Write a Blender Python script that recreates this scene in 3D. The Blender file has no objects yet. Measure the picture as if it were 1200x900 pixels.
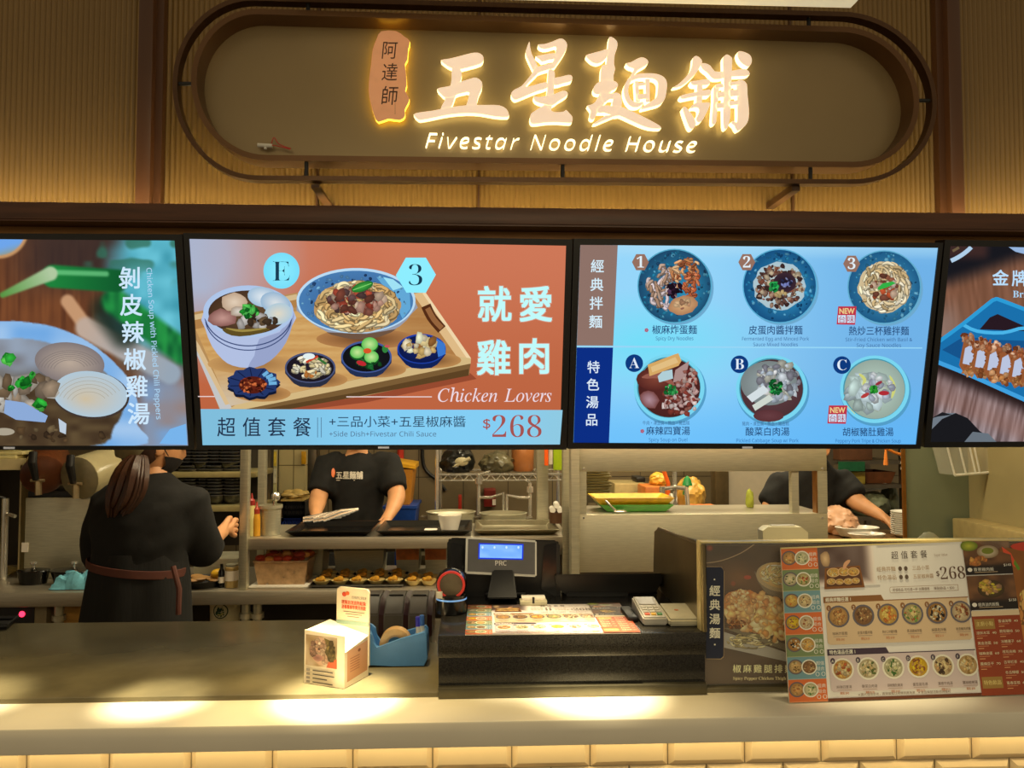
import bpy, bmesh, math, random
import numpy as np
from mathutils import Vector, Matrix

# ---------------------------------------------------------------- camera, world, lights, exposure
SC = bpy.context.scene
COL = SC.collection
YAW, PITCH, FPX = math.radians(2.5), math.radians(2.5), 900.0
CAM = Vector((0, 0, 1.6))
_cd = bpy.data.cameras.new('camera')
_cd.sensor_width = 36.0
_cd.lens = 36.0 * FPX / 1200.0
_cd.clip_start = 0.05
_cam = bpy.data.objects.new('camera', _cd)
COL.objects.link(_cam)
_cam.location = CAM
_cam.rotation_euler = (math.pi / 2 + PITCH, 0, -YAW)
SC.camera = _cam
SC.view_settings.view_transform = 'Standard'
SC.view_settings.look = 'None'
SC.view_settings.exposure = 0.0
SC.view_settings.gamma = 1.0
SC.view_settings.use_curve_mapping = False

_w = bpy.data.worlds.new('world')
SC.world = _w
_w.use_nodes = True
_w.node_tree.nodes['Background'].inputs[0].default_value = (1.0, 0.80, 0.52, 1)
_w.node_tree.nodes['Background'].inputs[1].default_value = 0.26


def area(name, loc, rot, sx, sy, power, col):
    d = bpy.data.lights.new(name, 'AREA')
    d.shape = 'RECTANGLE'
    d.size, d.size_y, d.energy, d.color = sx, sy, power, col
    o = bpy.data.objects.new(name, d)
    COL.objects.link(o)
    o.location, o.rotation_euler = loc, rot
    return o


def spot(name, loc, target, power, angle, blend, col, r=0.03):
    d = bpy.data.lights.new(name, 'SPOT')
    d.energy, d.spot_size, d.spot_blend, d.color, d.shadow_soft_size = power, math.radians(angle), blend, col, r
    o = bpy.data.objects.new(name, d)
    COL.objects.link(o)
    o.location = loc
    o.rotation_euler = (Vector(target) - Vector(loc)).to_track_quat('-Z', 'Y').to_euler()
    return o


WARM = (1.0, 0.83, 0.50)
WARM2 = (1.0, 0.79, 0.40)
KIT = (1.0, 0.86, 0.56)
# kitchen ceiling lamps, then two added fills
area('kitchen_lamp_a', (-1.0, 3.2, 2.44), (0, 0, 0), 1.2, 0.3, 14, KIT)
area('kitchen_lamp_b', (0.6, 4.3, 2.44), (0, 0, 0), 1.2, 0.3, 20, KIT)
area('kitchen_lamp_c', (1.6, 3.9, 2.44), (0, 0, 0), 1.2, 0.3, 16, KIT)
area('hatch_fill', (0.5, 2.5, 2.44), (math.radians(12), 0, 0), 2.0, 0.2, 40, KIT)  # unseen fill lamp, set forward to brighten the steel hatch front
area('corner_fill', (1.55, 2.6, 2.44), (0, 0, 0), 0.6, 0.2, 2.2, KIT)  # fill lamp added to brighten the partition and right wall
# counter downlights in the food-court ceiling
for _i, (_x, _y, _p, _a) in enumerate([(-0.625, 1.545, 700, 7.2), (-0.275, 1.55, 1500, 8.6), (0.235, 1.545, 800, 9.4), (-1.0, 1.56, 620, 8.5), (0.80, 1.70, 230, 19)]):  # last entry is an added lamp brightening the right end of the ledge
    spot('counter_downlight', (_x, _y - 0.05, 2.95), (_x, _y, 1.05), _p, _a, 1.0, WARM)
    spot('downlight_spill', (_x, _y - 0.05, 2.95), (_x, _y, 1.05), _p * .12, 21, 1.0, (1.0, .72, .30))  # added second spot on each downlight for the wide warm spill
spot('mat_downlight', (0.05, 1.30, 2.95), (0.10, 1.64, 1.16), 260, 11, 0.9, WARM)
# unseen fill, set low, standing for food-court light on the whole shop front
area('hall_fill', (0.4, -1.1, 2.6), (math.radians(66), 0, 0), 3.0, 1.0, 16.5, WARM)


# ---------------------------------------------------------------- geometry of the view: pixel (1200x900) -> point of the place
_F = Vector((math.sin(YAW) * math.cos(PITCH), math.cos(YAW) * math.cos(PITCH), math.sin(PITCH)))
_R = Vector((math.cos(YAW), -math.sin(YAW), 0))
_U = _R.cross(_F)


def ray(u, v):
    return _F + _R * ((u - 600) / FPX) + _U * ((450 - v) / FPX)


def P(u, v, Y):
    d = ray(u, v)
    return CAM + d * (Y / d.y)


def PZ(u, v, Z):
    d = ray(u, v)
    return CAM + d * ((Z - CAM.z) / d.z)


class Plane:
    def __init__(self, p0, n):
        self.p0, self.n = Vector(p0), Vector(n).normalized()
        if self.n.y > 0 or (abs(self.n.y) < 1e-6 and self.n.z < 0):
            self.n = -self.n

    def hit(self, u, v, off=0.0):
        d = ray(u, v)
        return CAM + d * ((self.p0 + self.n * off - CAM).dot(self.n) / d.dot(self.n))


def plane3(a, b, c):
    a, b, c = Vector(a), Vector(b), Vector(c)
    return Plane(a, (b - a).cross(c - a))


# ---------------------------------------------------------------- materials
def lin(c):
    r = []
    for x in c[:3]:
        x = x / 255.0
        r.append(x / 12.92 if x <= 0.04045 else ((x + 0.055) / 1.055) ** 2.4)
    return r


MATS = {}


def mat(name, col, rough=0.5, metal=0.0, amt=0.12, scale=30.0, bump=0.0, stretch=None, emit=0.0, alpha=1.0, spec=0.5, trans=0.0):
    """procedural principled material: base colour varied by noise"""
    if name in MATS:
        return MATS[name]
    m = bpy.data.materials.new(name)
    m.use_nodes = True
    nt = m.node_tree
    b = nt.nodes['Principled BSDF']
    c = lin(col)
    tc = nt.nodes.new('ShaderNodeTexCoord')
    mp = nt.nodes.new('ShaderNodeMapping')
    nt.links.new(tc.outputs['Object'], mp.inputs[0])
    if stretch:
        mp.inputs['Scale'].default_value = stretch
    nz = nt.nodes.new('ShaderNodeTexNoise')
    nz.inputs['Scale'].default_value = scale
    nz.inputs['Detail'].default_value = 4
    nt.links.new(mp.outputs[0], nz.inputs['Vector'])
    rp = nt.nodes.new('ShaderNodeValToRGB')
    rp.color_ramp.elements[0].position = 0.3
    rp.color_ramp.elements[1].position = 0.7
    rp.color_ramp.elements[0].color = [x * (1 - amt) for x in c] + [1]
    rp.color_ramp.elements[1].color = [min(1, x * (1 + amt)) for x in c] + [1]
    nt.links.new(nz.outputs['Fac'], rp.inputs[0])
    nt.links.new(rp.outputs[0], b.inputs['Base Color'])
    b.inputs['Roughness'].default_value = rough
    b.inputs['Metallic'].default_value = metal
    b.inputs['Specular IOR Level'].default_value = spec
    if bump:
        bp = nt.nodes.new('ShaderNodeBump')
        bp.inputs['Strength'].default_value = bump
        bp.inputs['Distance'].default_value = 0.004
        nt.links.new(nz.outputs['Fac'], bp.inputs['Height'])
        nt.links.new(bp.outputs[0], b.inputs['Normal'])
    if emit:
        nt.links.new(rp.outputs[0], b.inputs['Emission Color'])
        b.inputs['Emission Strength'].default_value = emit
    if alpha < 1:
        b.inputs['Alpha'].default_value = alpha
    if trans:
        b.inputs['Transmission Weight'].default_value = trans
    MATS[name] = m
    return m


def picture_mat(name, emissive, rough=0.35):
    if name in MATS:
        return MATS[name]
    m = bpy.data.materials.new(name)
    m.use_nodes = True
    nt = m.node_tree
    b = nt.nodes['Principled BSDF']
    at = nt.nodes.new('ShaderNodeAttribute')
    at.attribute_name = 'print'
    if emissive:
        nt.nodes.remove(b)
        e = nt.nodes.new('ShaderNodeEmission')
        e.inputs[1].default_value = emissive
        nt.links.new(at.outputs['Color'], e.inputs[0])
        nt.links.new(e.outputs[0], nt.nodes['Material Output'].inputs[0])
    else:
        nt.links.new(at.outputs['Color'], b.inputs['Base Color'])
        b.inputs['Roughness'].default_value = rough
    MATS[name] = m
    return m


# ---------------------------------------------------------------- objects
def tag(o, label=None, cat=None, group=None, kind=None):
    if label:
        o['label'] = label
    if cat:
        o['category'] = cat
    if group:
        o['group'] = group
    if kind:
        o['kind'] = kind
    return o


def thing(name, loc, label, cat, group=None):
    o = bpy.data.objects.new(name, None)
    COL.objects.link(o)
    o.location = loc
    o.empty_display_size = 0.05
    return tag(o, label, cat, group)


def link(name, me, m=None, parent=None, local=False):
    """one mesh object; its vertices are in world space unless local"""
    o = bpy.data.objects.new(name, me)
    COL.objects.link(o)
    if m is not None:
        for k in (m if isinstance(m, (list, tuple)) else [m]):
            me.materials.append(k)
    if parent is not None:
        o.parent = parent
        if not local:
            q = Vector((0, 0, 0))
            p = parent
            while p is not None:
                q -= p.location
                p = p.parent
            o.location = q
    return o


class MB:
    """collects shapes, then becomes ONE mesh"""

    def __init__(self):
        self.bm = bmesh.new()

    def face_ring(self, rings, cap0=True, cap1=True, closed=True, mi=0):
        bm = self.bm
        vs = [[bm.verts.new(p) for p in r] for r in rings]
        n = len(vs[0])
        for a, b in zip(vs[:-1], vs[1:]):
            for i in range(n if closed else n - 1):
                j = (i + 1) % n
                try:
                    bm.faces.new((a[i], a[j], b[j], b[i])).material_index = mi
                except ValueError:
                    pass
        if cap0 and n > 2:
            bm.faces.new(list(reversed(vs[0]))).material_index = mi
        if cap1 and n > 2:
            bm.faces.new(vs[-1]).material_index = mi
        return self

    def box(self, x0, x1, y0, y1, z0, z1, bev=0.0, mi=0, seg=2):
        bm = self.bm
        r = bmesh.ops.create_cube(bm, size=1.0)
        vs = r['verts']
        for v in vs:
            v.co = Vector((x0 + (v.co.x + .5) * (x1 - x0), y0 + (v.co.y + .5) * (y1 - y0), z0 + (v.co.z + .5) * (z1 - z0)))
        fs = set(f for v in vs for f in v.link_faces)
        for f in fs:
            f.material_index = mi
        if bev > 0:
            es = set(e for v in vs for e in v.link_edges)
            bev = min(bev, .45 * min(abs(x1 - x0), abs(y1 - y0), abs(z1 - z0)))
            q = bmesh.ops.bevel(bm, geom=list(es), offset=bev, segments=seg, affect='EDGES', profile=0.5)
            for f in q['faces']:
                f.material_index = mi
        return self

    def obox(self, mtx, sx, sy, sz, bev=0.0, mi=0):
        """oriented box centred at mtx"""
        n0 = set(self.bm.verts)
        self.box(-sx / 2, sx / 2, -sy / 2, sy / 2, -sz / 2, sz / 2, bev, mi)
        for v in self.bm.verts:
            if v not in n0:
                v.co = mtx @ v.co
        return self

    def tube(self, pts, r, n=10, mi=0, closed=False):
        pts = [Vector(p) for p in pts]
        rs = r if isinstance(r, (list, tuple)) else [r] * len(pts)
        rings = []
        prev = None
        for i, p in enumerate(pts):
            if closed:
                t = pts[(i + 1) % len(pts)] - pts[i - 1]
            else:
                t = pts[min(i + 1, len(pts) - 1)] - pts[max(i - 1, 0)]
            t.normalize()
            if prev is None:
                a = Vector((0, 0, 1)) if abs(t.z) < .9 else Vector((1, 0, 0))
                a = (a - t * a.dot(t)).normalized()
            else:
                a = prev - t * prev.dot(t)
                a = a.normalized() if a.length > 1e-6 else Vector((1, 0, 0))
            prev = a
            b = t.cross(a)
            rings.append([p + (a * math.cos(2 * math.pi * k / n) + b * math.sin(2 * math.pi * k / n)) * rs[i] for k in range(n)])
        if closed:
            rings.append(rings[0])
            return self.face_ring(rings, False, False, mi=mi)
        return self.face_ring(rings, mi=mi)

    def lathe(self, prof, c, n=24, mi=0, axis='z', sx=1.0, sy=1.0, cap0=True, cap1=True):
        c = Vector(c)
        rings = []
        for r, h in prof:
            ring = []
            for k in range(n):
                a = 2 * math.pi * k / n
                x, y = r * math.cos(a) * sx, r * math.sin(a) * sy
                if axis == 'z':
                    ring.append(c + Vector((x, y, h)))
                elif axis == 'y':
                    ring.append(c + Vector((x, h, -y)))
                else:
                    ring.append(c + Vector((h, x, y)))
            rings.append(ring)
        return self.face_ring(rings, cap0, cap1, mi=mi)

    def prism(self, front, back, mi=0, side_mi=None, holes=None):
        """front / back: matching lists of points (front faces the viewer)"""
        bm = self.bm
        f = [bm.verts.new(p) for p in front]
        b = [bm.verts.new(p) for p in back]
        n = len(f)
        bm.faces.new(f).material_index = mi
        bm.faces.new(list(reversed(b))).material_index = mi if side_mi is None else side_mi
        for i in range(n):
            j = (i + 1) % n
            q = bm.faces.new((f[i], b[i], b[j], f[j]))
            q.material_index = mi if side_mi is None else side_mi
        return self

    def ball(self, c, r, sx=1, sy=1, sz=1, mi=0, u=16, v=10, rot=None):
        q = bmesh.ops.create_uvsphere(self.bm, u_segments=u, v_segments=v, radius=r)
        for w in q['verts']:
            p = Vector((w.co.x * sx, w.co.y * sy, w.co.z * sz))
            if rot is not None:
                p = rot @ p
            w.co = p + Vector(c)
        for w in q['verts']:
            for f in w.link_faces:
                f.material_index = mi
        return self

    def quad(self, a, b, c, d, mi=0):
        f = self.bm.faces.new([self.bm.verts.new(p) for p in (a, b, c, d)])
        f.material_index = mi
        return self

    def build(self, name, m, parent=None, smooth=True, local=False, normals=True):
        if normals:
            bmesh.ops.recalc_face_normals(self.bm, faces=self.bm.faces[:])
        me = bpy.data.meshes.new(name)
        self.bm.to_mesh(me)
        self.bm.free()
        if smooth:
            me.polygons.foreach_set('use_smooth', [True] * len(me.polygons))
            me.set_sharp_from_angle(angle=math.radians(35))
        return link(name, me, m, parent, local)


def dup(o, parent=None):
    """copy of a thing with its parts and sub-parts"""
    c = o.copy()
    COL.objects.link(c)
    if parent is not None:
        c.parent = parent
    for ch in [k for k in o.children]:
        dup(ch, c)
    return c


def struct(name, mb, m, **k):
    o = mb.build(name, m, **k)
    o['kind'] = 'structure'
    return o


def R3(mb_rng, a, b):
    return mb_rng.uniform(a, b)


# ---------------------------------------------------------------- printed and displayed pictures
_GLY = {}


def serif(t, style='b'):
    o = ''
    for c in t:
        if c.isdigit():
            o += chr(0x1D7CE + ord(c) - 48)
        elif 'A' <= c <= 'Z':
            o += chr((0x1D400 if style == 'b' else 0x1D434) + ord(c) - 65)
        elif 'a' <= c <= 'z':
            o += '\u210e' if (style == 'i' and c == 'h') else chr((0x1D41A if style == 'b' else 0x1D44E) + ord(c) - 97)
        else:
            o += c
    return o


def sans(t, it=False):
    o = ''
    for c in t:
        if 'A' <= c <= 'Z':
            o += chr((0x1D608 if it else 0x1D5A0) + ord(c) - 65)
        elif 'a' <= c <= 'z':
            o += chr((0x1D622 if it else 0x1D5BA) + ord(c) - 97)
        elif c.isdigit():
            o += chr(0x1D7E2 + ord(c) - 48)
        else:
            o += c
    return o


def glyphs(t, off=0.0, spacing=1.0, res=3):
    """text -> (verts Nx2 with unit em, list of faces)"""
    k = (t, off, spacing)
    if k in _GLY:
        return _GLY[k]
    c = bpy.data.curves.new('writing', 'FONT')
    c.body = t
    c.size = 1.0
    c.offset = off
    c.space_character = spacing
    c.resolution_u = res
    c.fill_mode = 'FRONT'
    o = bpy.data.objects.new('writing', c)
    COL.objects.link(o)
    dg = bpy.context.evaluated_depsgraph_get()
    ev = o.evaluated_get(dg)
    me = ev.to_mesh()
    v = np.array([(p.co.x, p.co.y) for p in me.vertices]).reshape(-1, 2)
    f = [tuple(p.vertices) for p in me.polygons]
    ev.to_mesh_clear()
    bpy.data.objects.remove(o)
    bpy.data.curves.remove(c)
    _GLY[k] = (v, f)
    return _GLY[k]


class Art:
    """a flat picture: coloured shapes in photograph coordinates, laid on a real plane"""

    def __init__(self, plane=None, step=6e-6, fn=None):
        self.pl, self.step, self.fn = plane, step, fn
        self.v, self.f, self.c = [], [], []
        self.z = 0
        self.rng = random.Random(7)
        self.k, self.ox, self.oy = 1.0, 0.0, 0.0
        self.gain = 1.0

    def zoom(self, k, ox, oy):
        self.k, self.ox, self.oy = k, ox, oy
        return self

    def w(self, x, y):
        x, y = x / self.k + self.ox, y / self.k + self.oy
        if self.fn:
            return self.fn(x, y, self.z * self.step)
        return self.pl.hit(x, y, self.z * self.step)

    def poly(self, pts, col):
        self.z += 1
        i = len(self.v)
        self.v += [self.w(x, y) for x, y in pts]
        self.f.append(tuple(range(i, i + len(pts))))
        self.c += [lin(col)] * len(pts)
        return self

    def rect(self, x0, y0, x1, y1, col):
        return self.poly([(x0, y0), (x1, y0), (x1, y1), (x0, y1)], col)

    def grid(self, quad, nx, ny, func):
        """quad TL,TR,BR,BL ; func(s,t,x,y) -> colour"""
        self.z += 1
        i0 = len(self.v)
        (ax, ay), (bx, by), (cx, cy), (dx, dy) = quad
        cols = []
        for j in range(ny + 1):
            t = j / ny
            for i in range(nx + 1):
                s = i / nx
                x = (ax * (1 - s) + bx * s) * (1 - t) + (dx * (1 - s) + cx * s) * t
                y = (ay * (1 - s) + by * s) * (1 - t) + (dy * (1 - s) + cy * s) * t
                self.v.append(self.w(x, y))
                cols.append(lin([min(255, max(0, q)) for q in func(s, t, x, y)]))
        for j in range(ny):
            for i in range(nx):
                a = j * (nx + 1) + i
                q = (a, a + 1, a + nx + 2, a + nx + 1)
                self.f.append(tuple(i0 + k for k in q))
                self.c += [cols[k] for k in q]
        return self

    def ell(self, cx, cy, rx, ry, col, col2=None, rot=0.0, n=28, wob=0.0, hx=0.0, hy=0.0):
        """filled ellipse; col at the centre, col2 at the rim"""
        col2 = col2 or col
        ca, sa = math.cos(rot), math.sin(rot)
        rim = []
        for k in range(n):
            a = 2 * math.pi * k / n
            q = 1 + (self.rng.uniform(-wob, wob) if wob else 0)
            x, y = rx * q * math.cos(a), ry * q * math.sin(a)
            rim.append((cx + x * ca - y * sa, cy + x * sa + y * ca))
        if col2 == col:
            return self.poly(rim, col)
        self.z += 1
        i = len(self.v)
        self.v.append(self.w(cx + hx, cy + hy))
        self.v += [self.w(x, y) for x, y in rim]
        l1, l2 = lin(col), lin(col2)
        for k in range(n):
            self.f.append((i, i + 1 + k, i + 1 + (k + 1) % n))
            self.c += [l1, l2, l2]
        return self

    def stroke(self, pts, wd, col, taper=False, col2=None):
        self.z += 1
        pts = smooth2(pts) if len(pts) > 2 else pts
        n = len(pts)
        i0 = len(self.v)
        l1, l2 = lin(col), lin(col2 or col)
        for k in range(n):
            a, b = pts[max(k - 1, 0)], pts[min(k + 1, n - 1)]
            dx, dy = b[0] - a[0], b[1] - a[1]
            L = math.hypot(dx, dy) or 1
            h = wd / 2 * ((1 - abs(2 * k / (n - 1) - 1) ** 2.5 * 0.8) if taper else 1)
            nx, ny = -dy / L * h, dx / L * h
            self.v.append(self.w(pts[k][0] + nx, pts[k][1] + ny))
            self.v.append(self.w(pts[k][0] - nx, pts[k][1] - ny))
        for k in range(n - 1):
            a = i0 + 2 * k
            self.f.append((a, a + 1, a + 3, a + 2))
            self.c += [l1, l2, l2, l1]
        return self

    def arc(self, cx, cy, rx, ry, a0, a1, wd, col, n=24, rot=0.0):
        ca, sa = math.cos(rot), math.sin(rot)
        pts = []
        for k in range(n + 1):
            a = math.radians(a0 + (a1 - a0) * k / n)
            x, y = rx * math.cos(a), ry * math.sin(a)
            pts.append((cx + x * ca - y * sa, cy + x * sa + y * ca))
        self.z += 1
        i0 = len(self.v)
        l = lin(col)
        for k, p in enumerate(pts):
            a, b = pts[max(k - 1, 0)], pts[min(k + 1, n)]
            dx, dy = b[0] - a[0], b[1] - a[1]
            L = math.hypot(dx, dy) or 1
            nx, ny = -dy / L * wd / 2, dx / L * wd / 2
            self.v.append(self.w(p[0] + nx, p[1] + ny))
            self.v.append(self.w(p[0] - nx, p[1] - ny))
        for k in range(n):
            a = i0 + 2 * k
            self.f.append((a, a + 1, a + 3, a + 2))
            self.c += [l] * 4
        return self

    def text(self, t, x, y, h, col, width=None, off=0.0, rot=0.0, shear=0.0, align='l', spacing=1.0, wide=1.0):
        """baseline-left at x,y; h = em size in px; width: squeeze to this width"""
        if off > 0 and any(ord(c) > 0x2E80 and ord(c) < 0xFFFF for c in t):
            d = off * h * .8
            for ax, ay in ((-d, -d), (d, -d), (-d, d), (d, d)):
                self.text(t, x + ax, y + ay, h, col, width, 0.0, rot, shear, align, spacing, wide)
            return self
        self.z += 1
        v, f = glyphs(t, off, spacing)
        if not len(v):
            return self
        x0, x1 = v[:, 0].min(), v[:, 0].max()
        sx = h * wide
        if width:
            sx = width / max(x1 - x0, 1e-6)
        ca, sa = math.cos(rot), math.sin(rot)
        i0 = len(self.v)
        shift = {'l': -x0, 'c': -(x0 + x1) / 2, 'r': -x1}[align]
        for p in v:
            px, py = (p[0] + shift) * sx + p[1] * h * shear, -p[1] * h
            self.v.append(self.w(x + px * ca - py * sa, y + px * sa + py * ca))
        l = lin(col)
        for q in f:
            self.f.append(tuple(i0 + k for k in q))
            self.c += [l] * len(q)
        return self

    def vtext(self, t, x, y, h, pitch, col, off=0.0, dx=0.0, width=None):
        """characters below one another; x = centre, y = top of the first"""
        for k, ch in enumerate(t):
            self.text(ch, x + dx * k, y + pitch * k + h * .88, h, col, off=off, align='c', width=width)
        return self

    def noodles(self, cx, cy, rx, ry, n, cols, wd, seed=1, curl=1.0):
        rg = random.Random(seed)
        for k in range(n):
            r = math.sqrt(rg.random()) * .92
            a = rg.uniform(0, 6.283)
            x, y = cx + rx * r * math.cos(a), cy + ry * r * math.sin(a)
            L = rg.uniform(.25, .6) * rx
            th = a + 1.57 + rg.uniform(-.8, .8)
            pts = []
            for s in range(5):
                q = (x - cx) / rx, (y - cy) / ry
                m = math.hypot(*q)
                if m > .97:
                    x, y = cx + rx * q[0] / m * .95, cy + ry * q[1] / m * .95
                    th += .9
                pts.append((x, y))
                x += math.cos(th) * L / 4
                y += math.sin(th) * L / 4 * (ry / rx)
                th += rg.uniform(-.5, .8) * curl
            c = rg.choice(cols)
            j = rg.uniform(.85, 1.12)
            c = [min(255, q * j) for q in c]
            d = [q * .62 for q in c]
            self.stroke(pts, wd * 1.5, d)
            self.stroke([(p[0] - wd * .12, p[1] - wd * .2) for p in pts], wd, c, taper=True)
        return self

    def blobs(self, cx, cy, rx, ry, n, size, cols, seed=1, n_side=7, flat=1.0, wob=.3):
        rg = random.Random(seed)
        for k in range(n):
            r = math.sqrt(rg.random())
            a = rg.uniform(0, 6.283)
            x, y = cx + rx * r * math.cos(a), cy + ry * r * math.sin(a)
            s = size * rg.uniform(.6, 1.3)
            c = rg.choice(cols)
            j = rg.uniform(.82, 1.15)
            c = [min(255, q * j) for q in c]
            asp = rg.uniform(.5, 1.0)
            self.ell(x, y, s, s * asp * flat, c, [q * .72 for q in c], rot=rg.uniform(0, 3.1), n=n_side, wob=wob, hx=-s * .2, hy=-s * .2)
        return self

    def build(self, name, m, parent=None):
        me = bpy.data.meshes.new(name)
        me.from_pydata([tuple(p) for p in self.v], [], self.f)
        ca = me.color_attributes.new('print', 'FLOAT_COLOR', 'CORNER')
        a = np.ones((len(self.c), 4), dtype=np.float32)
        a[:, :3] = np.minimum(1, np.array(self.c, dtype=np.float32) * self.gain)
        ca.data.foreach_set('color', a.ravel())
        return link(name, me, m, parent)


def smooth2(pts, sub=3):
    """Catmull-Rom"""
    out = []
    n = len(pts)
    for i in range(n - 1):
        p0, p1, p2, p3 = pts[max(i - 1, 0)], pts[i], pts[i + 1], pts[min(i + 2, n - 1)]
        for s in range(sub):
            t = s / sub
            out.append(tuple(.5 * (2 * p1[k] + (p2[k] - p0[k]) * t + (2 * p0[k] - 5 * p1[k] + 4 * p2[k] - p3[k]) * t * t + (3 * p1[k] - p0[k] - 3 * p2[k] + p3[k]) * t ** 3) for k in range(len(p1))))
    out.append(tuple(pts[-1]))
    return out


def smoothloop(pts, sub=3):
    n = len(pts)
    out = []
    for i in range(n):
        p0, p1, p2, p3 = pts[i - 1], pts[i], pts[(i + 1) % n], pts[(i + 2) % n]
        for s in range(sub):
            t = s / sub
            out.append(tuple(.5 * (2 * p1[k] + (p2[k] - p0[k]) * t + (2 * p0[k] - 5 * p1[k] + 4 * p2[k] - p3[k]) * t * t + (3 * p1[k] - p0[k] - 3 * p2[k] + p3[k]) * t ** 3) for k in range(2)))
    return out


def mixc(a, b, t):
    return [a[k] + (b[k] - a[k]) * t for k in range(3)]


def vnoise(x, y, s=0):
    """smooth value noise 0..1"""
    xi, yi = math.floor(x), math.floor(y)
    fx, fy = x - xi, y - yi
    fx, fy = fx * fx * (3 - 2 * fx), fy * fy * (3 - 2 * fy)

    def h(a, b):
        q = math.sin(a * 127.1 + b * 311.7 + s * 74.7) * 43758.5453
        return q - math.floor(q)
    return (h(xi, yi) * (1 - fx) + h(xi + 1, yi) * fx) * (1 - fy) + (h(xi, yi + 1) * (1 - fx) + h(xi + 1, yi + 1) * fx) * fy


def inside(pts, x, y):
    c = False
    j = len(pts) - 1
    for i in range(len(pts)):
        if (pts[i][1] > y) != (pts[j][1] > y) and x < (pts[j][0] - pts[i][0]) * (y - pts[i][1]) / (pts[j][1] - pts[i][1]) + pts[i][0]:
            c = not c
        j = i
    return c


def sstep(a, b, x):
    t = max(0, min(1, (x - a) / (b - a)))
    return t * t * (3 - 2 * t)
# ================================================================ materials in common
STEEL = mat('brushed_steel', (198, 195, 172), rough=.42, metal=.7, amt=.10, scale=18, stretch=(1, 1, 14))
STEELH = mat('brushed_steel_flat', (180, 172, 154), rough=.40, metal=.75, amt=.10, scale=12, stretch=(1, 14, 14))
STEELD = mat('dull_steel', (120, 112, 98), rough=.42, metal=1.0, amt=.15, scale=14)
CHROME = mat('chrome', (226, 222, 212), rough=.22, metal=.8, amt=.04)
BLACK = mat('black_plastic', (17, 17, 18), rough=.42, amt=.2, scale=60)
BLACKG = mat('black_gloss', (12, 12, 13), rough=.18, amt=.1)
DGREY = mat('dark_grey_plastic', (62, 60, 56), rough=.5, amt=.1)
WHITE = mat('white_plastic', (225, 222, 210), rough=.4, amt=.04)
CREAM = mat('cream_paint', (215, 200, 150), rough=.5, amt=.06)
PORC = mat('white_porcelain', (232, 230, 220), rough=.18, amt=.03)
BROWN = mat('dark_brown_metal', (74, 48, 26), rough=.4, metal=.25, amt=.12, scale=8)

# ================================================================ setting
s = MB().box(-4, 4, -2, 5.4, -.05, 0)
struct('floor', s, mat('floor_tile', (120, 105, 85), rough=.35, scale=6))
s = MB().box(-3.3, 3.4, 2.32, 5.4, 2.5, 2.56)
struct('ceiling', s, mat('ceiling_board', (190, 180, 155), rough=.8, amt=.05))

# kitchen walls (tile pattern in the material)
def tile_mat(name, col, grout, w, h, rough=.35):
    m = mat(name, col, rough=rough, amt=.06, scale=5)
    nt = m.node_tree
    b = nt.nodes['Principled BSDF']
    tc = nt.nodes.new('ShaderNodeTexCoord')
    sp = nt.nodes.new('ShaderNodeSeparateXYZ')
    cb = nt.nodes.new('ShaderNodeCombineXYZ')
    ad = nt.nodes.new('ShaderNodeMath')
    nt.links.new(tc.outputs['Object'], sp.inputs[0])
    nt.links.new(sp.outputs[0], ad.inputs[0])
    nt.links.new(sp.outputs[1], ad.inputs[1])
    nt.links.new(ad.outputs[0], cb.inputs[0])
    nt.links.new(sp.outputs[2], cb.inputs[1])
    br = nt.nodes.new('ShaderNodeTexBrick')
    br.offset = 0
    br.inputs['Scale'].default_value = 1
    br.inputs['Brick Width'].default_value = w
    br.inputs['Row Height'].default_value = h
    br.inputs['Mortar Size'].default_value = .003
    br.inputs['Mortar'].default_value = lin(grout) + [1]
    old = b.inputs['Base Color'].links[0].from_socket
    nt.links.new(old, br.inputs['Color1'])
    nt.links.new(old, br.inputs['Color2'])
    nt.links.new(cb.outputs[0], br.inputs['Vector'])
    nt.links.new(br.outputs[0], b.inputs['Base Color'])
    return m


KT = tile_mat('kitchen_wall_tile', (118, 104, 78), (58, 48, 34), .30, .30)
s = MB().box(-3.3, 3.4, 5.2, 5.3, 0, 2.5)
struct('wall_back', s, KT)
s = MB().box(-3.3, -3.2, 2.32, 5.2, 0, 2.5)
struct('wall_left', s, KT)
# right: steel-clad partition facing the counter, then the side wall coming forward
xa, xb = P(1062, 560, 3.0).x, P(1135, 560, 3.0).x
s = MB().box(xa, xb + .06, 3.001, 3.02, 0, 2.5)
struct('wall_partition', s, mat('grey_clad_wall', (118, 128, 106), rough=.42, metal=.35, amt=.08, scale=4))
s = MB().box(xb, xb + .08, 1.9, 3.0, 0, 2.5)
struct('wall_right', s, mat('beige_clad_wall', (150, 138, 98), rough=.45, metal=.25, amt=.08, scale=4))
s = MB()
a = P(1061, 560, 2.985)
s.box(a.x - .008, a.x + .006, 2.992, 3.0, 0, 2.5)
struct('trim_3', s, mat('bronze_edge', (150, 104, 48), rough=.3, metal=.8))

# fluted, lamp-lit panels above the counter
FY = 2.22
zb = P(600, 250, 2.02).z - .04
FLUTE = mat('fluted_panel', (120, 94, 52), rough=.26, amt=.06, scale=3, spec=.5)


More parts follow.
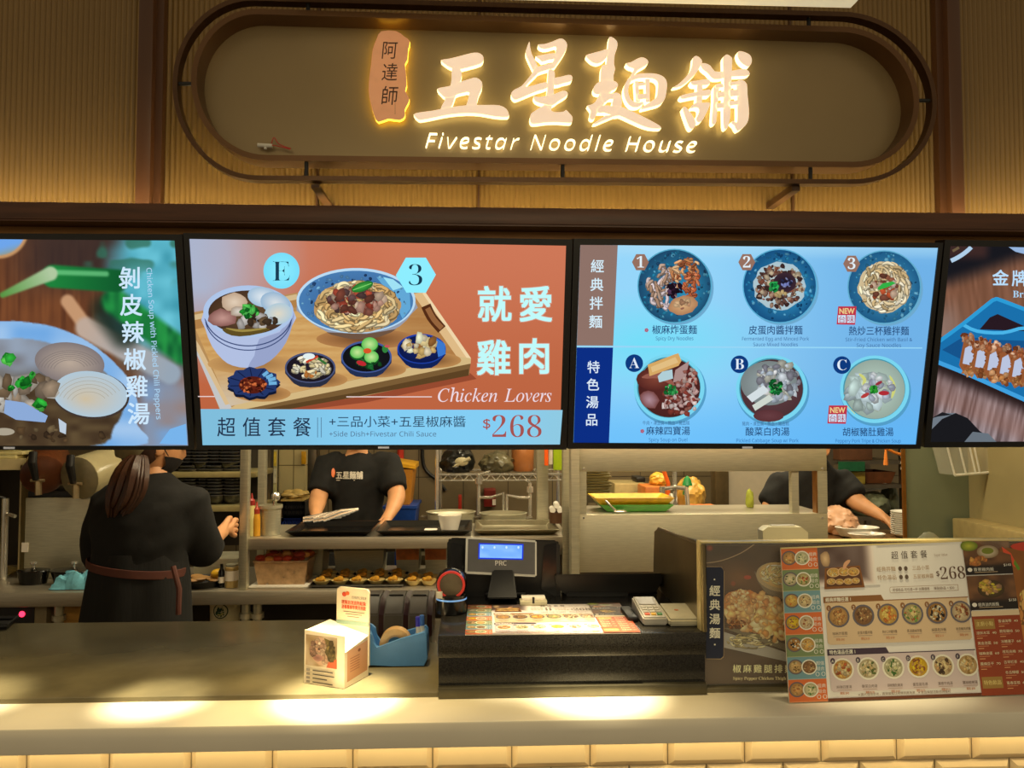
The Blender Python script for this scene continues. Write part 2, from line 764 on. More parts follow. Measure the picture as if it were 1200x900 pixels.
def fluted(x0, x1, z0, z1, y):
    mb = MB()
    per = .0152
    n = int((x1 - x0) / per)
    prof = []
    for k in range(n):
        for q, dy in ((0, 0), (.25, -.0030), (.5, -.0042), (.75, -.0030)):
            prof.append((x0 + (k + q) * per, y + dy))
    prof.append((x0 + n * per, y))
    bm = mb.bm
    lo = [bm.verts.new((a, b, z0)) for a, b in prof]
    hi = [bm.verts.new((a, b, z1)) for a, b in prof]
    for k in range(len(prof) - 1):
        bm.faces.new((lo[k], lo[k + 1], hi[k + 1], hi[k]))
    mb.box(x0, x0 + n * per, y + .001, y + .02, z0, z1)
    return mb


xl = P(166, 150, FY).x
xl2 = P(183, 150, FY).x
xr = P(1105, 150, FY).x
xr2 = P(1120, 150, FY).x
o = fluted(-2.6, xl, zb, 3.1, FY).build('wall_front', FLUTE, smooth=True); o['kind'] = 'structure'
o = fluted(xl2, xr, zb, 3.1, FY + .02).build('wall_front', FLUTE, smooth=True); o['kind'] = 'structure'
o = fluted(xr2, 2.88, zb, 3.1, FY).build('wall_front', FLUTE, smooth=True); o['kind'] = 'structure'
PILM = mat('brown_pilaster', (78, 48, 27), rough=.38, amt=.1, scale=4)
for k, (a, b) in enumerate(((xl, xl2), (xr, xr2))):
    s = MB().box(a, b, FY - .035, FY + .03, zb, 3.1, bev=.003)
    s.box(a - .02 if k else b, a if k else b + .02, FY - .01, FY + .03, zb, 3.1)
    struct('trim_%d' % (4 + k), s, PILM)
# seams and struts in the middle panel
s = MB()
for u in (371, 561, 930):
    q = P(u, 220, FY)
    s.box(q.x - .003, q.x + .003, FY + .004, FY + .02, zb, 3.1)
struct('trim_6', s, BROWN)
s = MB().box(-2.6, 2.9, FY + .055, FY + .085, zb - .1, 3.1)
struct('wall_bulkhead', s, mat('bulkhead_board', (70, 52, 34), rough=.7))

# dark beam with a cove behind its edge, bamboo board below
bt, bb = P(600, 243, 2.02).z, P(600, 263, 2.02).z
s = MB().box(-2.6, 2.9, 2.02, 2.055, bb, bt, bev=.003)
s.box(-2.6, 2.9, 2.055, FY + .05, bb, bb + .02)
s.box(-2.6, 2.9, 2.022, 2.06, bb - .004, bb)
struct('trim_1', s, mat('dark_beam', (84, 50, 30), rough=.42, amt=.25, scale=6, stretch=(1, 6, 12)))
BAMB = mat('bamboo_board', (176, 122, 62), rough=.5, amt=.22, scale=7, stretch=(1.2, 8, 22))
s = MB().box(-2.6, 2.9, 2.10, 2.13, 1.58, bb)
s.box(-2.6, 2.9, 2.13, 2.30, 1.58, 1.61)
s.box(-2.6, 2.9, 2.28, 2.31, 1.58, 2.5)
struct('trim_2', s, BAMB)
area('cove_led', (0.15, 2.125, bt - .012), (math.radians(180 - 44), 0, 0), 4.4, .02, 10, WARM2)

# ================================================================ serving counter
CX0, CX1 = -2.4, 1.90
LZ = 1.05
WZ = 1.06
counter = thing('serving_counter', (0, 1.5, 0), 'long serving counter with white front ledge, dark worktop and glowing tiled front', 'counter')
LIPY = 1.418
s = MB().box(CX0, CX1, LIPY, 1.58, 1.003, LZ, bev=.004)
s.build('ledge', mat('white_ledge', (236, 230, 212), rough=.32, amt=.03, scale=8), counter)
WTOP = mat('dark_stone_worktop', (106, 99, 76), rough=.24, amt=.28, scale=7)
s = MB().box(CX0, CX1, 1.542, 2.10, 1.0, WZ, bev=.003)
s.build('worktop', WTOP, counter)
s = MB().box(CX0, CX1, 1.478, 2.08, 0, 1.001)
s.build('counter_body', mat('counter_carcass', (150, 128, 92), rough=.7), counter)
TILE = mat('glazed_tile', (232, 208, 165), rough=.2, amt=.05, scale=6)
s = MB()
tw = .1486
xs = P(873, 880, 1.475).x
for r in range(12):
    z1 = 1.0158 - r * .0758
    off = xs + (tw / 2 if r % 2 else 0)
    for k in range(-16, 13):
        x0 = off + k * tw
        if x0 < CX0 or x0 + tw > CX1:
            continue
        zt = min(z1, 1.0005)
        z0 = z1 - .0750
        bm = s.bm
        b = .011
        f = [bm.verts.new(q) for q in ((x0 + b, 1.468, z0 + b), (x0 + tw - b, 1.468, z0 + b), (x0 + tw - b, 1.468, zt - b), (x0 + b, 1.468, zt - b))]
        g = [bm.verts.new(q) for q in ((x0 + .001, 1.477, z0), (x0 + tw - .001, 1.477, z0), (x0 + tw - .001, 1.477, zt), (x0 + .001, 1.477, zt))]
        bm.faces.new(f)
        for i in range(4):
            bm.faces.new((g[i], g[(i + 1) % 4], f[(i + 1) % 4], f[i]))
s.build('tile_front', TILE, counter, smooth=False)
area('ledge_led', (0, 1.447, 1.0), (0, 0, 0), 4.6, .012, 2.0, WARM2)

# ================================================================ raised stone till block
GR = mat('black_granite', (44, 42, 38), rough=.2, amt=.75, scale=420)
ux0 = P(514, 770, 1.545).x
ux1 = P(826, 770, 1.545).x
TZ = P(670, 742, 1.545).z
till = thing('till_block', ((ux0 + ux1) / 2, 1.7, WZ), 'black speckled granite till block on the counter under a flat menu mat', 'stand')
s = MB().box(ux0, ux1, 1.545, 1.98, WZ + .002, TZ - .045)
s.build('body', mat('black_granite_gloss', (34, 33, 31), rough=.12, amt=.4, scale=300), till)
s = MB().box(ux0 - .002, ux1 + .002, 1.541, 1.985, TZ - .045, TZ, bev=.003)
s.build('stone_top', GR, till)
s = MB().box(ux0, ux1, 1.530, 1.5415, LZ + .0005, WZ + .012, bev=.002)
s.box(ux0, ux1, 1.541, 1.56, WZ + .0005, WZ + .012)
s.build('plinth', mat('plinth_metal', (96, 92, 76), rough=.3, metal=.7), till)
xg = ux1 - .004
pa, pb = P(822, 640, 1.545), P(770, 617, 1.97)
s = MB()
f = [(xg, 1.545, TZ), (xg, 1.545, pa.z), (xg, 1.60, pa.z + .004), (xg, 1.93, pb.z), (xg, 1.965, pb.z - .012), (xg, 1.985, TZ)]
s.prism(f, [(x + .008, y, z) for x, y, z in f])
s.tube([(xg + .004, 1.545, TZ), (xg + .004, 1.545, pa.z), (xg + .004, 1.93, pb.z)], .005, 6)
s.build('side_screen', mat('dark_steel_screen', (140, 126, 92), rough=.3, metal=.8, amt=.3, scale=5), till)
# ================================================================ shop sign
SP = plane3(P(224, 95, 1.985), P(1077, 112, 2.04), P(600, 190, 2.012))
n = SP.n


def stadium(tl, tr, br, bl, lx, rx, n=28):
    out = [tl, ((tl[0] * 2 + tr[0]) / 3, (tl[1] * 2 + tr[1]) / 3), ((tl[0] + tr[0] * 2) / 3, (tl[1] + tr[1] * 2) / 3)]
    for a, b, x in ((tr, br, rx), (bl, tl, lx)):
        c = ((a[0] + b[0]) / 2, (a[1] + b[1]) / 2)
        for k in range(n + 1):
            th = math.pi * k / n
            out.append((c[0] + (a[0] - c[0]) * math.cos(th) + (x - c[0]) * math.sin(th), c[1] + (a[1] - c[1]) * math.cos(th)))
        if x == rx:
            out += [((br[0] * 2 + bl[0]) / 3, (br[1] * 2 + bl[1]) / 3), ((br[0] + bl[0] * 2) / 3, (br[1] + bl[1] * 2) / 3)]
    return out[:-1]


OUT = stadium((302, 10), (985, 31), (1000, 196), (312, 188), 224, 1077)
ccx, ccy = 650, 102


def inset(pts, d):
    out = []
    m = len(pts)
    for i in range(m):
        a, b = pts[i - 1], pts[(i + 1) % m]
        dx, dy = b[0] - a[0], b[1] - a[1]
        L = math.hypot(dx, dy)
        out.append((pts[i][0] - dy / L * d, pts[i][1] + dx / L * d))
    return out


INN = inset(OUT, 6.5)
sc = SP.hit(650, 102)
sign = thing('shop_sign', sc, 'long rounded brown shop sign with pale glowing brush characters above the screens', 'sign')
FRM = mat('sign_bronze', (104, 74, 46), rough=.34, metal=.6, amt=.12, scale=5)
s = MB()
bm = s.bm
rf = [bm.verts.new(SP.hit(x, y)) for x, y in OUT]
rb = [bm.verts.new(SP.hit(x, y) - n * .064) for x, y in OUT]
qf = [bm.verts.new(SP.hit(x, y)) for x, y in INN]
qb = [bm.verts.new(SP.hit(x, y) - n * .064) for x, y in INN]
m_ = len(OUT)
for i in range(m_):
    j = (i + 1) % m_
    bm.faces.new((rf[i], rf[j], qf[j], qf[i]))
    bm.faces.new((rf[i], rb[i], rb[j], rf[j]))
    bm.faces.new((qf[i], qf[j], qb[j], qb[i]))
    bm.faces.new((rb[i], qb[i], qb[j], rb[j]))
s.build('sign_frame', FRM, sign)
PD = .062
s = MB()
f = [SP.hit(x, y) - n * PD for x, y in INN]
s.prism(f, [p - n * .01 for p in f])
s.build('sign_panel', mat('sign_panel_brown', (146, 126, 90), rough=.33, metal=.35, amt=.06, scale=3), sign, smooth=False)
# outer rail: a bent flat bar with stand-offs
RP = plane3(P(202, 95, 1.985), P(1097, 112, 2.035), P(600, 212, 2.01))
RAIL = stadium((296, -5), (985, 13.5), (1000, 215.5), (302, 211), 202, 1098)
RIN = inset(RAIL, 5.5)
s = MB()
bm = s.bm
rf = [bm.verts.new(RP.hit(x, y)) for x, y in RAIL]
rb = [bm.verts.new(RP.hit(x, y) - RP.n * .03) for x, y in RAIL]
qf = [bm.verts.new(RP.hit(x, y)) for x, y in RIN]
qb = [bm.verts.new(RP.hit(x, y) - RP.n * .03) for x, y in RIN]
m_ = len(RAIL)
for i in range(m_):
    j = (i + 1) % m_
    bm.faces.new((rf[i], rf[j], qf[j], qf[i]))
    bm.faces.new((rf[i], rb[i], rb[j], rf[j]))
    bm.faces.new((qf[i], qf[j], qb[j], qb[i]))
    bm.faces.new((rb[i], qb[i], qb[j], rb[j]))
s.build('outer_rail', mat('rail_bronze', (88, 62, 40), rough=.3, metal=.6, amt=.1), sign)
for (ua, va, ub, vb) in ((358, 188, 358, 208), (660, 191, 660, 211), (952, 195, 952, 214), (208, 96, 225, 96), (1076, 116, 1096, 116), (360, 10, 360, 0), (950, 13, 950, 30)):
    s = MB().tube([SP.hit(ua, va) - n * .012, RP.hit(ub, vb) - RP.n * .012], .0055, 10)
    s.build('standoff', BLACK, sign)
for u in (366, 935):
    a, b = RP.hit(u, 213) - RP.n * .01, P(u + 6, 236, FY)
    s = MB().box(a.x - .008, a.x + .014, a.y + .01, FY + .02, b.z - .02, a.z + .0)
    s.build('support_strut', BROWN, sign)

# raised characters
LETF = mat('letter_face', (255, 226, 198), rough=.5, amt=.03, emit=.56)
LETE = mat('letter_glow', (255, 236, 165), rough=.5, amt=.02, emit=2.3)


def raised(strokes, name, k, ox, oy, off=.028, th=.020):
    mb = MB()
    for q_, st in enumerate(strokes):
        lift = .0004 * q_
        pts = smoothloop([(ox + x / k, oy + y / k) for x, y in st], 2)
        a = 0
        for i in range(len(pts)):
            a += pts[i - 1][0] * pts[i][1] - pts[i][0] * pts[i - 1][1]
        if a > 0:
            pts = pts[::-1]
        f = [SP.hit(x, y, -PD + off + lift) for x, y in pts]
        mb.prism(f, [p - n * (th + lift) for p in f], mi=0, side_mi=1)
    return mb.build(name, [LETF, LETE], sign, smooth=False)


def band(pts, w):
    """a brush stroke of varying width -> outline"""
    q = smooth2([(x, y) for x, y in pts], 3)
    ws = smooth2([(v, 0) for v in (w if isinstance(w, (list, tuple)) else [w] * len(pts))], 3)
    l, r = [], []
    for i, p in enumerate(q):
        a, b = q[max(i - 1, 0)], q[min(i + 1, len(q) - 1)]
        L = math.hypot(b[0] - a[0], b[1] - a[1]) or 1
        nx, ny = -(b[1] - a[1]) / L, (b[0] - a[0]) / L
        h = ws[i][0] / 2
        l.append((p[0] + nx * h, p[1] + ny * h))
        r.append((p[0] - nx * h, p[1] - ny * h))
    return l + r[::-1]


raised([
    [(580, 272), (640, 262), (720, 242), (790, 224), (838, 220), (872, 238), (880, 268), (862, 296), (800, 316), (730, 334), (690, 338), (640, 322), (600, 295)],
    [(660, 325), (715, 335), (727, 380), (712, 440), (690, 500), (670, 560), (640, 620), (575, 625), (605, 560), (610, 530), (640, 470), (655, 410)],
    [(553, 475), (600, 462), (660, 450), (720, 425), (790, 402), (830, 396), (868, 425), (868, 470), (850, 510), (835, 560), (825, 620), (755, 620), (765, 570), (780, 500), (740, 502), (700, 512), (660, 530), (610, 535), (580, 510)],
    [(388, 655), (430, 640), (520, 628), (640, 605), (760, 590), (900, 588), (990, 590), (1040, 615), (1057, 650), (1050, 672), (960, 668), (860, 650), (760, 645), (640, 655), (540, 675), (450, 692), (420, 690)],
], 'brush_character', 6, 420, 25)
raised([
    [(228, 138), (235, 190), (250, 250), (285, 320), (300, 360), (290, 395), (265, 400), (240, 350), (205, 275), (195, 235), (205, 195)],
    [(305, 165), (360, 162), (430, 140), (490, 115), (525, 118), (555, 150), (558, 190), (530, 250), (490, 310), (455, 360), (430, 380), (410, 350), (440, 310), (450, 260), (465, 200), (450, 185), (400, 200), (350, 205), (315, 190)],
    [(283, 270), (340, 258), (410, 245), (460, 245), (455, 290), (400, 300), (340, 318), (320, 300)],
    [(262, 400), (290, 365), (340, 352), (400, 335), (440, 335), (450, 370), (400, 385), (330, 405), (285, 425), (240, 440)],
    [(270, 405), (300, 420), (250, 470), (195, 535), (260, 525), (380, 495), (390, 545), (300, 575), (200, 615), (130, 645), (95, 650), (70, 620), (70, 590), (100, 560), (160, 530), (220, 460)],
    [(395, 390), (440, 392), (452, 430), (448, 500), (442, 570), (445, 610), (430, 680), (420, 740), (425, 780), (360, 780), (350, 720), (365, 660), (380, 600), (388, 520)],
    [(440, 465), (500, 450), (570, 433), (600, 440), (607, 465), (590, 490), (530, 505), (450, 525)],
    [(265, 620), (310, 628), (380, 615), (450, 600), (520, 572), (555, 580), (565, 605), (530, 635), (480, 665), (430, 700), (360, 690), (300, 675), (270, 650)],
    [(260, 760), (330, 715), (370, 700), (425, 750), (470, 760), (530, 755), (550, 740), (575, 765), (605, 800), (605, 840), (585, 855), (480, 848), (380, 850), (290, 862), (245, 858), (232, 820), (240, 780)],
], 'brush_character', 7.5, 590, 30)
raised([
    [(290, 105), (310, 98), (350, 125), (365, 155), (360, 200), (340, 260), (335, 340), (345, 380), (330, 440), (330, 500), (300, 600), (220, 600), (215, 500), (218, 400), (230, 350), (265, 340), (270, 280), (280, 200), (285, 150)],
    [(90, 260), (150, 240), (220, 222), (285, 205), (280, 260), (240, 310), (190, 333), (140, 320), (100, 285)],
    [(155, 545), (180, 510), (215, 490), (260, 480), (330, 485), (360, 500), (370, 525), (350, 555), (310, 575), (270, 605), (220, 605), (170, 600), (150, 575)],
    [(215, 590), (250, 610), (250, 680), (215, 740), (185, 770), (165, 815), (140, 828), (118, 805), (130, 750), (98, 705), (130, 695), (170, 670)],
    [(215, 590), (300, 598), (350, 588), (388, 602), (398, 640), (330, 648), (290, 648), (245, 680)],
    [(330, 640), (398, 630), (400, 715), (380, 740), (320, 720)],
    [(200, 720), (250, 700), (310, 705), (390, 715), (380, 790), (320, 790), (250, 765), (190, 765)],
    [(330, 780), (390, 715), (450, 735), (540, 775), (640, 825), (730, 875), (748, 895), (740, 905), (650, 900), (560, 870), (450, 820), (380, 790), (340, 795), (290, 815), (230, 840), (180, 862), (150, 862), (200, 830), (260, 790)],
    [(440, 330), (480, 322), (530, 295), (575, 278), (615, 290), (637, 318), (620, 345), (570, 375), (540, 395), (515, 430), (490, 470), (465, 475), (490, 420), (510, 380), (470, 365), (445, 345)],
    band([(480, 470), (545, 445), (620, 440), (700, 448), (755, 490), (757, 570), (735, 650), (660, 692), (575, 728)], [34, 40, 42, 50, 78, 78, 72, 46, 16]),
    band([(478, 465), (446, 530), (440, 590), (462, 655), (500, 690), (548, 694), (590, 676)], [30, 40, 42, 44, 50, 40, 16]),
    band([(532, 490), (538, 570), (545, 670)], [30, 32, 34]),
    band([(535, 522), (580, 514), (640, 508)], [24, 26, 26]),
    band([(628, 470), (630, 560), (632, 670)], [38, 36, 34]),
    band([(540, 630), (590, 622), (640, 622)], [46, 46, 46]),
], 'brush_character', 7.5, 675, 30)
raised([
    [(290, 140), (320, 120), (355, 140), (375, 175), (350, 230), (310, 290), (250, 350), (190, 395), (130, 413), (105, 410), (150, 385), (220, 320), (270, 250), (285, 190)],
    [(360, 195), (400, 188), (450, 210), (490, 262), (550, 265), (570, 270), (570, 325), (490, 335), (455, 315), (420, 275), (375, 240)],
    [(560, 265), (640, 258), (770, 240), (812, 285), (780, 305), (660, 310), (560, 325)],
    [(565, 150), (580, 120), (605, 108), (640, 130), (650, 160), (645, 300), (640, 450), (635, 600), (630, 700), (605, 785), (575, 785), (568, 700), (568, 550), (575, 400), (570, 280)],
    [(698, 100), (712, 78), (760, 85), (810, 110), (830, 150), (825, 190), (800, 220), (770, 210), (730, 180), (705, 140)],
    [(480, 420), (500, 385), (560, 375), (570, 410), (530, 420), (525, 480), (515, 600), (505, 720), (485, 750), (462, 735), (470, 620), (478, 520)],
    [(690, 355), (740, 340), (785, 380), (790, 470), (803, 600), (800, 700), (770, 760), (700, 810), (670, 760), (640, 735), (660, 715), (695, 730), (698, 600), (695, 480), (690, 400)],
    band([(500, 402), (560, 392)], 30), band([(630, 378), (715, 368)], 34), band([(515, 480), (580, 472)], 50), band([(630, 463), (710, 457)], 58),
    band([(508, 580), (575, 572)], 44), band([(625, 556), (705, 548)], 40),
    [(270, 355), (340, 345), (400, 335), (440, 340), (447, 375), (400, 390), (300, 390), (278, 378)],
    [(330, 385), (375, 385), (378, 470), (370, 560), (345, 590), (320, 560), (328, 470)],
    [(172, 490), (230, 470), (330, 450), (440, 428), (455, 455), (440, 485), (330, 490), (230, 510), (190, 515)],
    [(195, 600), (220, 588), (260, 630), (300, 690), (318, 740), (295, 785), (265, 788), (240, 740), (215, 670)],
    [(258, 605), (300, 560), (345, 545), (380, 550), (445, 550), (430, 610), (400, 670), (370, 720), (335, 728), (318, 700), (345, 640), (340, 600), (300, 595)],
], 'brush_character', 7.825, 775, 50)
# plaque with its small writing
s = MB()
pts = smoothloop([(420 + x / 6, 25 + y / 6) for x, y in [(160, 70), (265, 68), (320, 105), (362, 140), (350, 200), (345, 270), (328, 300), (335, 370), (340, 450), (330, 490), (358, 545), (345, 585), (325, 625), (328, 665), (290, 695), (210, 685), (140, 708), (110, 660), (85, 570), (72, 480), (80, 370), (90, 300), (100, 200), (130, 120)]], 2)
f = [SP.hit(x, y, -PD + .024) for x, y in pts]
s.prism(f, [p - n * .015 for p in f], 0, 1)
pq = s.build('plaque', [mat('plaque_wood', (228, 160, 112), rough=.5, amt=.05, emit=.28), mat('plaque_glow', (255, 205, 60), emit=3.0, amt=.02)], sign, smooth=False)
A = Art(SP, fn=lambda x, y, z: SP.hit(x, y, -PD + .0245 + z))
for ch, yy in (('阿', 47), ('達', 73), ('師', 101)):
    A.text(ch, 456, yy + 20, 22.5 if ch != '師' else 24, (70, 36, 16), align='c', wide=.86, shear=.10)
A.stroke([(463, 118), (463, 134)], 1.6, (70, 36, 16), taper=True)
A.build('plaque_writing', picture_mat('plaque_ink', 0, .6), pq)
# romanised name, lit tubes
v, fc = glyphs(sans('Fivestar Noodle House', True), -.02, 1.14)
s = MB()
x0, x1 = v[:, 0].min(), v[:, 0].max()


def sgn(p, off):
    t = (p[0] - x0) / (x1 - x0)
    return SP.hit(498.5 + t * 318 + p[1] * 24.5 * .04, 172.5 + t * 5.5 - p[1] * 24.5, -PD + off)


cent = sorted((sum(v[i][0] for i in q) / len(q)) for q in fc)
xs_ = sorted(set(round(float(p[0]), 4) for p in v))
gaps = sorted(((xs_[i + 1] - xs_[i], (xs_[i + 1] + xs_[i]) / 2) for i in range(len(xs_) - 1)), reverse=True)[:2]
cut = sorted(g[1] for g in gaps)
for w_ in range(3):
    lo, hi = ([-9] + cut)[w_], (cut + [99])[w_]
    s = MB()
    use = [q for q in fc if lo < sum(v[i][0] for i in q) / len(q) < hi]
    vm = {}
    for q in use:
        for i in q:
            if i not in vm:
                vm[i] = s.bm.verts.new(sgn(v[i], .020))
    for q in use:
        try:
            s.bm.faces.new([vm[i] for i in q])
        except ValueError:
            pass
    r = bmesh.ops.extrude_face_region(s.bm, geom=s.bm.faces[:])
    for e in r['geom']:
        if isinstance(e, bmesh.types.BMVert):
            e.co -= n * .014
    s.build('lettering', mat('lettering_glow', (255, 240, 190), emit=1.7, amt=.01), sign, smooth=False)
# loose cable connector left lying in the sign
q = SP.hit(311, 171, -PD + .02)
cc = thing('cable_connector', q, 'small loose white connector with red wires lying inside the sign edge', 'connector')
s = MB()
a, b = SP.hit(302, 170, -PD + .02), SP.hit(319, 171, -PD + .02)
s.tube([a, (a + b) / 2, b], .0055, 8)
s.tube([SP.hit(311, 171, -PD + .02), SP.hit(311, 175, -PD + .02)], .004, 6)
s.build('plug', WHITE, cc)
s = MB()
s.tube(smooth2([tuple(SP.hit(x, y, -PD + .02)) for x, y in ((318, 169), (321, 161), (326, 168), (334, 172), (341, 174))]), .0014, 6)
s.tube(smooth2([tuple(SP.hit(x, y, -PD + .022)) for x, y in ((318, 170), (325, 171), (333, 173), (340, 175))]), .0014, 6)
s.build('wire', mat('red_wire', (190, 60, 50)), cc)

# lamp at the very top of the view
la, lb = P(332, -8, 1.90), P(1006, 5, 1.90)
lamp = thing('strip_lamp', ((la.x + lb.x) / 2, 1.9, lb.z), 'long white strip lamp hanging above the shop sign', 'lamp')
s = MB().box(la.x, lb.x, 1.86, 1.92, lb.z + .012, lb.z + .06, bev=.006)
s.build('housing', WHITE, lamp)
s = MB()
pr = [(la.x, lb.z + .012), (la.x + .012, lb.z), (lb.x - .012, lb.z), (lb.x, lb.z + .012)]
s.prism([(x, 1.862, z) for x, z in pr], [(x, 1.918, z) for x, z in pr])
s.build('diffuser', mat('lamp_diffuser', (250, 240, 205), emit=.42, amt=.02), lamp)
# ================================================================ the four menu screens
SCREEN = picture_mat('screen_picture', 1.0)
BEZEL = mat('screen_bezel', (24, 24, 26), rough=.35, amt=.1)


def screen(label, bez, disp, yt, yb, logo):
    """bez / disp: corner pixels TL TR BR BL; top edge nearer than the bottom edge"""
    pl = plane3(P(*bez[0], yt[0]), P(*bez[1], yt[1]), P(*((bez[2][0] + bez[3][0]) / 2, (bez[2][1] + bez[3][1]) / 2), yb))
    n = pl.n
    t = thing('menu_screen', pl.hit((bez[2][0] + bez[3][0]) / 2, bez[2][1]), label, 'screen', 'menu screens over the counter')
    s = MB()
    bm = s.bm
    of = [bm.verts.new(pl.hit(*q)) for q in bez]
    ob = [bm.verts.new(pl.hit(*q) - n * .045) for q in bez]
    nf = [bm.verts.new(pl.hit(*q)) for q in disp]
    nb = [bm.verts.new(pl.hit(*q) - n * .004) for q in disp]
    for i in range(4):
        j = (i + 1) % 4
        bm.faces.new((of[i], of[j], nf[j], nf[i]))
        bm.faces.new((nf[i], nf[j], nb[j], nb[i]))
        bm.faces.new((of[i], ob[i], ob[j], of[j]))
    bm.faces.new(ob)
    s.build('bezel', BEZEL, t, smooth=False)
    s = MB()
    a, b = pl.hit(logo[0], logo[1] - 1.1, .0012), pl.hit(logo[0] + logo[2], logo[1] - 1.1, .0012)
    c, d = pl.hit(logo[0] + logo[2], logo[1] + 1.1, .0012), pl.hit(logo[0], logo[1] + 1.1, .0012)
    s.prism([a, b, c, d], [q - n * .0014 for q in (a, b, c, d)])
    s.build('badge', mat('badge_silver', (200, 200, 200), rough=.4, emit=.25), t)
    return t, Art(pl, fn=lambda x, y, z: pl.hit(x, y, -.0038 + z))


def done(t, A):
    return A.build('display_picture', SCREEN, t)


# ---------------------------------------------------------------- 1: green pepper and clam soup
t, A = screen('leftmost menu screen showing green pepper, clams and vertical white writing',
              [(-240, 272), (213.5, 274.5), (228, 527), (-226, 528)], [(-233, 278.5), (204.5, 282), (220.5, 522.5), (-219, 523)], (1.905, 1.915), 2.025, (4, 525, 13))
Z1 = 3.2125


def q1(pts):
    return [(x, y) for x, y in pts]


RIMO_ = [(-400, 400), (0, 375), (120, 380), (220, 400), (330, 450), (420, 520), (490, 600), (520, 690), (515, 760), (490, 850), (-400, 850)]
RIMI_ = [(-400, 450), (0, 440), (100, 440), (200, 460), (300, 500), (390, 560), (450, 640), (465, 700), (430, 770), (320, 850), (-400, 850)]


RIMO = smoothloop(RIMO_, 4)
RIMI = smoothloop(RIMI_, 4)


def pic1(s, t_, x, y):
    X, Y = (x) * Z1, (y - 260) * Z1
    nz = vnoise(X / 28, Y / 60, 1)
    c = mixc((112, 66, 40), (84, 48, 32), nz)
    c = mixc(c, (150, 92, 52), .5 * vnoise(X / 9, Y / 160, 2))
    c = mixc(c, (52, 42, 42), sstep(330, 150, Y) * sstep(-60, 200, X) * .8)
    cl = sstep(380, 520, X + (Y - 60) * .05 + 90 * (vnoise(X / 60, Y / 60, 3) - .5))
    c = mixc(c, mixc((62, 150, 170), (110, 200, 220), vnoise(X / 45, Y / 45, 4)), cl * sstep(620, 380, Y))
    c = mixc(c, mixc((150, 128, 122), (120, 160, 205), vnoise(X / 70, Y / 50, 6)), sstep(500, 640, Y) * sstep(480, 560, X))
    c = mixc(c, (52, 110, 90), sstep(.45, .7, vnoise(X / 55, Y / 40, 7)) * sstep(280, 340, X) * sstep(260, 120, Y) * .8)

    def line(px, py, qx, qy):
        L2 = (qx - px) ** 2 + (qy - py) ** 2
        h = max(0, min(1, ((X - px) * (qx - px) + (Y - py) * (qy - py)) / L2))
        return math.hypot(X - px - h * (qx - px), Y - py - h * (qy - py)), h
    d, h = line(255, 300, 325, 395)
    c = mixc(c, (196, 150, 112), sstep(34, 18, d))
    d, h = line(325, 400, 640, 570)
    c = mixc(c, mixc((190, 168, 152), (150, 165, 180), h), sstep(52, 30, d))
    d, h = line(400, 330, 470, 420)
    c = mixc(c, (28, 42, 34), sstep(90, 20, d) * .85)
    d, h = line(430, 300, 690, 490)
    c = mixc(c, mixc((20, 96, 50), (40, 150, 70), vnoise(X / 20, Y / 40, 9)), sstep(62, 34, d))
    d, h = line(200, 205, 440, 222)
    c = mixc(c, mixc((30, 130, 60), (18, 92, 46), h), sstep(50, 36, d))
    d, h = line(215, 190, 400, 196)
    c = mixc(c, (120, 210, 140), sstep(16, 3, d) * .7)
    d, h = line(10, 275, 190, 195)
    c = mixc(c, mixc((90, 150, 70), (175, 200, 160), h), sstep(16 + 16 * h, 5 + 16 * h, d))
    d = math.hypot(X + 5, Y - 25)
    c = mixc(c, (196, 148, 100), sstep(118, 108, d))
    c = mixc(c, mixc((110, 165, 235), (165, 150, 90), sstep(90, 160, Y + X * .3)), sstep(104, 98, d))
    SUB = ((-1.6, -1.6), (1.6, -1.6), (-1.6, 1.6), (1.6, 1.6), (0, 0))
    ko = sum(inside(RIMO, X + a, Y + b) for a, b in SUB) / 5
    ki = sum(inside(RIMI, X + a * 1.5, Y + b * 1.5) for a, b in SUB) / 5
    if ko:
        e = 0
        c = mixc(c, mixc((176, 206, 238), (112, 168, 226), vnoise(X / 80, Y / 60, 5)), ko)
    if ki:
        c0 = c
        c = mixc((122, 122, 128), (150, 165, 185), vnoise(X / 60, Y / 40, 8))
        c = mixc(c, mixc((62, 46, 32), (96, 78, 52), vnoise(X / 40, Y / 25, 2)), sstep(520, 640, Y + (X - 100) * .0))
        c = mixc(c0, c, ki)
    return c


A.grid([(-233, 278.5), (204.5, 282), (220.5, 522.5), (-219, 523)], 300, 170, pic1)
A.zoom(Z1, 0, 260)
# clams
A.ell(262, 530, 132, 76, (186, 168, 152), (128, 118, 118), rot=.12, n=40)
for k in range(6):
    A.arc(262, 560, 60 + 12 * k, 40 + 7 * k, 190, 340, 1.6, (120, 110, 108))
A.ell(342, 652, 145, 90, (66, 54, 48), rot=.1, n=40)
A.ell(340, 648, 140, 86, (206, 190, 160), (176, 200, 216), rot=.1, n=40, hx=-20, hy=20)
for k in range(5):
    A.arc(335, 690, 70 + 16 * k, 50 + 14 * k, 200, 330, 1.5, (166, 158, 140))
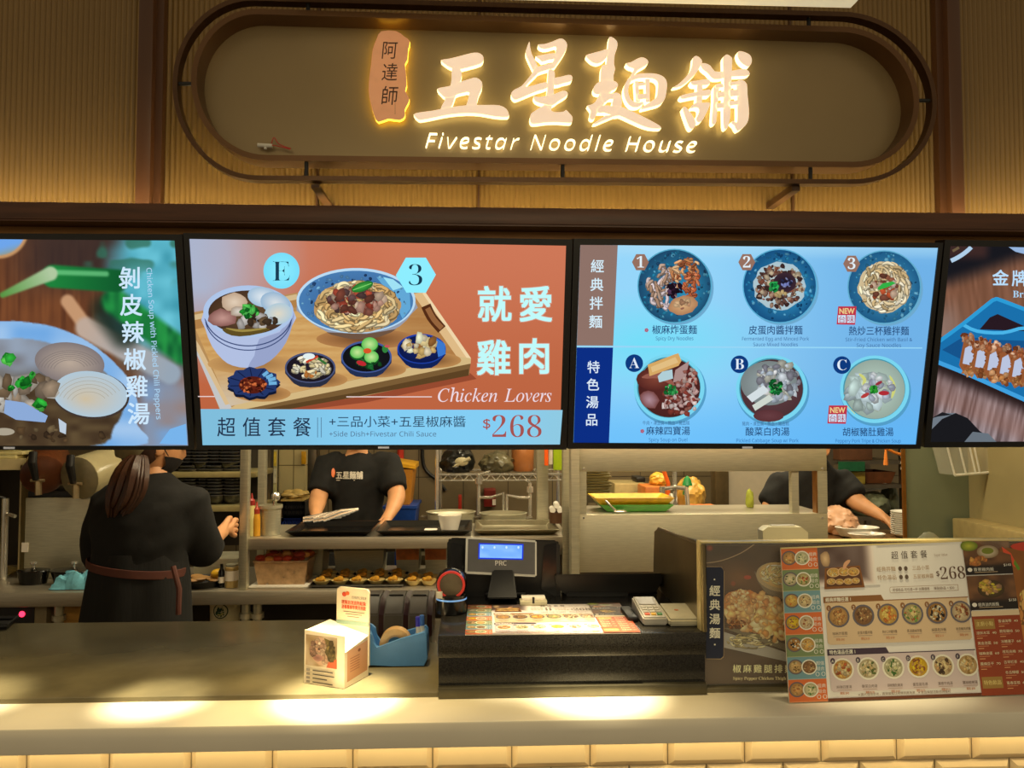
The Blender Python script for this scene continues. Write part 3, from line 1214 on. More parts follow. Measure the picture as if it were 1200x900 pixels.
# meat and greens
A.blobs(60, 640, 160, 60, 40, 34, [(176, 165, 150), (150, 130, 108), (205, 200, 190), (120, 98, 74)], 3)
A.poly([(20, 670), (90, 680), (180, 730), (170, 755), (60, 745), (15, 720)], (140, 170, 215))
A.poly([(220, 740), (250, 760), (248, 800), (225, 790)], (190, 205, 220))
A.ell(15, 790, 40, 14, (170, 160, 140))
A.blobs(200, 800, 200, 26, 16, 14, [(92, 70, 46), (70, 52, 36), (120, 100, 70)], 5)
for cx, cy, r in ((30, 522, 34), (92, 608, 36), (150, 688, 32), (120, 575, 18), (40, 625, 18)):
    A.blobs(cx, cy, r * .5, r * .4, 9, r * .5, [(30, 140, 40), (50, 180, 60), (20, 100, 30), (90, 200, 80)], int(cx))
A.poly([(600, 835), (640, 780), (700, 760), (705, 840)], (120, 180, 235))
# writing
A.zoom(1, 0, 0)
INKW = (206, 232, 252)
A.vtext('剝皮辣椒雞湯', 151.5, 312, 27, 31.8, INKW, off=.018, dx=2.2)
A.text(sans('Chicken Soup with Pickled Chili Peppers'), 171.5, 314, 8.6, (170, 210, 240), width=178, rot=math.radians(86.2), off=.01)
done(t, A)

# ---------------------------------------------------------------- 2: tray of noodles and soup
D2 = [(221.5, 280), (663.5, 288), (656, 521), (237.5, 521.5)]
t, A = screen('orange menu screen with a wooden tray of noodle bowls and the price 268',
              [(214.5, 273), (671, 280.5), (664, 527), (231, 527)], D2, (1.905, 1.925), 2.03, (443, 524.5, 13))


def pic2(s, t_, x, y):
    c = mixc((200, 112, 78), (186, 98, 62), t_)
    c = mixc(c, (212, 128, 98), sstep(.25, .6, s) * sstep(.7, 0, t_) * .5)
    g = max(0, 1 - math.hypot((x - 232) / 130, (y - 300) / 150))
    c = mixc(c, (172, 180, 204), min(1, g * 1.35))
    c = mixc(c, (205, 150, 140), max(0, 1 - math.hypot((x - 320) / 90, (y - 300) / 80)) * .5)
    return c


A.grid(D2, 60, 34, pic2)
ZK = 2.553
A.zoom(ZK, 210, 260)
# tray
A.poly([(60, 400), (870, 452), (890, 470), (560, 540), (300, 572), (130, 575)], (150, 74, 48))
A.poly([(45, 270), (350, 212), (735, 208), (872, 408), (868, 456), (560, 520), (300, 560), (120, 560), (47, 372)], (182, 140, 88))


def floorc(s, t_, x, y):
    X, Y = (x - 0), y
    g = vnoise(X / 90, Y / 4.5, 3)
    c = mixc((214, 172, 108), (196, 146, 84), g)
    c = mixc(c, (206, 200, 190), max(0, 1 - s * 3.0) * sstep(.4, 1, t_) * .7)
    c = mixc(c, (150, 96, 52), sstep(.62, .95, s) * .5)
    return c


A.grid([(45, 312), (700, 216), (846, 402), (150, 552)], 60, 40, floorc)
A.poly([(45, 292), (352, 232), (352, 255), (45, 322)], (176, 128, 74))
A.poly([(45, 278), (352, 216), (352, 232), (46, 294)], (212, 186, 140))
A.poly([(45, 345), (62, 372), (150, 545), (160, 560), (122, 560), (47, 384)], (196, 196, 196))
A.poly([(45, 345), (62, 372), (150, 545), (138, 548), (50, 380)], (216, 186, 140))
A.poly([(735, 208), (873, 408), (838, 414), (772, 320), (700, 216)], (222, 186, 134))
A.poly([(735, 208), (873, 408), (862, 410), (728, 214)], (240, 214, 170))
A.stroke([(738, 250), (755, 285), (786, 322)], 30, (84, 44, 22))
A.stroke([(743, 258), (762, 292), (786, 318)], 16, (150, 100, 60))
A.poly([(873, 408), (872, 424), (560, 487), (200, 560), (150, 560), (168, 548), (500, 478), (838, 404)], (212, 184, 130))
A.poly([(872, 424), (866, 460), (700, 492), (560, 518), (330, 560), (200, 560), (560, 487)], (122, 92, 54))
A.poly([(700, 492), (560, 518), (330, 560), (250, 560), (560, 505), (866, 440), (866, 460)], (92, 66, 36))
# soft shades below the bowls (in the picture itself)
A.ell(215, 425, 130, 30, (150, 104, 60), (196, 150, 92), n=30)
A.ell(560, 350, 150, 30, (96, 54, 30), (176, 124, 74), n=30)
for cx, cy in ((230, 520), (400, 478), (575, 448), (740, 420)):
    A.ell(cx + 18, cy - 6, 86, 24, (110, 70, 40), (188, 138, 82), n=24)
# soup cup
A.poly(smoothloop([(73, 270), (78, 320), (98, 372), (130, 412), (160, 430), (205, 437), (252, 428), (290, 400), (320, 360), (338, 310), (343, 268), (207, 240)], 2), (178, 192, 226))
A.poly(smoothloop([(205, 437), (252, 428), (290, 400), (320, 360), (338, 310), (343, 268), (300, 330), (240, 350), (225, 400)], 2), (152, 164, 202))
A.arc(207, 275, 131, 96, 8, 172, 3.4, (58, 74, 120), 30)
A.arc(207, 286, 129, 98, 8, 172, 3.0, (58, 74, 120), 30)
A.ell(207, 268, 135, 78, (196, 214, 240), (172, 196, 232), n=40)
A.ell(206, 271, 119, 66, (104, 78, 50), (70, 48, 34), n=40)
A.ell(165, 240, 42, 30, (226, 206, 182), (190, 162, 136), n=12, wob=.12)
A.ell(250, 225, 46, 30, (226, 234, 240), (160, 190, 215), rot=.2, n=20)
A.ell(288, 243, 46, 32, (220, 226, 228), (150, 182, 210), rot=.3, n=20)
A.ell(296, 275, 42, 32, (224, 216, 196), (176, 202, 216), rot=-.2, n=20)
A.ell(130, 288, 42, 27, (196, 150, 140), (136, 90, 84), n=11, wob=.12)
A.ell(178, 268, 26, 16, (220, 212, 200), (170, 150, 130), n=10, wob=.15)
A.blobs(230, 295, 60, 22, 18, 15, [(196, 190, 184), (110, 86, 60), (66, 50, 36), (170, 178, 190)], 4)
A.stroke([(130, 322), (180, 332), (270, 322)], 22, (96, 78, 34), taper=True)
A.stroke([(140, 318), (190, 326), (262, 318)], 7, (160, 140, 70), taper=True)
A.blobs(212, 268, 26, 18, 26, 9, [(40, 160, 50), (90, 210, 90), (20, 110, 36)], 6)
# noodle bowl
A.poly(smoothloop([(352, 240), (380, 290), (440, 328), (490, 344), (540, 350), (600, 342), (660, 312), (695, 275), (706, 238), (530, 200)], 2), (150, 156, 172))
A.poly(smoothloop([(440, 330), (490, 346), (540, 352), (600, 344), (650, 320), (560, 335)], 2), (110, 84, 66))
A.ell(529, 236, 178, 98, (176, 212, 238), (186, 220, 244), n=50)
A.ell(529, 238, 171, 92, (52, 88, 138), (72, 124, 178), n=50)
A.poly([(590, 165), (640, 172), (690, 215), (692, 260), (668, 290), (640, 230)], (98, 168, 214))
A.poly([(610, 165), (640, 172), (670, 195), (640, 205)], (160, 226, 244))
A.blobs(529, 238, 165, 86, 160, 5, [(74, 120, 168), (96, 150, 196), (40, 70, 116), (120, 180, 216)], 8)
A.ell(532, 254, 130, 77, (150, 110, 64), (190, 150, 96), n=40, wob=.03)
A.noodles(532, 254, 130, 77, 150, [(236, 208, 150), (222, 186, 124), (244, 224, 176), (204, 164, 104)], 8.5, 11)
A.blobs(528, 236, 80, 42, 70, 15, [(150, 92, 76), (120, 66, 52), (196, 150, 130), (178, 76, 56), (206, 176, 150), (100, 72, 70)], 12)
A.ell(548, 194, 34, 14, (70, 170, 70), (30, 110, 40), rot=-.35, n=16)
A.stroke([(520, 204), (575, 184)], 2.5, (130, 210, 110))


def dish(cx, cy, rx, ry, rim, inn, depth=22):
    A.poly(smoothloop([(cx - rx, cy), (cx - rx * .8, cy + ry * .75), (cx - rx * .4, cy + ry + depth * .5), (cx + rx * .4, cy + ry + depth * .5), (cx + rx * .8, cy + ry * .75), (cx + rx, cy), (cx, cy - ry * .5)], 2), [q * .55 for q in rim])
    A.ell(cx, cy, rx, ry, rim, n=36)
    A.ell(cx, cy + 1, rx * .93, ry * .90, inn, [q * .7 for q in inn], n=36)


pts = []
for k in range(44):
    a = 2 * math.pi * k / 44
    q = 1 + .07 * math.cos(11 * a)
    pts.append((222 + 76 * q * math.cos(a), 480 + 44 * q * math.sin(a)))
A.poly([(x, y + 8) for x, y in pts], (16, 24, 50))
A.poly(pts, (36, 54, 104))
for k in range(11):
    a = 2 * math.pi * k / 11
    A.stroke([(222 + 34 * math.cos(a), 484 + 22 * math.sin(a)), (222 + 72 * math.cos(a), 479 + 42 * math.sin(a))], 3, (20, 30, 66))
for a in (-.9, -.6, -.3, .05):
    A.stroke([(222 + 46 * math.cos(a), 482 + 28 * math.sin(a)), (222 + 70 * math.cos(a), 480 + 40 * math.sin(a))], 10, (110, 176, 220))
A.ell(220, 488, 42, 26, (110, 40, 24), (80, 26, 18), n=20)
A.blobs(220, 488, 40, 23, 60, 5, [(150, 60, 34), (90, 30, 20), (210, 110, 60), (60, 20, 14)], 14)
dish(392, 436, 76, 46, (76, 84, 120), (40, 32, 44))
A.noodles(392, 436, 62, 34, 46, [(226, 212, 170), (240, 232, 206), (206, 190, 140)], 8, 15)
A.stroke([(380, 420), (415, 402)], 7, (200, 66, 40))
A.stroke([(415, 408), (440, 425)], 7, (50, 110, 50))
A.ell(388, 402, 18, 9, (226, 240, 240))
A.blobs(395, 455, 20, 7, 6, 9, [(206, 130, 60)], 3)
dish(560, 404, 76, 48, (66, 88, 150), (26, 26, 32))
for cx, cy, rr in ((570, 366, 26), (533, 390, 23), (575, 404, 23)):
    A.ell(cx, cy + 4, rr, rr * .85, (24, 90, 34), n=22)
    A.ell(cx, cy, rr * .94, rr * .8, (196, 232, 150), (90, 190, 84), n=22)
A.blobs(560, 425, 44, 14, 9, 10, [(30, 110, 50), (60, 150, 70), (20, 70, 30)], 4)
A.ell(563, 386, 12, 8, (216, 84, 40))
A.ell(545, 423, 15, 7, (190, 40, 50), rot=.3)
A.ell(616, 380, 9, 12, (50, 130, 60))
A.ell(622, 372, 8, 4, (200, 80, 90))
dish(725, 380, 73, 45, (30, 62, 160), (20, 36, 104), 24)
A.poly([(765, 345), (795, 365), (797, 395), (775, 405)], (60, 120, 206))
A.blobs(720, 372, 44, 28, 34, 15, [(236, 210, 150), (216, 180, 110), (244, 228, 190), (180, 120, 60)], 17)
# badges
CY = (142, 238, 255)
A.ell(306, 146, 54, 54, CY, (120, 222, 250), n=44)
A.text(serif('E'), 306, 177, 88, (24, 60, 84), off=-.022, align='c')
A.poly([(648, 160), (678, 107), (738, 107), (768, 158), (738, 212), (680, 212)], CY)
A.text(serif('3'), 707, 191, 92, (20, 52, 76), off=-.024, align='c')
# big characters with a soft halo
for ch, x, y in (('就', 944, 288), ('愛', 1067, 288), ('雞', 941, 448), ('肉', 1062, 444)):
    A.text(ch, x, y, 112, (214, 150, 128), off=.045, align='c', wide=.94)
    A.text(ch, x, y, 112, (192, 250, 250), off=.022, align='c', wide=.94)
A.text(serif('Chicken', 'i'), 774, 538, 56, (238, 220, 228), width=178)
A.text(serif('Lovers', 'i'), 972, 538, 56, (238, 220, 228), width=142)
A.rect(500, 522, 756, 525, (232, 210, 208))
A.rect(56, 521, 106, 524, (232, 210, 208))
# lower band


def band2(s, t_, x, y):
    c = mixc((128, 190, 220), (132, 206, 244), sstep(.1, .5, s))
    return mixc(c, (150, 200, 216), sstep(.8, 1, s) * .6)


A.grid([(64, 560), (1147, 563), (1139, 666), (70, 668)], 24, 4, band2)
for k, ch in enumerate('超值套餐'):
    A.text(ch, 141 + 75.5 * k, 637, 62, (34, 50, 76), off=.004, align='c', wide=.92)
A.rect(413, 585, 415, 645, (84, 120, 150))
A.rect(424, 585, 426, 645, (84, 120, 150))
A.text('+三品小菜+五星椒麻醬', 449, 611, 36, (40, 64, 92), width=408)
A.text(sans('+Side Dish+Fivestar Chili Sauce'), 449, 642, 21, (84, 112, 140), width=320)
A.text(serif('$'), 909, 617, 40, (168, 84, 80), width=22)
A.text(serif('268'), 937, 645, 95, (166, 82, 78), width=147, off=-.018)
done(t, A)

# ---------------------------------------------------------------- 3: six bowls
D3 = [(680, 287), (1100, 290.5), (1074, 521), (672, 519)]
t, A = screen('light blue menu screen with six numbered and lettered bowls from above',
              [(672.5, 279.5), (1105.5, 284.5), (1079, 526), (665, 526)], D3, (1.925, 1.945), 2.045, (870, 524.5, 12))


def pic3(s, t_, x, y):
    c = mixc((150, 214, 250), (112, 178, 232), sstep(.25, .95, s))
    c = mixc(c, (110, 224, 248), max(0, 1 - math.hypot((s - .2) / .35, (t_ - .5) / .28)) * .85)
    c = mixc(c, (92, 184, 252), sstep(.6, 1, t_) * .65)
    c = mixc(c, (176, 222, 246), sstep(.08, 0, t_) * .6)
    return c


A.grid(D3, 56, 32, pic3)
ZT = 2.2222
A.zoom(ZT, 660, 260)
A.poly([(44.5, 60), (142, 61), (130, 325), (35.5, 325)], (142, 114, 104))
A.poly([(35.5, 325), (130, 325), (119, 577.5), (27, 575.5)], (12, 46, 132))
A.poly([(35.5, 322), (935, 327), (935, 330), (35.5, 327)], (150, 214, 246))
A.vtext('經典拌麵', 89, 97, 36, 48.2, (214, 238, 250), off=.012, dx=-1.5)
A.vtext('特色湯品', 79, 361, 34, 45.6, (220, 236, 250), off=.012, dx=-1.6)


def blueplate(cx, cy, r, dark, light):
    A.ell(cx + 5, cy + 5, r, r, (110, 170, 206), n=44)
    A.ell(cx, cy, r, r, light, dark, n=48, hx=r * .35, hy=r * .2)
    A.blobs(cx, cy, r * .94, r * .94, 170, 5, [dark, light, mixc(dark, light, .5), mixc(light, (200, 230, 240), .3)], int(cx), n_side=5)
    A.arc(cx, cy, r * .985, r * .985, 0, 360, 3, mixc(light, (160, 220, 240), .35), 44)


def hexb(cx, cy, ch):
    A.poly([(cx - 22, cy), (cx - 11, cy - 21), (cx + 11, cy - 21), (cx + 22, cy), (cx + 11, cy + 21), (cx - 11, cy + 21)], (150, 112, 96))
    A.text(serif(ch), cx, cy + 14, 42, (226, 240, 248), off=-.006, align='c')


blueplate(290, 167, 97, (30, 70, 104), (44, 142, 182))
A.noodles(262, 172, 46, 62, 60, [(206, 190, 190), (190, 160, 140), (170, 136, 112), (216, 200, 206)], 6, 21)
A.noodles(320, 135, 44, 42, 60, [(196, 130, 82), (220, 160, 110), (150, 84, 52), (236, 190, 140)], 5, 22)
A.noodles(335, 165, 30, 34, 30, [(176, 90, 56), (200, 120, 80)], 5, 24)
A.blobs(288, 175, 18, 20, 22, 8, [(50, 26, 46), (86, 56, 84), (30, 18, 30)], 23)
A.ell(312, 217, 38, 24, (216, 172, 124), (176, 126, 88), rot=-.2, n=18, wob=.06)
A.blobs(315, 215, 24, 12, 10, 8, [(196, 146, 110), (150, 96, 80), (226, 186, 140)], 25)
hexb(201, 105, '1')
blueplate(564, 167, 97, (22, 76, 124), (50, 148, 196))
A.ell(563, 168, 68, 63, (196, 206, 200), (170, 196, 206), n=30, wob=.05)
A.blobs(563, 168, 62, 56, 190, 7, [(120, 84, 72), (90, 60, 54), (160, 130, 110), (200, 180, 150), (70, 46, 44), (150, 90, 70)], 31)
A.ell(577, 158, 30, 26, (24, 20, 34), (60, 40, 50), n=20)
A.blobs(583, 160, 14, 13, 14, 5, [(120, 130, 190), (40, 40, 70), (160, 170, 220)], 32)
A.blobs(548, 172, 10, 15, 18, 6, [(20, 130, 60), (50, 180, 90), (16, 90, 44)], 33)
A.blobs(567, 190, 14, 8, 8, 7, [(220, 190, 130)], 34)
hexb(478, 105, '2')
blueplate(836, 170, 96, (30, 88, 132), (62, 146, 186))
A.ell(836, 170, 68, 66, (170, 140, 96), (210, 190, 150), n=30, wob=.04)
A.noodles(836, 170, 69, 67, 130, [(236, 222, 186), (222, 200, 156), (208, 180, 130), (244, 234, 206)], 6, 41)
A.blobs(838, 170, 38, 36, 46, 9, [(160, 96, 70), (206, 176, 150), (196, 86, 50), (120, 70, 54), (216, 196, 180)], 42)
A.poly([(818, 172), (832, 160), (858, 155), (866, 160), (845, 170), (822, 178)], (50, 176, 70))
hexb(751, 109, '3')


def cup(cx, cy, rx, ry, broth):
    A.ell(cx + 3, cy + 6, rx + 2, ry + 2, (84, 158, 200), n=44)
    A.ell(cx, cy, rx, ry, (112, 206, 232), (122, 214, 240), n=48)
    A.ell(cx - 1, cy - 1, rx * .9, ry * .9, (70, 150, 170), n=48)
    A.ell(cx, cy, rx * .875, ry * .875, broth, [q * .8 for q in broth], n=44)


def disc(cx, cy, ch):
    A.ell(cx, cy, 23, 23, (14, 58, 126), n=32)
    A.text(serif(ch), cx, cy + 13, 40, (226, 238, 250), off=-.008, align='c')


cup(276, 432, 92, 88, (92, 42, 38))
A.ell(240, 410, 50, 30, (128, 66, 52), (86, 38, 34), n=16)
A.stroke([(205, 405), (250, 400), (290, 425)], 16, (150, 90, 76), taper=True)
A.poly([(220, 372), (290, 345), (300, 342), (308, 362), (300, 375), (225, 402)], (214, 168, 100))
A.poly([(228, 378), (292, 352), (300, 366), (232, 392)], (226, 190, 130))
A.poly([(246, 402), (258, 390), (284, 384), (286, 408), (250, 418)], (176, 206, 214))
A.poly([(292, 386), (328, 362), (318, 412), (286, 418)], (172, 140, 136))
A.ell(224, 464, 26, 22, (176, 140, 150), (120, 70, 66), rot=.5, n=12, wob=.1)
A.blobs(305, 460, 46, 44, 90, 8, [(206, 166, 160), (176, 110, 96), (230, 210, 204), (140, 62, 52)], 51)
A.blobs(330, 405, 18, 26, 24, 7, [(180, 110, 96), (206, 176, 166), (130, 50, 44)], 53)
A.blobs(280, 438, 16, 14, 26, 5, [(30, 130, 60), (70, 190, 100), (20, 90, 40)], 52)
disc(185, 368, 'A')
cup(543, 435, 93, 88, (96, 62, 66))
A.ell(536, 420, 74, 58, (150, 164, 166), (120, 130, 130), n=24)
A.blobs(560, 415, 56, 50, 110, 10, [(206, 214, 220), (176, 188, 200), (226, 230, 232), (130, 130, 140), (190, 190, 176)], 61)
A.poly([(478, 455), (522, 425), (535, 440), (492, 470)], (212, 222, 226))
A.poly([(492, 478), (536, 450), (548, 462), (500, 492)], (206, 214, 204))
A.ell(535, 505, 40, 16, (104, 62, 66), (90, 50, 54), n=16)
A.blobs(553, 430, 18, 18, 34, 6, [(20, 110, 50), (50, 170, 80), (14, 70, 30)], 62)
disc(459, 371, 'B')
cup(811, 436, 90, 88, (186, 210, 196))
A.blobs(790, 445, 50, 46, 34, 20, [(200, 220, 224), (190, 212, 206), (206, 222, 200)], 71)
for pts in ([(770, 395), (785, 410), (780, 425)], [(850, 400), (862, 430), (855, 460)], [(740, 480), (760, 500)]):
    A.stroke(pts, 9, (206, 210, 120), taper=True)
A.blobs(820, 430, 36, 34, 34, 10, [(206, 214, 220), (176, 186, 200), (150, 150, 166), (220, 226, 226)], 72)
A.ell(786, 452, 12, 5, (180, 60, 60), rot=-.5)
A.ell(835, 446, 14, 6, (176, 44, 54))
A.ell(822, 420, 10, 4, (150, 50, 60), rot=-.5)
A.blobs(807, 436, 9, 9, 20, 5, [(20, 140, 40), (60, 180, 60)], 73)
disc(726, 373, 'C')
for x, y in ((714, 220), (690, 478)):
    A.poly([(x + 2, y), (x + 50, y), (x + 46, y + 48), (x - 2, y + 47)], (190, 52, 72))
    A.text('NEW', x + 25, y + 19, 20, (236, 206, 140), width=40, align='c', off=.03)
    A.rect(x + 2, y + 23, x + 22, y + 43, (206, 226, 246))
    A.rect(x + 25, y + 23, x + 45, y + 43, (206, 226, 246))
    A.text('台', x + 12, y + 41, 20, (170, 52, 76), align='c')
    A.text('味', x + 35, y + 41, 20, (170, 52, 76), align='c')
NAVY = (36, 74, 122)
for tx, cx, yy, w_, en in (('椒麻炸蛋麵', 290, 290, 116, ('Spicy Dry Noodles',)), ('皮蛋肉醬拌麵', 553, 291, 140, ('Fermented Egg and Minced Pork', 'Sauce Mixed Noodles')), ('熱炒三杯雞拌麵', 822, 293, 156, ('Stir-Fried Chicken with Basil &', 'Soy Sauce Noodles'))):
    A.text(tx, cx, yy, 25, NAVY, width=w_, align='c', off=.008)
    for k, e in enumerate(en):
        A.text(sans(e), cx, yy + 18 + 15 * k, 13, (62, 106, 156), align='c', width=(98 if len(en) == 1 else (174, 116)[k]))
for tx, sub, cx, yy, w_, en, we in (('麻辣四寶湯', '牛肉・凍豆腐・鴨血・豬血糕', 273, 553, 114, 'Spicy Soup on Duel', 100), ('酸菜白肉湯', '豬肉・凍豆腐・鴨血・豬血糕', 532, 555, 114, 'Pickled Cabbage Soup w/ Pork', 162), ('胡椒豬肚雞湯', '', 794, 556, 132, 'Peppery Pork Tripe & Chicken Soup', 170)):
    A.text(tx, cx, yy, 24, NAVY, width=w_, align='c', off=.008)
    A.text(sans(en), cx, yy + 19, 13, (50, 110, 176), align='c', width=we)
    if sub:
        A.text(sub, cx - 5, yy - 25, 12, (62, 104, 150), align='c', width=122)
for x, y in ((217, 282), (206, 545)):
    for k in range(5):
        a = k * 1.257
        A.ell(x + 3 * math.cos(a), y + 3 * math.sin(a), 2.6, 2.6, (176, 96, 120), n=8)
done(t, A)

# ---------------------------------------------------------------- 4: sliced meat on a blue plate
D4 = [(1114, 288.5), (1420, 292), (1405, 517), (1090.5, 518)]
t, A = screen('rightmost menu screen with sliced crisp meat on a blue plate',
              [(1107.5, 281), (1427, 285), (1411, 523), (1083, 524.5)], D4, (1.953, 1.95), 2.062, (1250, 521, 12))


def pic4(s, t_, x, y):
    g = vnoise(x / 2.2 + y / 9, y / 40, 3)
    if y < 395:
        c = mixc((112, 74, 54), (140, 96, 74), vnoise(x / 3.0 - y / 30, y / 30, 4))
        c = mixc(c, (24, 24, 30), sstep(345, 318, y + (x - 1112) * .35))
        c = mixc(c, (146, 124, 116), sstep(1140, 1108, x) * sstep(340, 380, y) * .7)
        c = mixc(c, (60, 40, 38), sstep(310, 295, y) * sstep(1165, 1150, x))
    else:
        c = mixc((84, 66, 66), (176, 160, 164), g)
        e = y - (424 + (x - 1099) * .43)
        c = mixc(c, (40, 28, 28), sstep(24, 4, e))
        c = mixc(c, (150, 96, 76), sstep(0, 40, e) * sstep(60, 40, e) * .35)
    return c


A.grid(D4, 190, 120, pic4)
A.arc(1072, 262, 78, 52, 32, 57, 5, (176, 206, 232))
A.arc(1072, 258, 72, 46, 44, 52, 3, (110, 92, 66))
A.poly([(1182, 289.5), (1190, 295), (1202, 298), (1230, 299), (1250, 291)], (150, 180, 220))
PLATE = [(1098, 402), (1128, 380), (1158, 356), (1166, 351), (1176, 353), (1240, 378), (1300, 402), (1300, 512), (1240, 486), (1200, 468), (1140, 441), (1098, 424)]
A.poly(PLATE, (26, 112, 172))
A.poly([(1104, 410), (1130, 394), (1160, 398), (1220, 400), (1290, 420), (1290, 490), (1200, 452), (1140, 428)], (22, 84, 140))
A.poly([(1148, 386), (1160, 372), (1169, 368), (1200, 382), (1240, 400), (1200, 388)], (40, 26, 34))
A.stroke([(1128, 380), (1145, 388), (1175, 390), (1205, 384), (1250, 392)], 4, (74, 180, 232))
A.stroke([(1098, 402), (1128, 380), (1158, 356), (1166, 351), (1176, 353), (1240, 378), (1300, 402)], 4.5, (44, 156, 214))
A.stroke([(1098, 424), (1140, 441), (1200, 468), (1300, 512)], 5, (64, 160, 222))
rg = random.Random(5)
for k in range(14):
    x = 1130 + k * 14.5
    y = 400 + k * 3.8
    A.poly([(x, y - 4), (x + 11, y - 8), (x + 16, y + 16), (x + 11, y + 34), (x + 1, y + 40), (x - 6, y + 28)], (150, 88, 50))
    A.poly([(x + 1, y + 8), (x + 8, y + 4), (x + 12, y + 16), (x + 7, y + 28), (x - 2, y + 26)], (186, 196, 222))
    A.blobs(x + 5, y - 2, 7, 6, 14, 3.4, [(206, 150, 110), (170, 96, 58), (226, 180, 146), (130, 66, 36)], 90 + k)
    A.blobs(x + 6, y + 33, 7, 7, 14, 3.4, [(190, 126, 70), (150, 84, 44), (216, 160, 110)], 120 + k)
    A.blobs(x + 13, y + 15, 3, 12, 10, 3, [(176, 100, 54), (140, 76, 40)], 150 + k)
A.poly([(1091, 500), (1103, 488), (1120, 484), (1134, 490), (1148, 505), (1168, 518), (1090, 518)], (26, 26, 30))
A.poly([(1091, 492), (1102, 484), (1120, 484), (1104, 491), (1091, 504)], (112, 122, 132))
A.poly([(1130, 518), (1140, 506), (1158, 508), (1168, 518)], (104, 114, 124))
A.poly([(1092, 490), (1104, 483), (1116, 486), (1100, 488)], (30, 30, 34))
A.text('金', 1172.5, 333, 19.5, (186, 222, 250), align='c', off=.02)
A.text('牌', 1195, 333.5, 19.5, (186, 222, 250), align='c', off=.02)
A.text(serif('Bri'), 1187, 348.5, 11.5, (170, 210, 240))
done(t, A)
# ================================================================ things standing on the counter
# ---------------------------------------------------------------- charity collection box
ACR = mat('clear_acrylic', (240, 236, 222), rough=.08, amt=.01, alpha=.35, spec=.6)
CARD = mat('white_card', (246, 238, 222), rough=.45, amt=.02)
PRINT = picture_mat('printed_picture', 0, .4)
c0 = PZ(357, 800, WZ)        # front left foot
c1 = PZ(404, 807.5, WZ)      # front right foot
c2 = PZ(427, 796, WZ)        # right rear foot
h = (P(357, 738, c0.y).z - WZ)
wv, dv = c1 - c0, c2 - c1
dv = Vector((-wv.y, wv.x, 0)).normalized() * .085
box = thing('collection_box', (c0 + c1) / 2 + dv / 2, 'white charity collection box with dog photo and tall back card, left of blue tape dispenser', 'box')
up = Vector((0, 0, 1))
wn, dn = wv.normalized(), dv.normalized()
W_ = wv.length
CARD2 = mat('box_card', (240, 226, 200), rough=.4, amt=.02)
s = MB()
rear = c0 + dv
o_ = Vector((c0.x, c0.y, WZ + .001))
# box with a slot roof that rises to the back card
s.prism([o_, o_ + wv, o_ + wv + up * (h * .66), o_ + up * (h * .985)], [o_ + dv, o_ + dv + wv, o_ + dv + wv + up * (h * .78), o_ + dv + up * h])
s.build('box_body', CARD2, box, smooth=False)
s = MB()
f = [o_, o_ + wv, o_ + wv + up * (h * .97), o_ + up * h]
s.prism([p - dn * .002 for p in f], [p - dn * .0002 for p in f])
s.build('front_panel', CARD2, box, smooth=False)
s = MB()
hh = P(380, 690, c0.y + .05).z - WZ
b0 = o_ + dv * .98 + wv * .18 + up * .02
b1 = o_ + dv * .98 + wv * 1.02 + up * .02
r = .010
th = dn * .004


def rounded_card(a, b, zt, r):
    d = (b - a).normalized()
    pts = [a, b, b + up * (zt - r)]
    for k in range(1, 6):
        q = k / 6 * math.pi / 2
        pts.append(b - d * r + up * (zt - r) + d * r * math.cos(q) + up * r * math.sin(q))
    pts.append(b - d * r + up * zt)
    pts.append(a + d * r + up * zt)
    for k in range(1, 6):
        q = k / 6 * math.pi / 2
        pts.append(a + d * r + up * (zt - r) - d * r * math.sin(q) + up * r * math.cos(q))
    pts.append(a + up * (zt - r))
    return pts


bp = rounded_card(b0, b1, hh - .02, r)
s.prism(bp, [p + th for p in bp])
bc = s.build('back_card', CARD2, box, smooth=False)


def face_fn(o, ux, uz, nrm, w, hgt):
    """unit square art -> a face of an object; x right 0..100, y down 0..100*h/w"""
    def fn(x, y, z):
        return o + ux * (x / 100 * w) + uz * (hgt - y / 100 * w) + nrm * (z + .0006)
    return fn


fr = -dn
A = Art(fn=face_fn(o_ - dn * .002, wn, up, fr, W_, h), step=2e-5)
H = 100 * h / W_
A.grid([(4, 9), (82, 9), (82, 72), (4, 72)], 16, 14, lambda s, t, x, y: mixc((206, 188, 168), (150, 120, 78), vnoise(x / 18, y / 18, 2)))
A.ell(42, 40, 26, 29, (216, 184, 160), (196, 160, 136), n=18, wob=.06)
A.poly([(50, 12), (72, 18), (81, 56), (66, 68), (58, 40)], (112, 96, 50))
A.poly([(62, 58), (82, 52), (82, 72), (56, 72)], (190, 86, 48))
A.blobs(42, 40, 21, 24, 60, 6, [(206, 176, 150), (226, 200, 176), (190, 150, 126)], 4)
A.ell(36, 54, 13, 7, (120, 80, 80), (170, 124, 110), n=14)
A.ell(38, 36, 3, 2.4, (84, 62, 54), n=10)
A.ell(58, 34, 3, 2.4, (84, 62, 54), n=10)
A.blobs(24, 36, 8, 14, 24, 5, [(130, 96, 80), (170, 130, 110)], 5)
A.blobs(68, 38, 9, 19, 40, 6, [(100, 86, 46), (126, 108, 60), (80, 66, 36)], 6)
for k in range(5):
    A.rect(24, 79 + 8 * k, 24 + (50, 54, 36, 50, 30)[k], 81.4 + 8 * k, (70, 60, 54))
    A.rect(8, 78 + 8 * k, 17, 83 + 8 * k, (150, 140, 128)) if k < 4 else None
A.rect(50, 122, 86, 124, (90, 78, 70))
A.rect(50, 129, 90, 131, (90, 78, 70))
A.build('front_picture', PRINT, box)
rw = dv.length
A = Art(fn=face_fn(o_ + wv, dn, up, wn, rw, h * .70), step=2e-5)
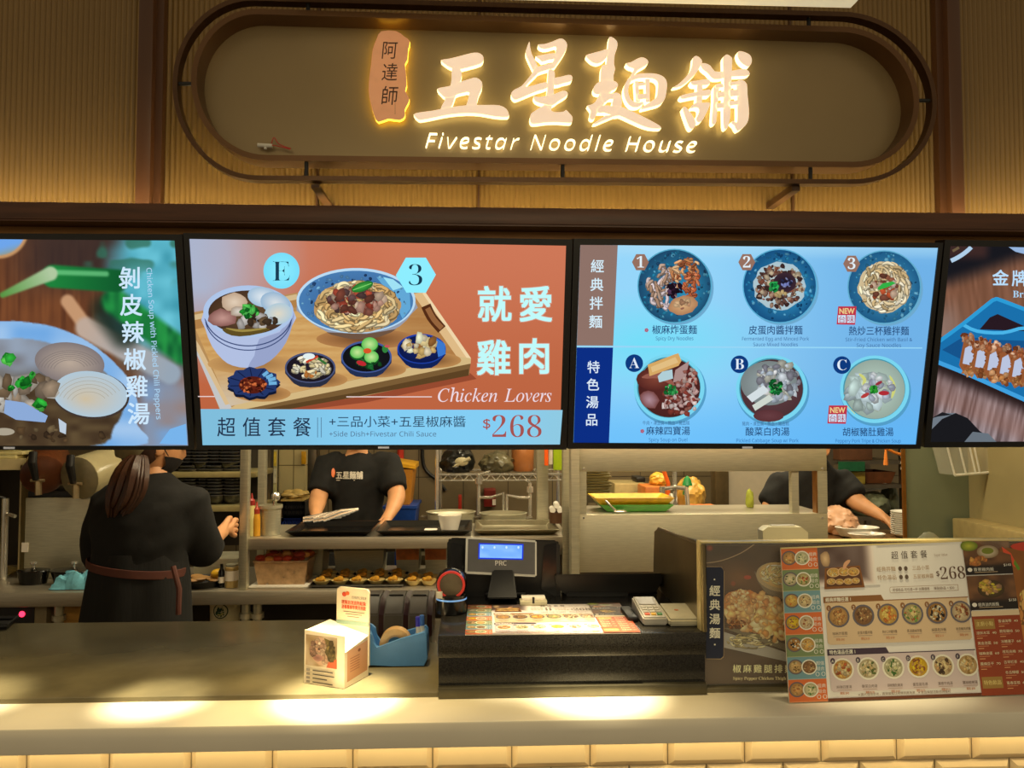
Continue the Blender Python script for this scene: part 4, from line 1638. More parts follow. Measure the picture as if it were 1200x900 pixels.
A.grid([(8, 6), (94, 0), (94, 72), (8, 76)], 4, 8, lambda s, t, x, y: mixc((226, 176, 140), (206, 150, 108), t))
for k in range(6):
    A.rect(20, 24 + 6 * k, 60, 26 + 6 * k, (176, 110, 80))
A.ell(58, 14, 6, 4, (150, 90, 60), n=12)
A.build('side_picture', PRINT, box)
bw = (b1 - b0).length
A = Art(fn=face_fn(b0, (b1 - b0).normalized(), up, fr, bw, hh - .02), step=2e-5)
A.ell(24, 18, 7, 6, (200, 70, 46), n=14)
A.ell(34, 15, 6, 5, (226, 110, 60), n=12)
A.text('流浪動物之家協會', 46, 27, 8, (90, 74, 60), width=46)
A.text('請幫助流浪狗結紮', 16, 42, 11, (206, 84, 48), width=74, off=.03)
A.text('送養醫療等費用捐款', 16, 54, 11, (206, 84, 48), width=74, off=.03)
for k in range(3):
    A.rect(22 + 6 * k, 61 + 6 * k, 86 - 8 * k, 62.6 + 6 * k, (120, 100, 84))
A.rect(0, 85, 100, 95, (134, 168, 160))
A.build('back_print', PRINT, bc)

# ---------------------------------------------------------------- tape dispenser with pens
YD = PZ(465, 782, WZ).y
dx0, dx1 = P(423, 775, YD).x, P(499, 775, YD).x


def dp(u, v, d=0.0):
    p = P(u, v, YD)
    return Vector((p.x, p.y + d, p.z))


t = thing('tape_dispenser', ((dx0 + dx1) / 2, YD + .035, WZ), 'blue plastic desk tape dispenser with a roll of tape, beside the collection box', 'tape dispenser')
BLUE = mat('blue_plastic', (84, 146, 215), rough=.38, amt=.05)
prof = [(424, 783), (424, 742), (428, 741), (431, 744), (436, 747), (437, 757), (441, 763), (446, 761), (470, 752), (497, 744), (500, 748), (501, 775), (497, 784), (460, 784)]
s = MB()
for d0, d1 in ((0, .009), (.055, .064)):
    s.prism([dp(u, v, d0) for u, v in prof], [dp(u, v, d1) for u, v in prof])
low = [(424, 785), (424, 748), (431, 750), (437, 768), (446, 772), (470, 772), (482, 768), (484, 752), (497, 746), (500, 750), (501, 775), (497, 784)]
s.prism([dp(u, v, .008) for u, v in low], [dp(u, v, .056) for u, v in low])
zmin = min(v.co.z for v in s.bm.verts)
for v in s.bm.verts:
    v.co.z += WZ + .0015 - zmin
bmesh.ops.bevel(s.bm, geom=[e for e in s.bm.edges], offset=.0012, segments=1, affect='EDGES')
s.build('body', BLUE, t)
s = MB()
cx = dp(462, 762, .032)
rr = (P(462, 745, YD).z - P(462, 764, YD).z) * 1.0
cx.z = WZ + .042
s.lathe([(rr, -.013), (rr, .013), (rr * .62, .013), (rr * .62, -.013), (rr, -.013)], cx, 32, axis='y', cap0=False, cap1=False)
s.build('tape_roll', mat('tape_roll', (214, 176, 120), rough=.25, amt=.04), t)
s = MB()
s.lathe([(rr * .62, -.012), (rr * .62, .012), (rr * .5, .012), (rr * .5, -.012), (rr * .62, -.012)], cx, 24, axis='y', cap0=False, cap1=False)
s.build('tape_core', mat('card_core', (190, 160, 120), rough=.6), t)
s = MB()
q = dp(425, 741, .01)
s.box(q.x, q.x + .006, q.y, q.y + .044, WZ + .078, WZ + .084)
s.build('cutter', CHROME, t)
for u, v, col, lab in ((488, 727, (60, 60, 190), 'violet-capped pen standing in the tape dispenser, left of its pair'), (493, 725, (64, 110, 190), 'blue-capped white pen standing in the tape dispenser, right of its pair')):
    a = dp(u + 1, 757, .03)
    b = dp(u, v, .034)
    a.z = WZ + .052
    pen = thing('pen', a, lab, 'pen', 'pens in the tape dispenser')
    d = b - a
    s = MB().tube([a, a + d * .55], .0048, 10)
    s.build('barrel', WHITE, pen)
    s = MB().tube([a + d * .55, a + d * .97, b], [.0054, .0054, .003], 10)
    s.tube([a + d * .6 - Vector((0, .006, 0)), a + d * .95 - Vector((0, .006, 0))], .0012, 6)
    s.build('cap', mat('cap_%d' % col[1], col, rough=.35), pen)

# ---------------------------------------------------------------- three slanted grey pager docks behind the dispenser
for k, (u0, u1) in enumerate(((421, 443), (449, 472), (478, 500))):
    Yk = 1.93
    p0, p1 = P(u0, 745, Yk), P(u1, 745, Yk)
    zt = P(u0, 712, Yk).z
    t = thing('ticket_printer', ((p0.x + p1.x) / 2, Yk + .07, WZ), ('slanted dark grey ticket printer, leftmost of three behind the tape dispenser', 'slanted dark grey ticket printer, middle of three behind the tape dispenser', 'slanted dark grey ticket printer nearest the round scanner')[k], 'printer', 'ticket printers behind the tape dispenser')
    s = MB()
    pr = [(Yk, WZ + .0015), (Yk + .15, WZ + .0015), (Yk + .15, zt + .01), (Yk + .05, zt + .012), (Yk + .004, zt - .018)]
    s.prism([(p0.x, y, z) for y, z in pr], [(p1.x, y, z) for y, z in pr])
    bmesh.ops.bevel(s.bm, geom=s.bm.edges[:], offset=.003, segments=2, affect='EDGES')
    s.build('housing', mat('printer_grey', (98, 90, 76), rough=.45), t)
    s = MB()
    w = P(u1 + 6, 745, Yk).x
    s.prism([(p1.x + .0005, y, z) for y, z in pr], [(w, y + .004, z - .004) for y, z in pr])
    s.build('side_cover', mat('printer_maroon', (66, 32, 28), rough=.45), t)
    s = MB().box(p0.x + .006, p1.x - .006, Yk + .07, Yk + .075, zt + .0125, zt + .0155)
    s.build('paper_slot', BLACK, t)

# ---------------------------------------------------------------- barcode scanner
Ys = 1.72
c = P(529, 683, Ys)
t = thing('barcode_scanner', (c.x, Ys, TZ), 'round black desktop scanner with a red ring and light blue base stripe', 'scanner')
rad = 17.5 * Ys / 900
s = MB()
s.lathe([(rad * .98, 0), (rad, .012), (rad, (c.z - rad * .75) - TZ), (rad * .7, (c.z - rad * .7) - TZ)], (c.x, Ys, TZ + .001), 28)
s.build('base', BLACKG, t)
s = MB()
s.lathe([(rad * 1.015, 0), (rad * 1.015, .0035)], (c.x, Ys, TZ + .030), 28, cap0=False, cap1=False)
s.build('light_stripe', mat('blue_stripe', (120, 170, 230), emit=.5), t)
s = MB()
s.lathe([(rad * .55, .030), (rad * .9, .022), (rad * 1.02, 0), (rad * 1.0, -.012), (rad * .92, -.02)], (c.x, Ys, c.z), 32, axis='y')
hd = s.build('scan_head', BLACKG, t)
s = MB()
s.lathe([(rad * .92, -.020), (rad * .88, -.024), (rad * .78, -.024), (rad * .74, -.020)], (c.x, Ys, c.z), 32, axis='y', cap0=False, cap1=False)
s.build('red_ring', mat('red_ring', (200, 58, 44), rough=.3, emit=.25), hd)
s = MB()
s.lathe([(rad * .74, -.0205), (rad * .4, -.0215), (0.0005, -.022)], (c.x, Ys, c.z), 32, axis='y')
s.build('scan_window', mat('scan_window', (110, 100, 80), rough=.12, amt=.2), hd)
s = MB()
s.box(c.x - rad * .95, c.x - rad * .55, Ys - rad * 1.01, Ys - rad * .8, TZ + .038, TZ + .052)
s.build('sticker', WHITE, t)

# ---------------------------------------------------------------- customer display on a stand
Yc = 1.80
t = thing('customer_display', P(600, 715, Yc + .02), 'tilted till customer display with blue glowing screen and black stand', 'display')
t.location.z = TZ
pl = plane3(P(545, 629, Yc + .025), P(630, 633, Yc + .025), P(590, 676, Yc))
crn = [(546, 629), (629, 633), (629, 676), (545, 672)]
s = MB()
s.prism([pl.hit(*q) for q in crn], [pl.hit(*q) - pl.n * .014 for q in crn])
bmesh.ops.bevel(s.bm, geom=s.bm.edges[:], offset=.003, segments=2, affect='EDGES')
fm = s.build('display_frame', mat('silver_frame', (188, 186, 180), rough=.35, metal=.5), t)
inn = [(548.5, 631.5), (627, 635.5), (627, 673.5), (547.5, 669.5)]
s = MB()
s.prism([pl.hit(*q, .0008) for q in inn], [pl.hit(*q, -.001) for q in inn])
s.build('display_face', mat('display_face', (70, 68, 72), rough=.3), fm)
A = Art(pl, fn=lambda x, y, z: pl.hit(x, y, .0011 + z), step=2e-5)
A.poly([(561, 636.5), (613.5, 637.5), (613, 656), (560.5, 655)], (30, 60, 220))
A.grid([(562.5, 638), (612, 639), (611.5, 654.5), (562, 653.5)], 12, 5, lambda s, t_, x, y: mixc((110, 170, 255), (150, 200, 255), vnoise(x / 8, y / 5, 1)))
for k in range(4):
    A.ell(565.5 + 14 * k, 641.5, 1.2, 1.6, (210, 240, 255), n=8)
A.build('lcd', SCREEN, fm)
A = Art(pl, fn=lambda x, y, z: pl.hit(x, y, .0011 + z), step=2e-5)
A.text(sans('PRC'), 587, 662.5, 7.5, (220, 220, 220), align='c', off=.02)
A.build('badge_print', PRINT, fm)
a, b = P(574, 676, Yc + .01), P(602, 712, Yc + .02)
s = MB()
s.prism([P(577, 682, Yc), P(602, 682, Yc), P(606, 716, Yc - .035), P(571, 716, Yc - .035)], [P(577, 682, Yc + .03), P(602, 682, Yc + .03), P(606, 716, Yc + .03), P(571, 716, Yc + .03)])
zmin = min(v.co.z for v in s.bm.verts)
for v in s.bm.verts:
    v.co.z += TZ + .0015 - zmin
bmesh.ops.bevel(s.bm, geom=s.bm.edges[:], offset=.003, segments=2, affect='EDGES')
s.tube([P(589, 672, Yc + .012), P(589, 690, Yc + .012)], .012, 12)
s.build('stand', BLACK, t)

# ---------------------------------------------------------------- back of the till monitor
Ym = 1.868
t = thing('till_monitor', P(592, 712, Ym + .04), 'wide black till monitor seen from behind the customer display', 'monitor')
t.location.z = TZ
crn = [(524, 634), (528, 630), (652, 633), (656, 637), (657, 701), (524, 701)]
s = MB()
s.prism([P(u, v, Ym) for u, v in crn], [P(u, v, Ym + .03) for u, v in crn])
bmesh.ops.bevel(s.bm, geom=s.bm.edges[:], offset=.004, segments=2, affect='EDGES')
s.build('monitor_shell', BLACK, t)
for sgn_, u in ((1, 528), (-1, 652)):
    s = MB()
    s.prism([P(u, 636, Ym - .001), P(u + sgn_ * 14, 640, Ym - .006), P(u + sgn_ * 18, 690, Ym - .006), P(u, 700, Ym - .001)], [P(u, 636, Ym + .01), P(u + sgn_ * 14, 640, Ym + .01), P(u + sgn_ * 18, 690, Ym + .01), P(u, 700, Ym + .01)])
    s.build('shell_bevel', BLACKG, t)
s = MB()
q = P(592, 700, Ym)
s.box(q.x - .05, q.x + .05, Ym - .015, Ym + .05, TZ + .0015, TZ + .012, bev=.003)
s.box(q.x - .03, q.x + .03, Ym + .005, Ym + .025, TZ + .01, q.z + .02)
s.build('foot', BLACK, t)

# ---------------------------------------------------------------- tilted black touch screen (low, right)
t = thing('touch_terminal', P(712, 715, 1.90), 'low black touch terminal lying tilted on the till block before the steel side screen', 'terminal')
t.location.z = TZ
s = MB()
Yt = 1.86
pr = [(650, 673), (776, 672), (777, 680), (768, 695), (660, 696), (651, 684)]
s.prism([P(u, v, Yt) for u, v in pr], [P(u, v, Yt + .055) for u, v in pr])
bmesh.ops.bevel(s.bm, geom=s.bm.edges[:], offset=.003, segments=2, affect='EDGES')
s.build('terminal_shell', mat('black_satin', (24, 22, 20), rough=.3), t)
s = MB()
s.prism([P(664, 694, Yt - .004), P(736, 694, Yt - .004), P(736, 699, Yt - .004), P(664, 699, Yt - .004)], [P(664, 694, Yt + .01), P(736, 694, Yt + .01), P(736, 699, Yt + .01), P(664, 699, Yt + .01)])
s.build('terminal_ledge', BLACKG, t)
s = MB()
a, b = P(662, 700, Yt + .012), P(770, 699, Yt + .012)
s.box(a.x, b.x, Yt + .010, Yt + .05, TZ + .0015, a.z + .006, bev=.004)
s.build('terminal_base', BLACK, t)

# ---------------------------------------------------------------- menu graphics shared by mat and standing sheet
FOODS = [((120, 84, 54), [(206, 160, 96), (176, 120, 66), (226, 186, 120)]), ((86, 76, 88), [(150, 110, 70), (110, 76, 50), (196, 170, 120)]), ((150, 140, 150), [(226, 180, 90), (240, 200, 110), (206, 120, 50)]), ((70, 64, 60), [(206, 190, 130), (110, 150, 70), (196, 90, 50)]), ((66, 58, 50), [(190, 140, 70), (40, 34, 34), (236, 226, 190)]), ((120, 116, 116), [(226, 200, 160), (150, 80, 40), (206, 176, 130)])]
SOUPS = [((60, 40, 26), [(226, 176, 96), (206, 190, 150), (170, 90, 50)]), ((90, 70, 40), [(220, 206, 166), (190, 170, 120), (90, 110, 50)]), ((206, 200, 150), [(216, 212, 170), (190, 190, 140), (70, 120, 50)]), ((80, 50, 30), [(240, 190, 40), (206, 160, 90), (150, 90, 40)]), ((60, 44, 30), [(226, 200, 150), (80, 60, 40), (196, 160, 110)]), ((150, 110, 60), [(216, 180, 120), (150, 120, 60), (226, 206, 160)])]


def bowl(A, cx, cy, rx, ry, rim, food, seed, n=26):
    A.ell(cx, cy, rx, ry, rim, [min(255, q * 1.12) for q in rim], n=22)
    A.ell(cx, cy, rx * .84, ry * .84, food[0], [q * .7 for q in food[0]], n=18)
    A.blobs(cx, cy, rx * .66, ry * .66, n, rx * .15, food, seed)


def sheet_x(x):
    """share of the sheet's width at layout column x"""
    return x / 130 * .155 if x < 130 else (.155 + (x - 130) / 716 * .635 if x < 846 else .79 + (x - 846) / 154 * .21)


def menu_art(A, small=True):
    """the set-meal sheet, laid out on 0..1000 x 0..640"""
    A.rect(0, 0, 1000, 640, (226, 216, 210))
    bands = [(198, 104, 54), (112, 132, 92), (106, 146, 158)]
    for k in range(7):
        y0, y1 = k * 91.4, (k + 1) * 91.4
        A.rect(0, y0, 130, y1, bands[k % 3])
        A.rect(0, y1 - 3, 130, y1, mixc(bands[k % 3], (255, 230, 200), .3))
        f = [FOODS, SOUPS][k % 2][k % 6]
        g = [SOUPS, FOODS][k % 2][(k + 2) % 6]
        bowl(A, 28, y0 + 40, 27, 31, (84, 80, 88), f[1], k)
        bowl(A, 74, y0 + 42, 27, 31, (226, 214, 180), g[1], k + 20)
        A.text('經典超值'[k % 2 * 2:k % 2 * 2 + 2], 98, y0 + 34, 17, (240, 226, 206), width=28)
        A.text('組合', 98, y0 + 56, 17, (240, 226, 206), width=28)
        A.arc(101, y0 + 72, 6, 8, 0, 360, 2, (240, 226, 206), 12)
        A.arc(121, y0 + 72, 6, 8, 0, 360, 2, (240, 226, 206), 12)
    # top picture of the set tray
    A.grid([(130, 0), (420, 0), (420, 170), (130, 170)], 24, 14, lambda s, t, x, y: mixc(mixc((70, 52, 48), (110, 96, 94), vnoise(x / 60, y / 50, 3)), (226, 216, 210), max(sstep(.72, .95, s), sstep(.72, 1, t))))
    A.ell(165, 50, 24, 34, (206, 180, 140), (150, 120, 90), n=12, wob=.1)
    A.poly([(160, 90), (330, 84), (345, 178), (150, 180)], (120, 76, 36))
    A.poly([(168, 96), (324, 92), (334, 168), (162, 170)], (84, 54, 34))
    for k, (cx, cy, r) in enumerate(((200, 110, 32), (250, 108, 30), (296, 110, 30), (186, 148, 22), (226, 150, 20), (268, 150, 22), (304, 148, 20))):
        bowl(A, cx, cy, r, r * .62, (180, 150, 110), [(226, 176, 90), (190, 130, 60), (226, 206, 150)], k + 40, 16)
    A.stroke([(285, 60), (262, 76), (250, 100)], 18, (196, 150, 116), taper=True)
    for k, ch in enumerate('超值套餐'):
        A.text(ch, 505 + 48 * k, 60, 36, (74, 62, 58), align='c')
    A.text(sans('Super Value'), 700, 58, 15, (150, 136, 128), width=66)
    A.text(serif('$'), 700, 142, 30, (84, 60, 46), width=16)
    A.text(serif('268'), 720, 158, 76, (84, 60, 46), width=122, off=-.016)
    A.text('經典拌麵', 410, 112, 22, (150, 124, 96), width=92)
    A.text('特色湯品', 410, 148, 22, (150, 124, 96), width=92)
    for x, y in ((525, 105), (553, 105), (525, 141), (553, 141)):
        A.ell(x, y, 9, 10, (90, 76, 66), n=14)
    A.text('三品小菜', 585, 112, 20, (150, 124, 96), width=84)
    A.text('五星椒麻醬', 585, 148, 20, (150, 124, 96), width=100)
    A.arc(470, 194, 6, 12, 90, 270, 1.6, (150, 130, 116), 8)
    A.rect(470, 181, 800, 183, (150, 130, 116))
    A.rect(470, 205, 800, 207, (150, 130, 116))
    A.rect(798, 181, 800, 207, (150, 130, 116))
    A.text('套餐飲品 可任選一杯 加購優惠', 478, 200, 15, (120, 100, 90), width=180)
    A.text('單點飲品 + $30', 680, 200, 15, (120, 100, 90), width=100)
    for (y0, y1, hc, bc, title, fs, rim) in ((212, 404, (128, 88, 50), (198, 176, 144), '經典拌麵任選 1', FOODS, (84, 82, 92)), (430, 596, (62, 50, 66), (190, 178, 180), '特色湯品任選 1', SOUPS, (216, 206, 180))):
        A.poly([(146, y0), (420, y0), (432, y0 + 24), (836, y0 + 24), (836, y1), (826, y1 + 8), (160, y1 + 8), (148, y1)], bc)
        A.poly([(142, y0), (418, y0), (430, y0 + 22), (842, y0 + 22), (842, y0 + 26), (142, y0 + 26)], hc)
        A.text(title, 152, y0 + 20, 19, (236, 222, 200), width=120, off=.02)
        for k in range(6):
            cx = 208 + 118 * k
            cy = y0 + 84
            bowl(A, cx, cy, 52, 46, rim, fs[k][1], k + 60 + int(y0), 46)
            A.ell(cx - 44, cy - 36, 11, 12, hc, n=14)
            A.text('123456ABCDEF'[k + (6 if y0 > 400 else 0)], cx - 44, cy - 29, 17, (240, 226, 206), align='c')
            A.text(('椒麻炸蛋麵', '皮蛋肉醬拌麵', '熱炒三杯雞拌麵', '蔥油雞絲拌麵', '麻醬乾拌麵', '老皮嫩肉拌麵', '麻辣四寶湯', '酸菜白肉湯', '胡椒豬肚雞湯', '番茄蛋花湯', '清燉牛肉湯', '薑絲蛤蜊湯')[k + (6 if y0 > 400 else 0)], cx, y0 + 160, 14, (96, 80, 70), align='c', width=70)
            A.rect(cx - 32, y0 + 166, cx + 34, y0 + 168, (150, 130, 116))
            A.text('單點 $%d' % (90 + 10 * ((k * 3) % 5)), cx, y0 + 184, 12, (170, 96, 50), align='c', width=40)
    A.text('※ 圖片僅供參考，實際餐點以現場供應為準　※ 本店保留活動修改權利', 270, 622, 12, (120, 106, 100), width=430)
    A.rect(130, 628, 846, 640, (96, 54, 34))
    # right column: two photographs and the single-dish list
    for k in range(2):
        y0 = 0 + 148 * k
        A.grid([(846, y0), (1000, y0), (1000, y0 + 144), (846, y0 + 144)], 18, 16, lambda s, t, x, y: mixc(mixc((126, 88, 56), (70, 48, 34), vnoise(x / 30, y / 26, 7 + k)), (28, 22, 20), sstep(.62, .8, t)))
        if k == 0:
            A.ell(926, 48, 36, 28, (206, 200, 176), (130, 110, 84), n=20)
            A.ell(926, 44, 20, 14, (110, 120, 40), n=14)
            A.blobs(890, 84, 30, 16, 20, 10, [(226, 160, 80), (190, 120, 60)], 3)
            A.ell(866, 20, 30, 22, (170, 176, 60), (90, 110, 30), n=16)
        else:
            A.ell(920, y0 + 58, 44, 38, (90, 76, 40), (60, 46, 26), n=20)
            A.blobs(915, y0 + 52, 34, 26, 40, 9, [(206, 190, 60), (216, 170, 80), (190, 150, 110)], 5)
        A.ell(860, y0 + 122, 8, 9, (236, 226, 206), n=14)
        A.text(('香蔥雞肉飯', '經典滷肉飯麵')[k], 872, y0 + 128, 16, (236, 226, 206), width=66)
        A.text('$1%d0' % (4 + k), 972, y0 + 112, 15, (236, 226, 206), width=24)
        A.rect(874, y0 + 133, 950, y0 + 135, (190, 170, 140))
    A.rect(846, 296, 1000, 318, (206, 190, 160))
    A.rect(846, 318, 1000, 640, (140, 62, 34))
    A.rect(852, 330, 916, 372, (150, 120, 62))
    A.text('主廚小點', 884, 357, 20, (226, 200, 130), width=54, align='c')
    A.rect(852, 566, 916, 612, (150, 120, 62))
    A.text('特色飲品', 884, 596, 20, (226, 200, 130), width=54, align='c')
    rg = random.Random(9)
    items = ['涼拌木耳', '黃金泡菜', '椒麻皮蛋', '醬燒豆干', '香滷海帶', '脆筍雞絲', '冰糖蓮子', '桂花烏梅', '古早紅茶', '冬瓜檸檬', '蜜香豆漿']
    for c in range(2):
        for r_ in range(7):
            y = 392 + 42 * r_ - (46 if c else 0)
            if (c == 0 and r_ > 3) or y > 630:
                continue
            x = 854 + 74 * c
            A.text(items[(r_ + 4 * c) % 11], x, y, 14, (236, 214, 180), width=42)
            A.text('%d0' % (4 + r_ % 4), x + 50, y, 13, (236, 214, 180), width=13)
            A.rect(x, y + 6, x + 34, y + 8, (196, 140, 100))
            A.rect(x, y + 15, x + 18, y + 18, (206, 160, 110))


# ---------------------------------------------------------------- flat menu mat on the till block
q4 = [PZ(545, 710, TZ), PZ(700, 708.5, TZ), PZ(750, 743, TZ), PZ(545, 745, TZ)]
q4[1] = PZ(733, 709, TZ)
ux = (q4[2] - q4[3])
L_ = ux.length
ux.normalize()
uy = Vector((-ux.y, ux.x, 0))
D_ = q4[0].y - q4[3].y
o3 = Vector((q4[3].x, q4[3].y + .002, TZ + .0012))
L_ = PZ(751, 743, TZ).x - q4[3].x
t = thing('menu_mat', o3 + ux * L_ / 2 + uy * D_ / 2, 'printed paper menu mat lying flat on the black till block', 'menu')
s = MB()
s.prism([o3, o3 + ux * L_, o3 + ux * L_ + uy * D_, o3 + uy * D_], [p - Vector((0, 0, .001)) for p in (o3, o3 + ux * L_, o3 + ux * L_ + uy * D_, o3 + uy * D_)])
s.build('sheet', CARD, t, smooth=False)
A = Art(fn=lambda x, y, z: o3 + ux * (sheet_x(x) * L_) + uy * (D_ * (1 - y / 640)) + Vector((0, 0, .0002 + z)), step=1.5e-6)
menu_art(A)
A.build('mat_print', PRINT, t)

# ---------------------------------------------------------------- two payment terminals and a stack of slips
p = PZ(768, 734, TZ)
t = thing('payment_terminal', (p.x, p.y + .06, TZ), 'grey card payment terminal with coloured keys beside the menu mat', 'payment terminal')
s = MB()
s.prism([(p.x - .025, p.y, TZ + .0015), (p.x + .026, p.y, TZ + .0015), (p.x + .026, p.y, TZ + .018), (p.x - .025, p.y, TZ + .018)], [(p.x - .025, p.y + .12, TZ + .0015), (p.x + .026, p.y + .12, TZ + .0015), (p.x + .026, p.y + .12, TZ + .034), (p.x - .025, p.y + .12, TZ + .034)])
bmesh.ops.bevel(s.bm, geom=s.bm.edges[:], offset=.003, segments=2, affect='EDGES')
s.build('case', mat('terminal_grey', (178, 176, 168), rough=.4), t)
sl = .016 / .12


def on_top(x, y, z=.0):
    return Vector((p.x + x, p.y + y, TZ + .018 + y * sl + z))


s = MB()
s.prism([on_top(-.018, .07, .0012), on_top(.018, .07, .0012), on_top(.018, .112, .0012), on_top(-.018, .112, .0012)], [on_top(-.018, .07), on_top(.018, .07), on_top(.018, .112), on_top(-.018, .112)])
s.build('screen', mat('terminal_screen', (112, 104, 100), rough=.2), t)
for r_ in range(4):
    for c_ in range(3):
        col = [(196, 192, 182), (196, 192, 182), (196, 192, 182)][c_] if r_ else [(206, 90, 50), (226, 176, 50), (70, 140, 70)][c_]
        s = MB()
        x, y = -.013 + .013 * c_, .016 + .013 * r_
        s.prism([on_top(x - .005, y - .004, .0025), on_top(x + .005, y - .004, .0025), on_top(x + .005, y + .004, .0025), on_top(x - .005, y + .004, .0025)], [on_top(x - .005, y - .004), on_top(x + .005, y - .004), on_top(x + .005, y + .004), on_top(x - .005, y + .004)])
        s.build('key', mat('key_%d' % col[0] if r_ == 0 else 'key_grey', col, rough=.4), t)
s = MB().box(p.x - .05, p.x - .028, p.y + .03, p.y + .125, TZ + .0015, TZ + .012, bev=.003)
s.build('cradle', BLACK, t)
p = PZ(803, 735, TZ)
t = thing('contactless_reader', (p.x, p.y + .04, TZ), 'flat square off-white contactless reader next to the steel side screen', 'card reader')
s = MB()
s.prism([(p.x - .033, p.y, TZ + .0015), (p.x + .033, p.y, TZ + .0015), (p.x + .033, p.y, TZ + .016), (p.x - .033, p.y, TZ + .016)], [(p.x - .033, p.y + .1, TZ + .0015), (p.x + .033, p.y + .1, TZ + .0015), (p.x + .033, p.y + .1, TZ + .026), (p.x - .033, p.y + .1, TZ + .026)])
bmesh.ops.bevel(s.bm, geom=s.bm.edges[:], offset=.004, segments=2, affect='EDGES')
s.build('case', mat('reader_cream', (186, 182, 160), rough=.4), t)
s = MB()
zz = TZ + .0215
s.ball((p.x - .004, p.y + .055, zz), .005, sz=.25)
s.build('touch_mark', mat('reader_orange', (190, 110, 60)), t)
p = PZ(630, 711, TZ)
t = thing('slip_holder', (p.x, p.y + .02, TZ), 'small pale card tray behind the menu mat under the till monitor', 'card tray')
s = MB().box(p.x - .04, p.x + .022, p.y, p.y + .03, TZ + .0015, TZ + .013, bev=.002)
s.build('tray', mat('pale_card', (196, 190, 160)), t)
s = MB().box(p.x - .036, p.x + .018, p.y + .003, p.y + .027, TZ + .013, TZ + .021, bev=.001)
s.build('cards', CARD, t)
s = MB().box(p.x - .012, p.x - .007, p.y - .001, p.y + .0, TZ + .008, TZ + .022)
s.build('clip', BLACK, t)

# ---------------------------------------------------------------- big noodle picture board in an acrylic holder
bY = 1.50
q0, q1_ = PZ(826, 803, LZ), None
bY = 1.555
bx0 = P(824, 700, bY).x
bx1 = 1.52
bz1 = P(826, 638, bY).z
bz0 = WZ + .002
t = thing('picture_board', ((bx0 + bx1) / 2, bY, bz0), 'standing picture board of noodle soups in a clear edged holder, behind the price sheet', 'board')
s = MB().box(bx0, bx1, bY, bY + .014, bz0, bz1, bev=.002)
s.build('board', mat('board_edge', (64, 50, 36), rough=.4), t)
s = MB().box(bx0 - .004, bx1 + .004, bY - .004, bY - .002, bz0, bz1 + .003)
s.build('acrylic_front', mat('acrylic_sheet', (250, 248, 240), rough=.04, amt=.0, alpha=.06, spec=.5), t)
s = MB().box(bx0 - .004, bx1 + .004, bY - .004, bY + .020, bz1 + .003, bz1 + .0065, bev=.001)
s.box(bx0 - .007, bx0 - .0042, bY - .004, bY + .020, bz0, bz1 + .0065)
s.box(bx0 + .28, bx0 + .30, bY + .02, bY + .06, bz0, bz1 * .5 + bz0 * .5)
s.build('acrylic_edge', mat('acrylic_edge', (232, 214, 150), rough=.15, amt=.02, spec=.8), t)
ZB = 4.864
A = Art(fn=lambda x, y, z: (lambda w: Vector((w.x, bY - .0006 - z, w.z)))(P(x, y, bY)), step=6e-6)


def picb(s, t_, x, y):
    X, Y = (x - 820) * ZB, (y - 630) * ZB
    c = mixc((78, 56, 36), (54, 38, 26), vnoise(X / 70, Y / 60, 3))
    c = mixc(c, (112, 74, 40), max(0, 1 - math.hypot((X - 230) / 190, (Y - 230) / 120)) * .8)
    c = mixc(c, (104, 62, 30), sstep(500, 900, X) * .8)
    c = mixc(c, (38, 26, 20), sstep(150, 60, Y) * sstep(360, 150, X) * .7)
    c = mixc(c, (70, 52, 34), sstep(640, 720, Y))
    return c


e0, e1 = bx0 + .002, bx1 - .002


def upx(X):
    """photo column of a world x on the board"""
    lo, hi = 700, 1900
    for _ in range(40):
        m = (lo + hi) / 2
        if P(m, 700, bY).x < X:
            lo = m
        else:
            hi = m
    return lo


ur = upx(e1)
def vz(u, Z):
    lo, hi = 400, 1000
    for _ in range(40):
        m = (lo + hi) / 2
        if P(u, m, bY).z > Z:
            lo = m
        else:
            hi = m
    return lo


A.grid([(825, vz(825, bz1 - .002)), (ur, vz(ur, bz1 - .002)), (ur, vz(ur, bz0 + .001)), (825, vz(825, bz0 + .001))], 120, 44, picb)
A.zoom(ZB, 820, 630)
A.stroke([(30, 145), (120, 132), (230, 90), (310, 38)], 5, (150, 128, 100))
A.ell(56, 60, 20, 18, (140, 60, 36), (80, 34, 24), n=14)
A.ell(272, 226, 22, 12, (150, 60, 40), n=10)
A.ell(190, 262, 14, 14, (120, 60, 36), n=10)
A.poly([(310, 190), (330, 250), (380, 320), (470, 350), (560, 330), (560, 290), (470, 300), (380, 260)], (110, 100, 84))
A.ell(450, 225, 130, 82, (132, 120, 96), (160, 144, 112), n=30, rot=.2)
A.ell(455, 215, 118, 72, (206, 186, 134), (176, 150, 100), n=30, rot=.2)
A.noodles(450, 210, 105, 64, 70, [(232, 216, 164), (206, 186, 130), (244, 232, 190)], 6, 5)
A.poly([(135, 535), (480, 650), (560, 690), (560, 720), (135, 625)], (150, 150, 146))
A.poly([(135, 515), (480, 640), (560, 670), (560, 630), (200, 510)], (104, 96, 76))
A.noodles(300, 590, 150, 46, 60, [(214, 206, 166), (176, 166, 120), (140, 130, 90)], 7, 6)
A.ell(320, 430, 180, 110, (206, 146, 92), (176, 116, 66), n=30, rot=.5, wob=.06)
A.ell(220, 380, 90, 84, (206, 156, 104), (170, 116, 70), n=20, wob=.08)
A.blobs(310, 425, 165, 100, 150, 26, [(240, 196, 142), (228, 176, 120), (248, 216, 168), (214, 156, 102)], 7, n_side=9)
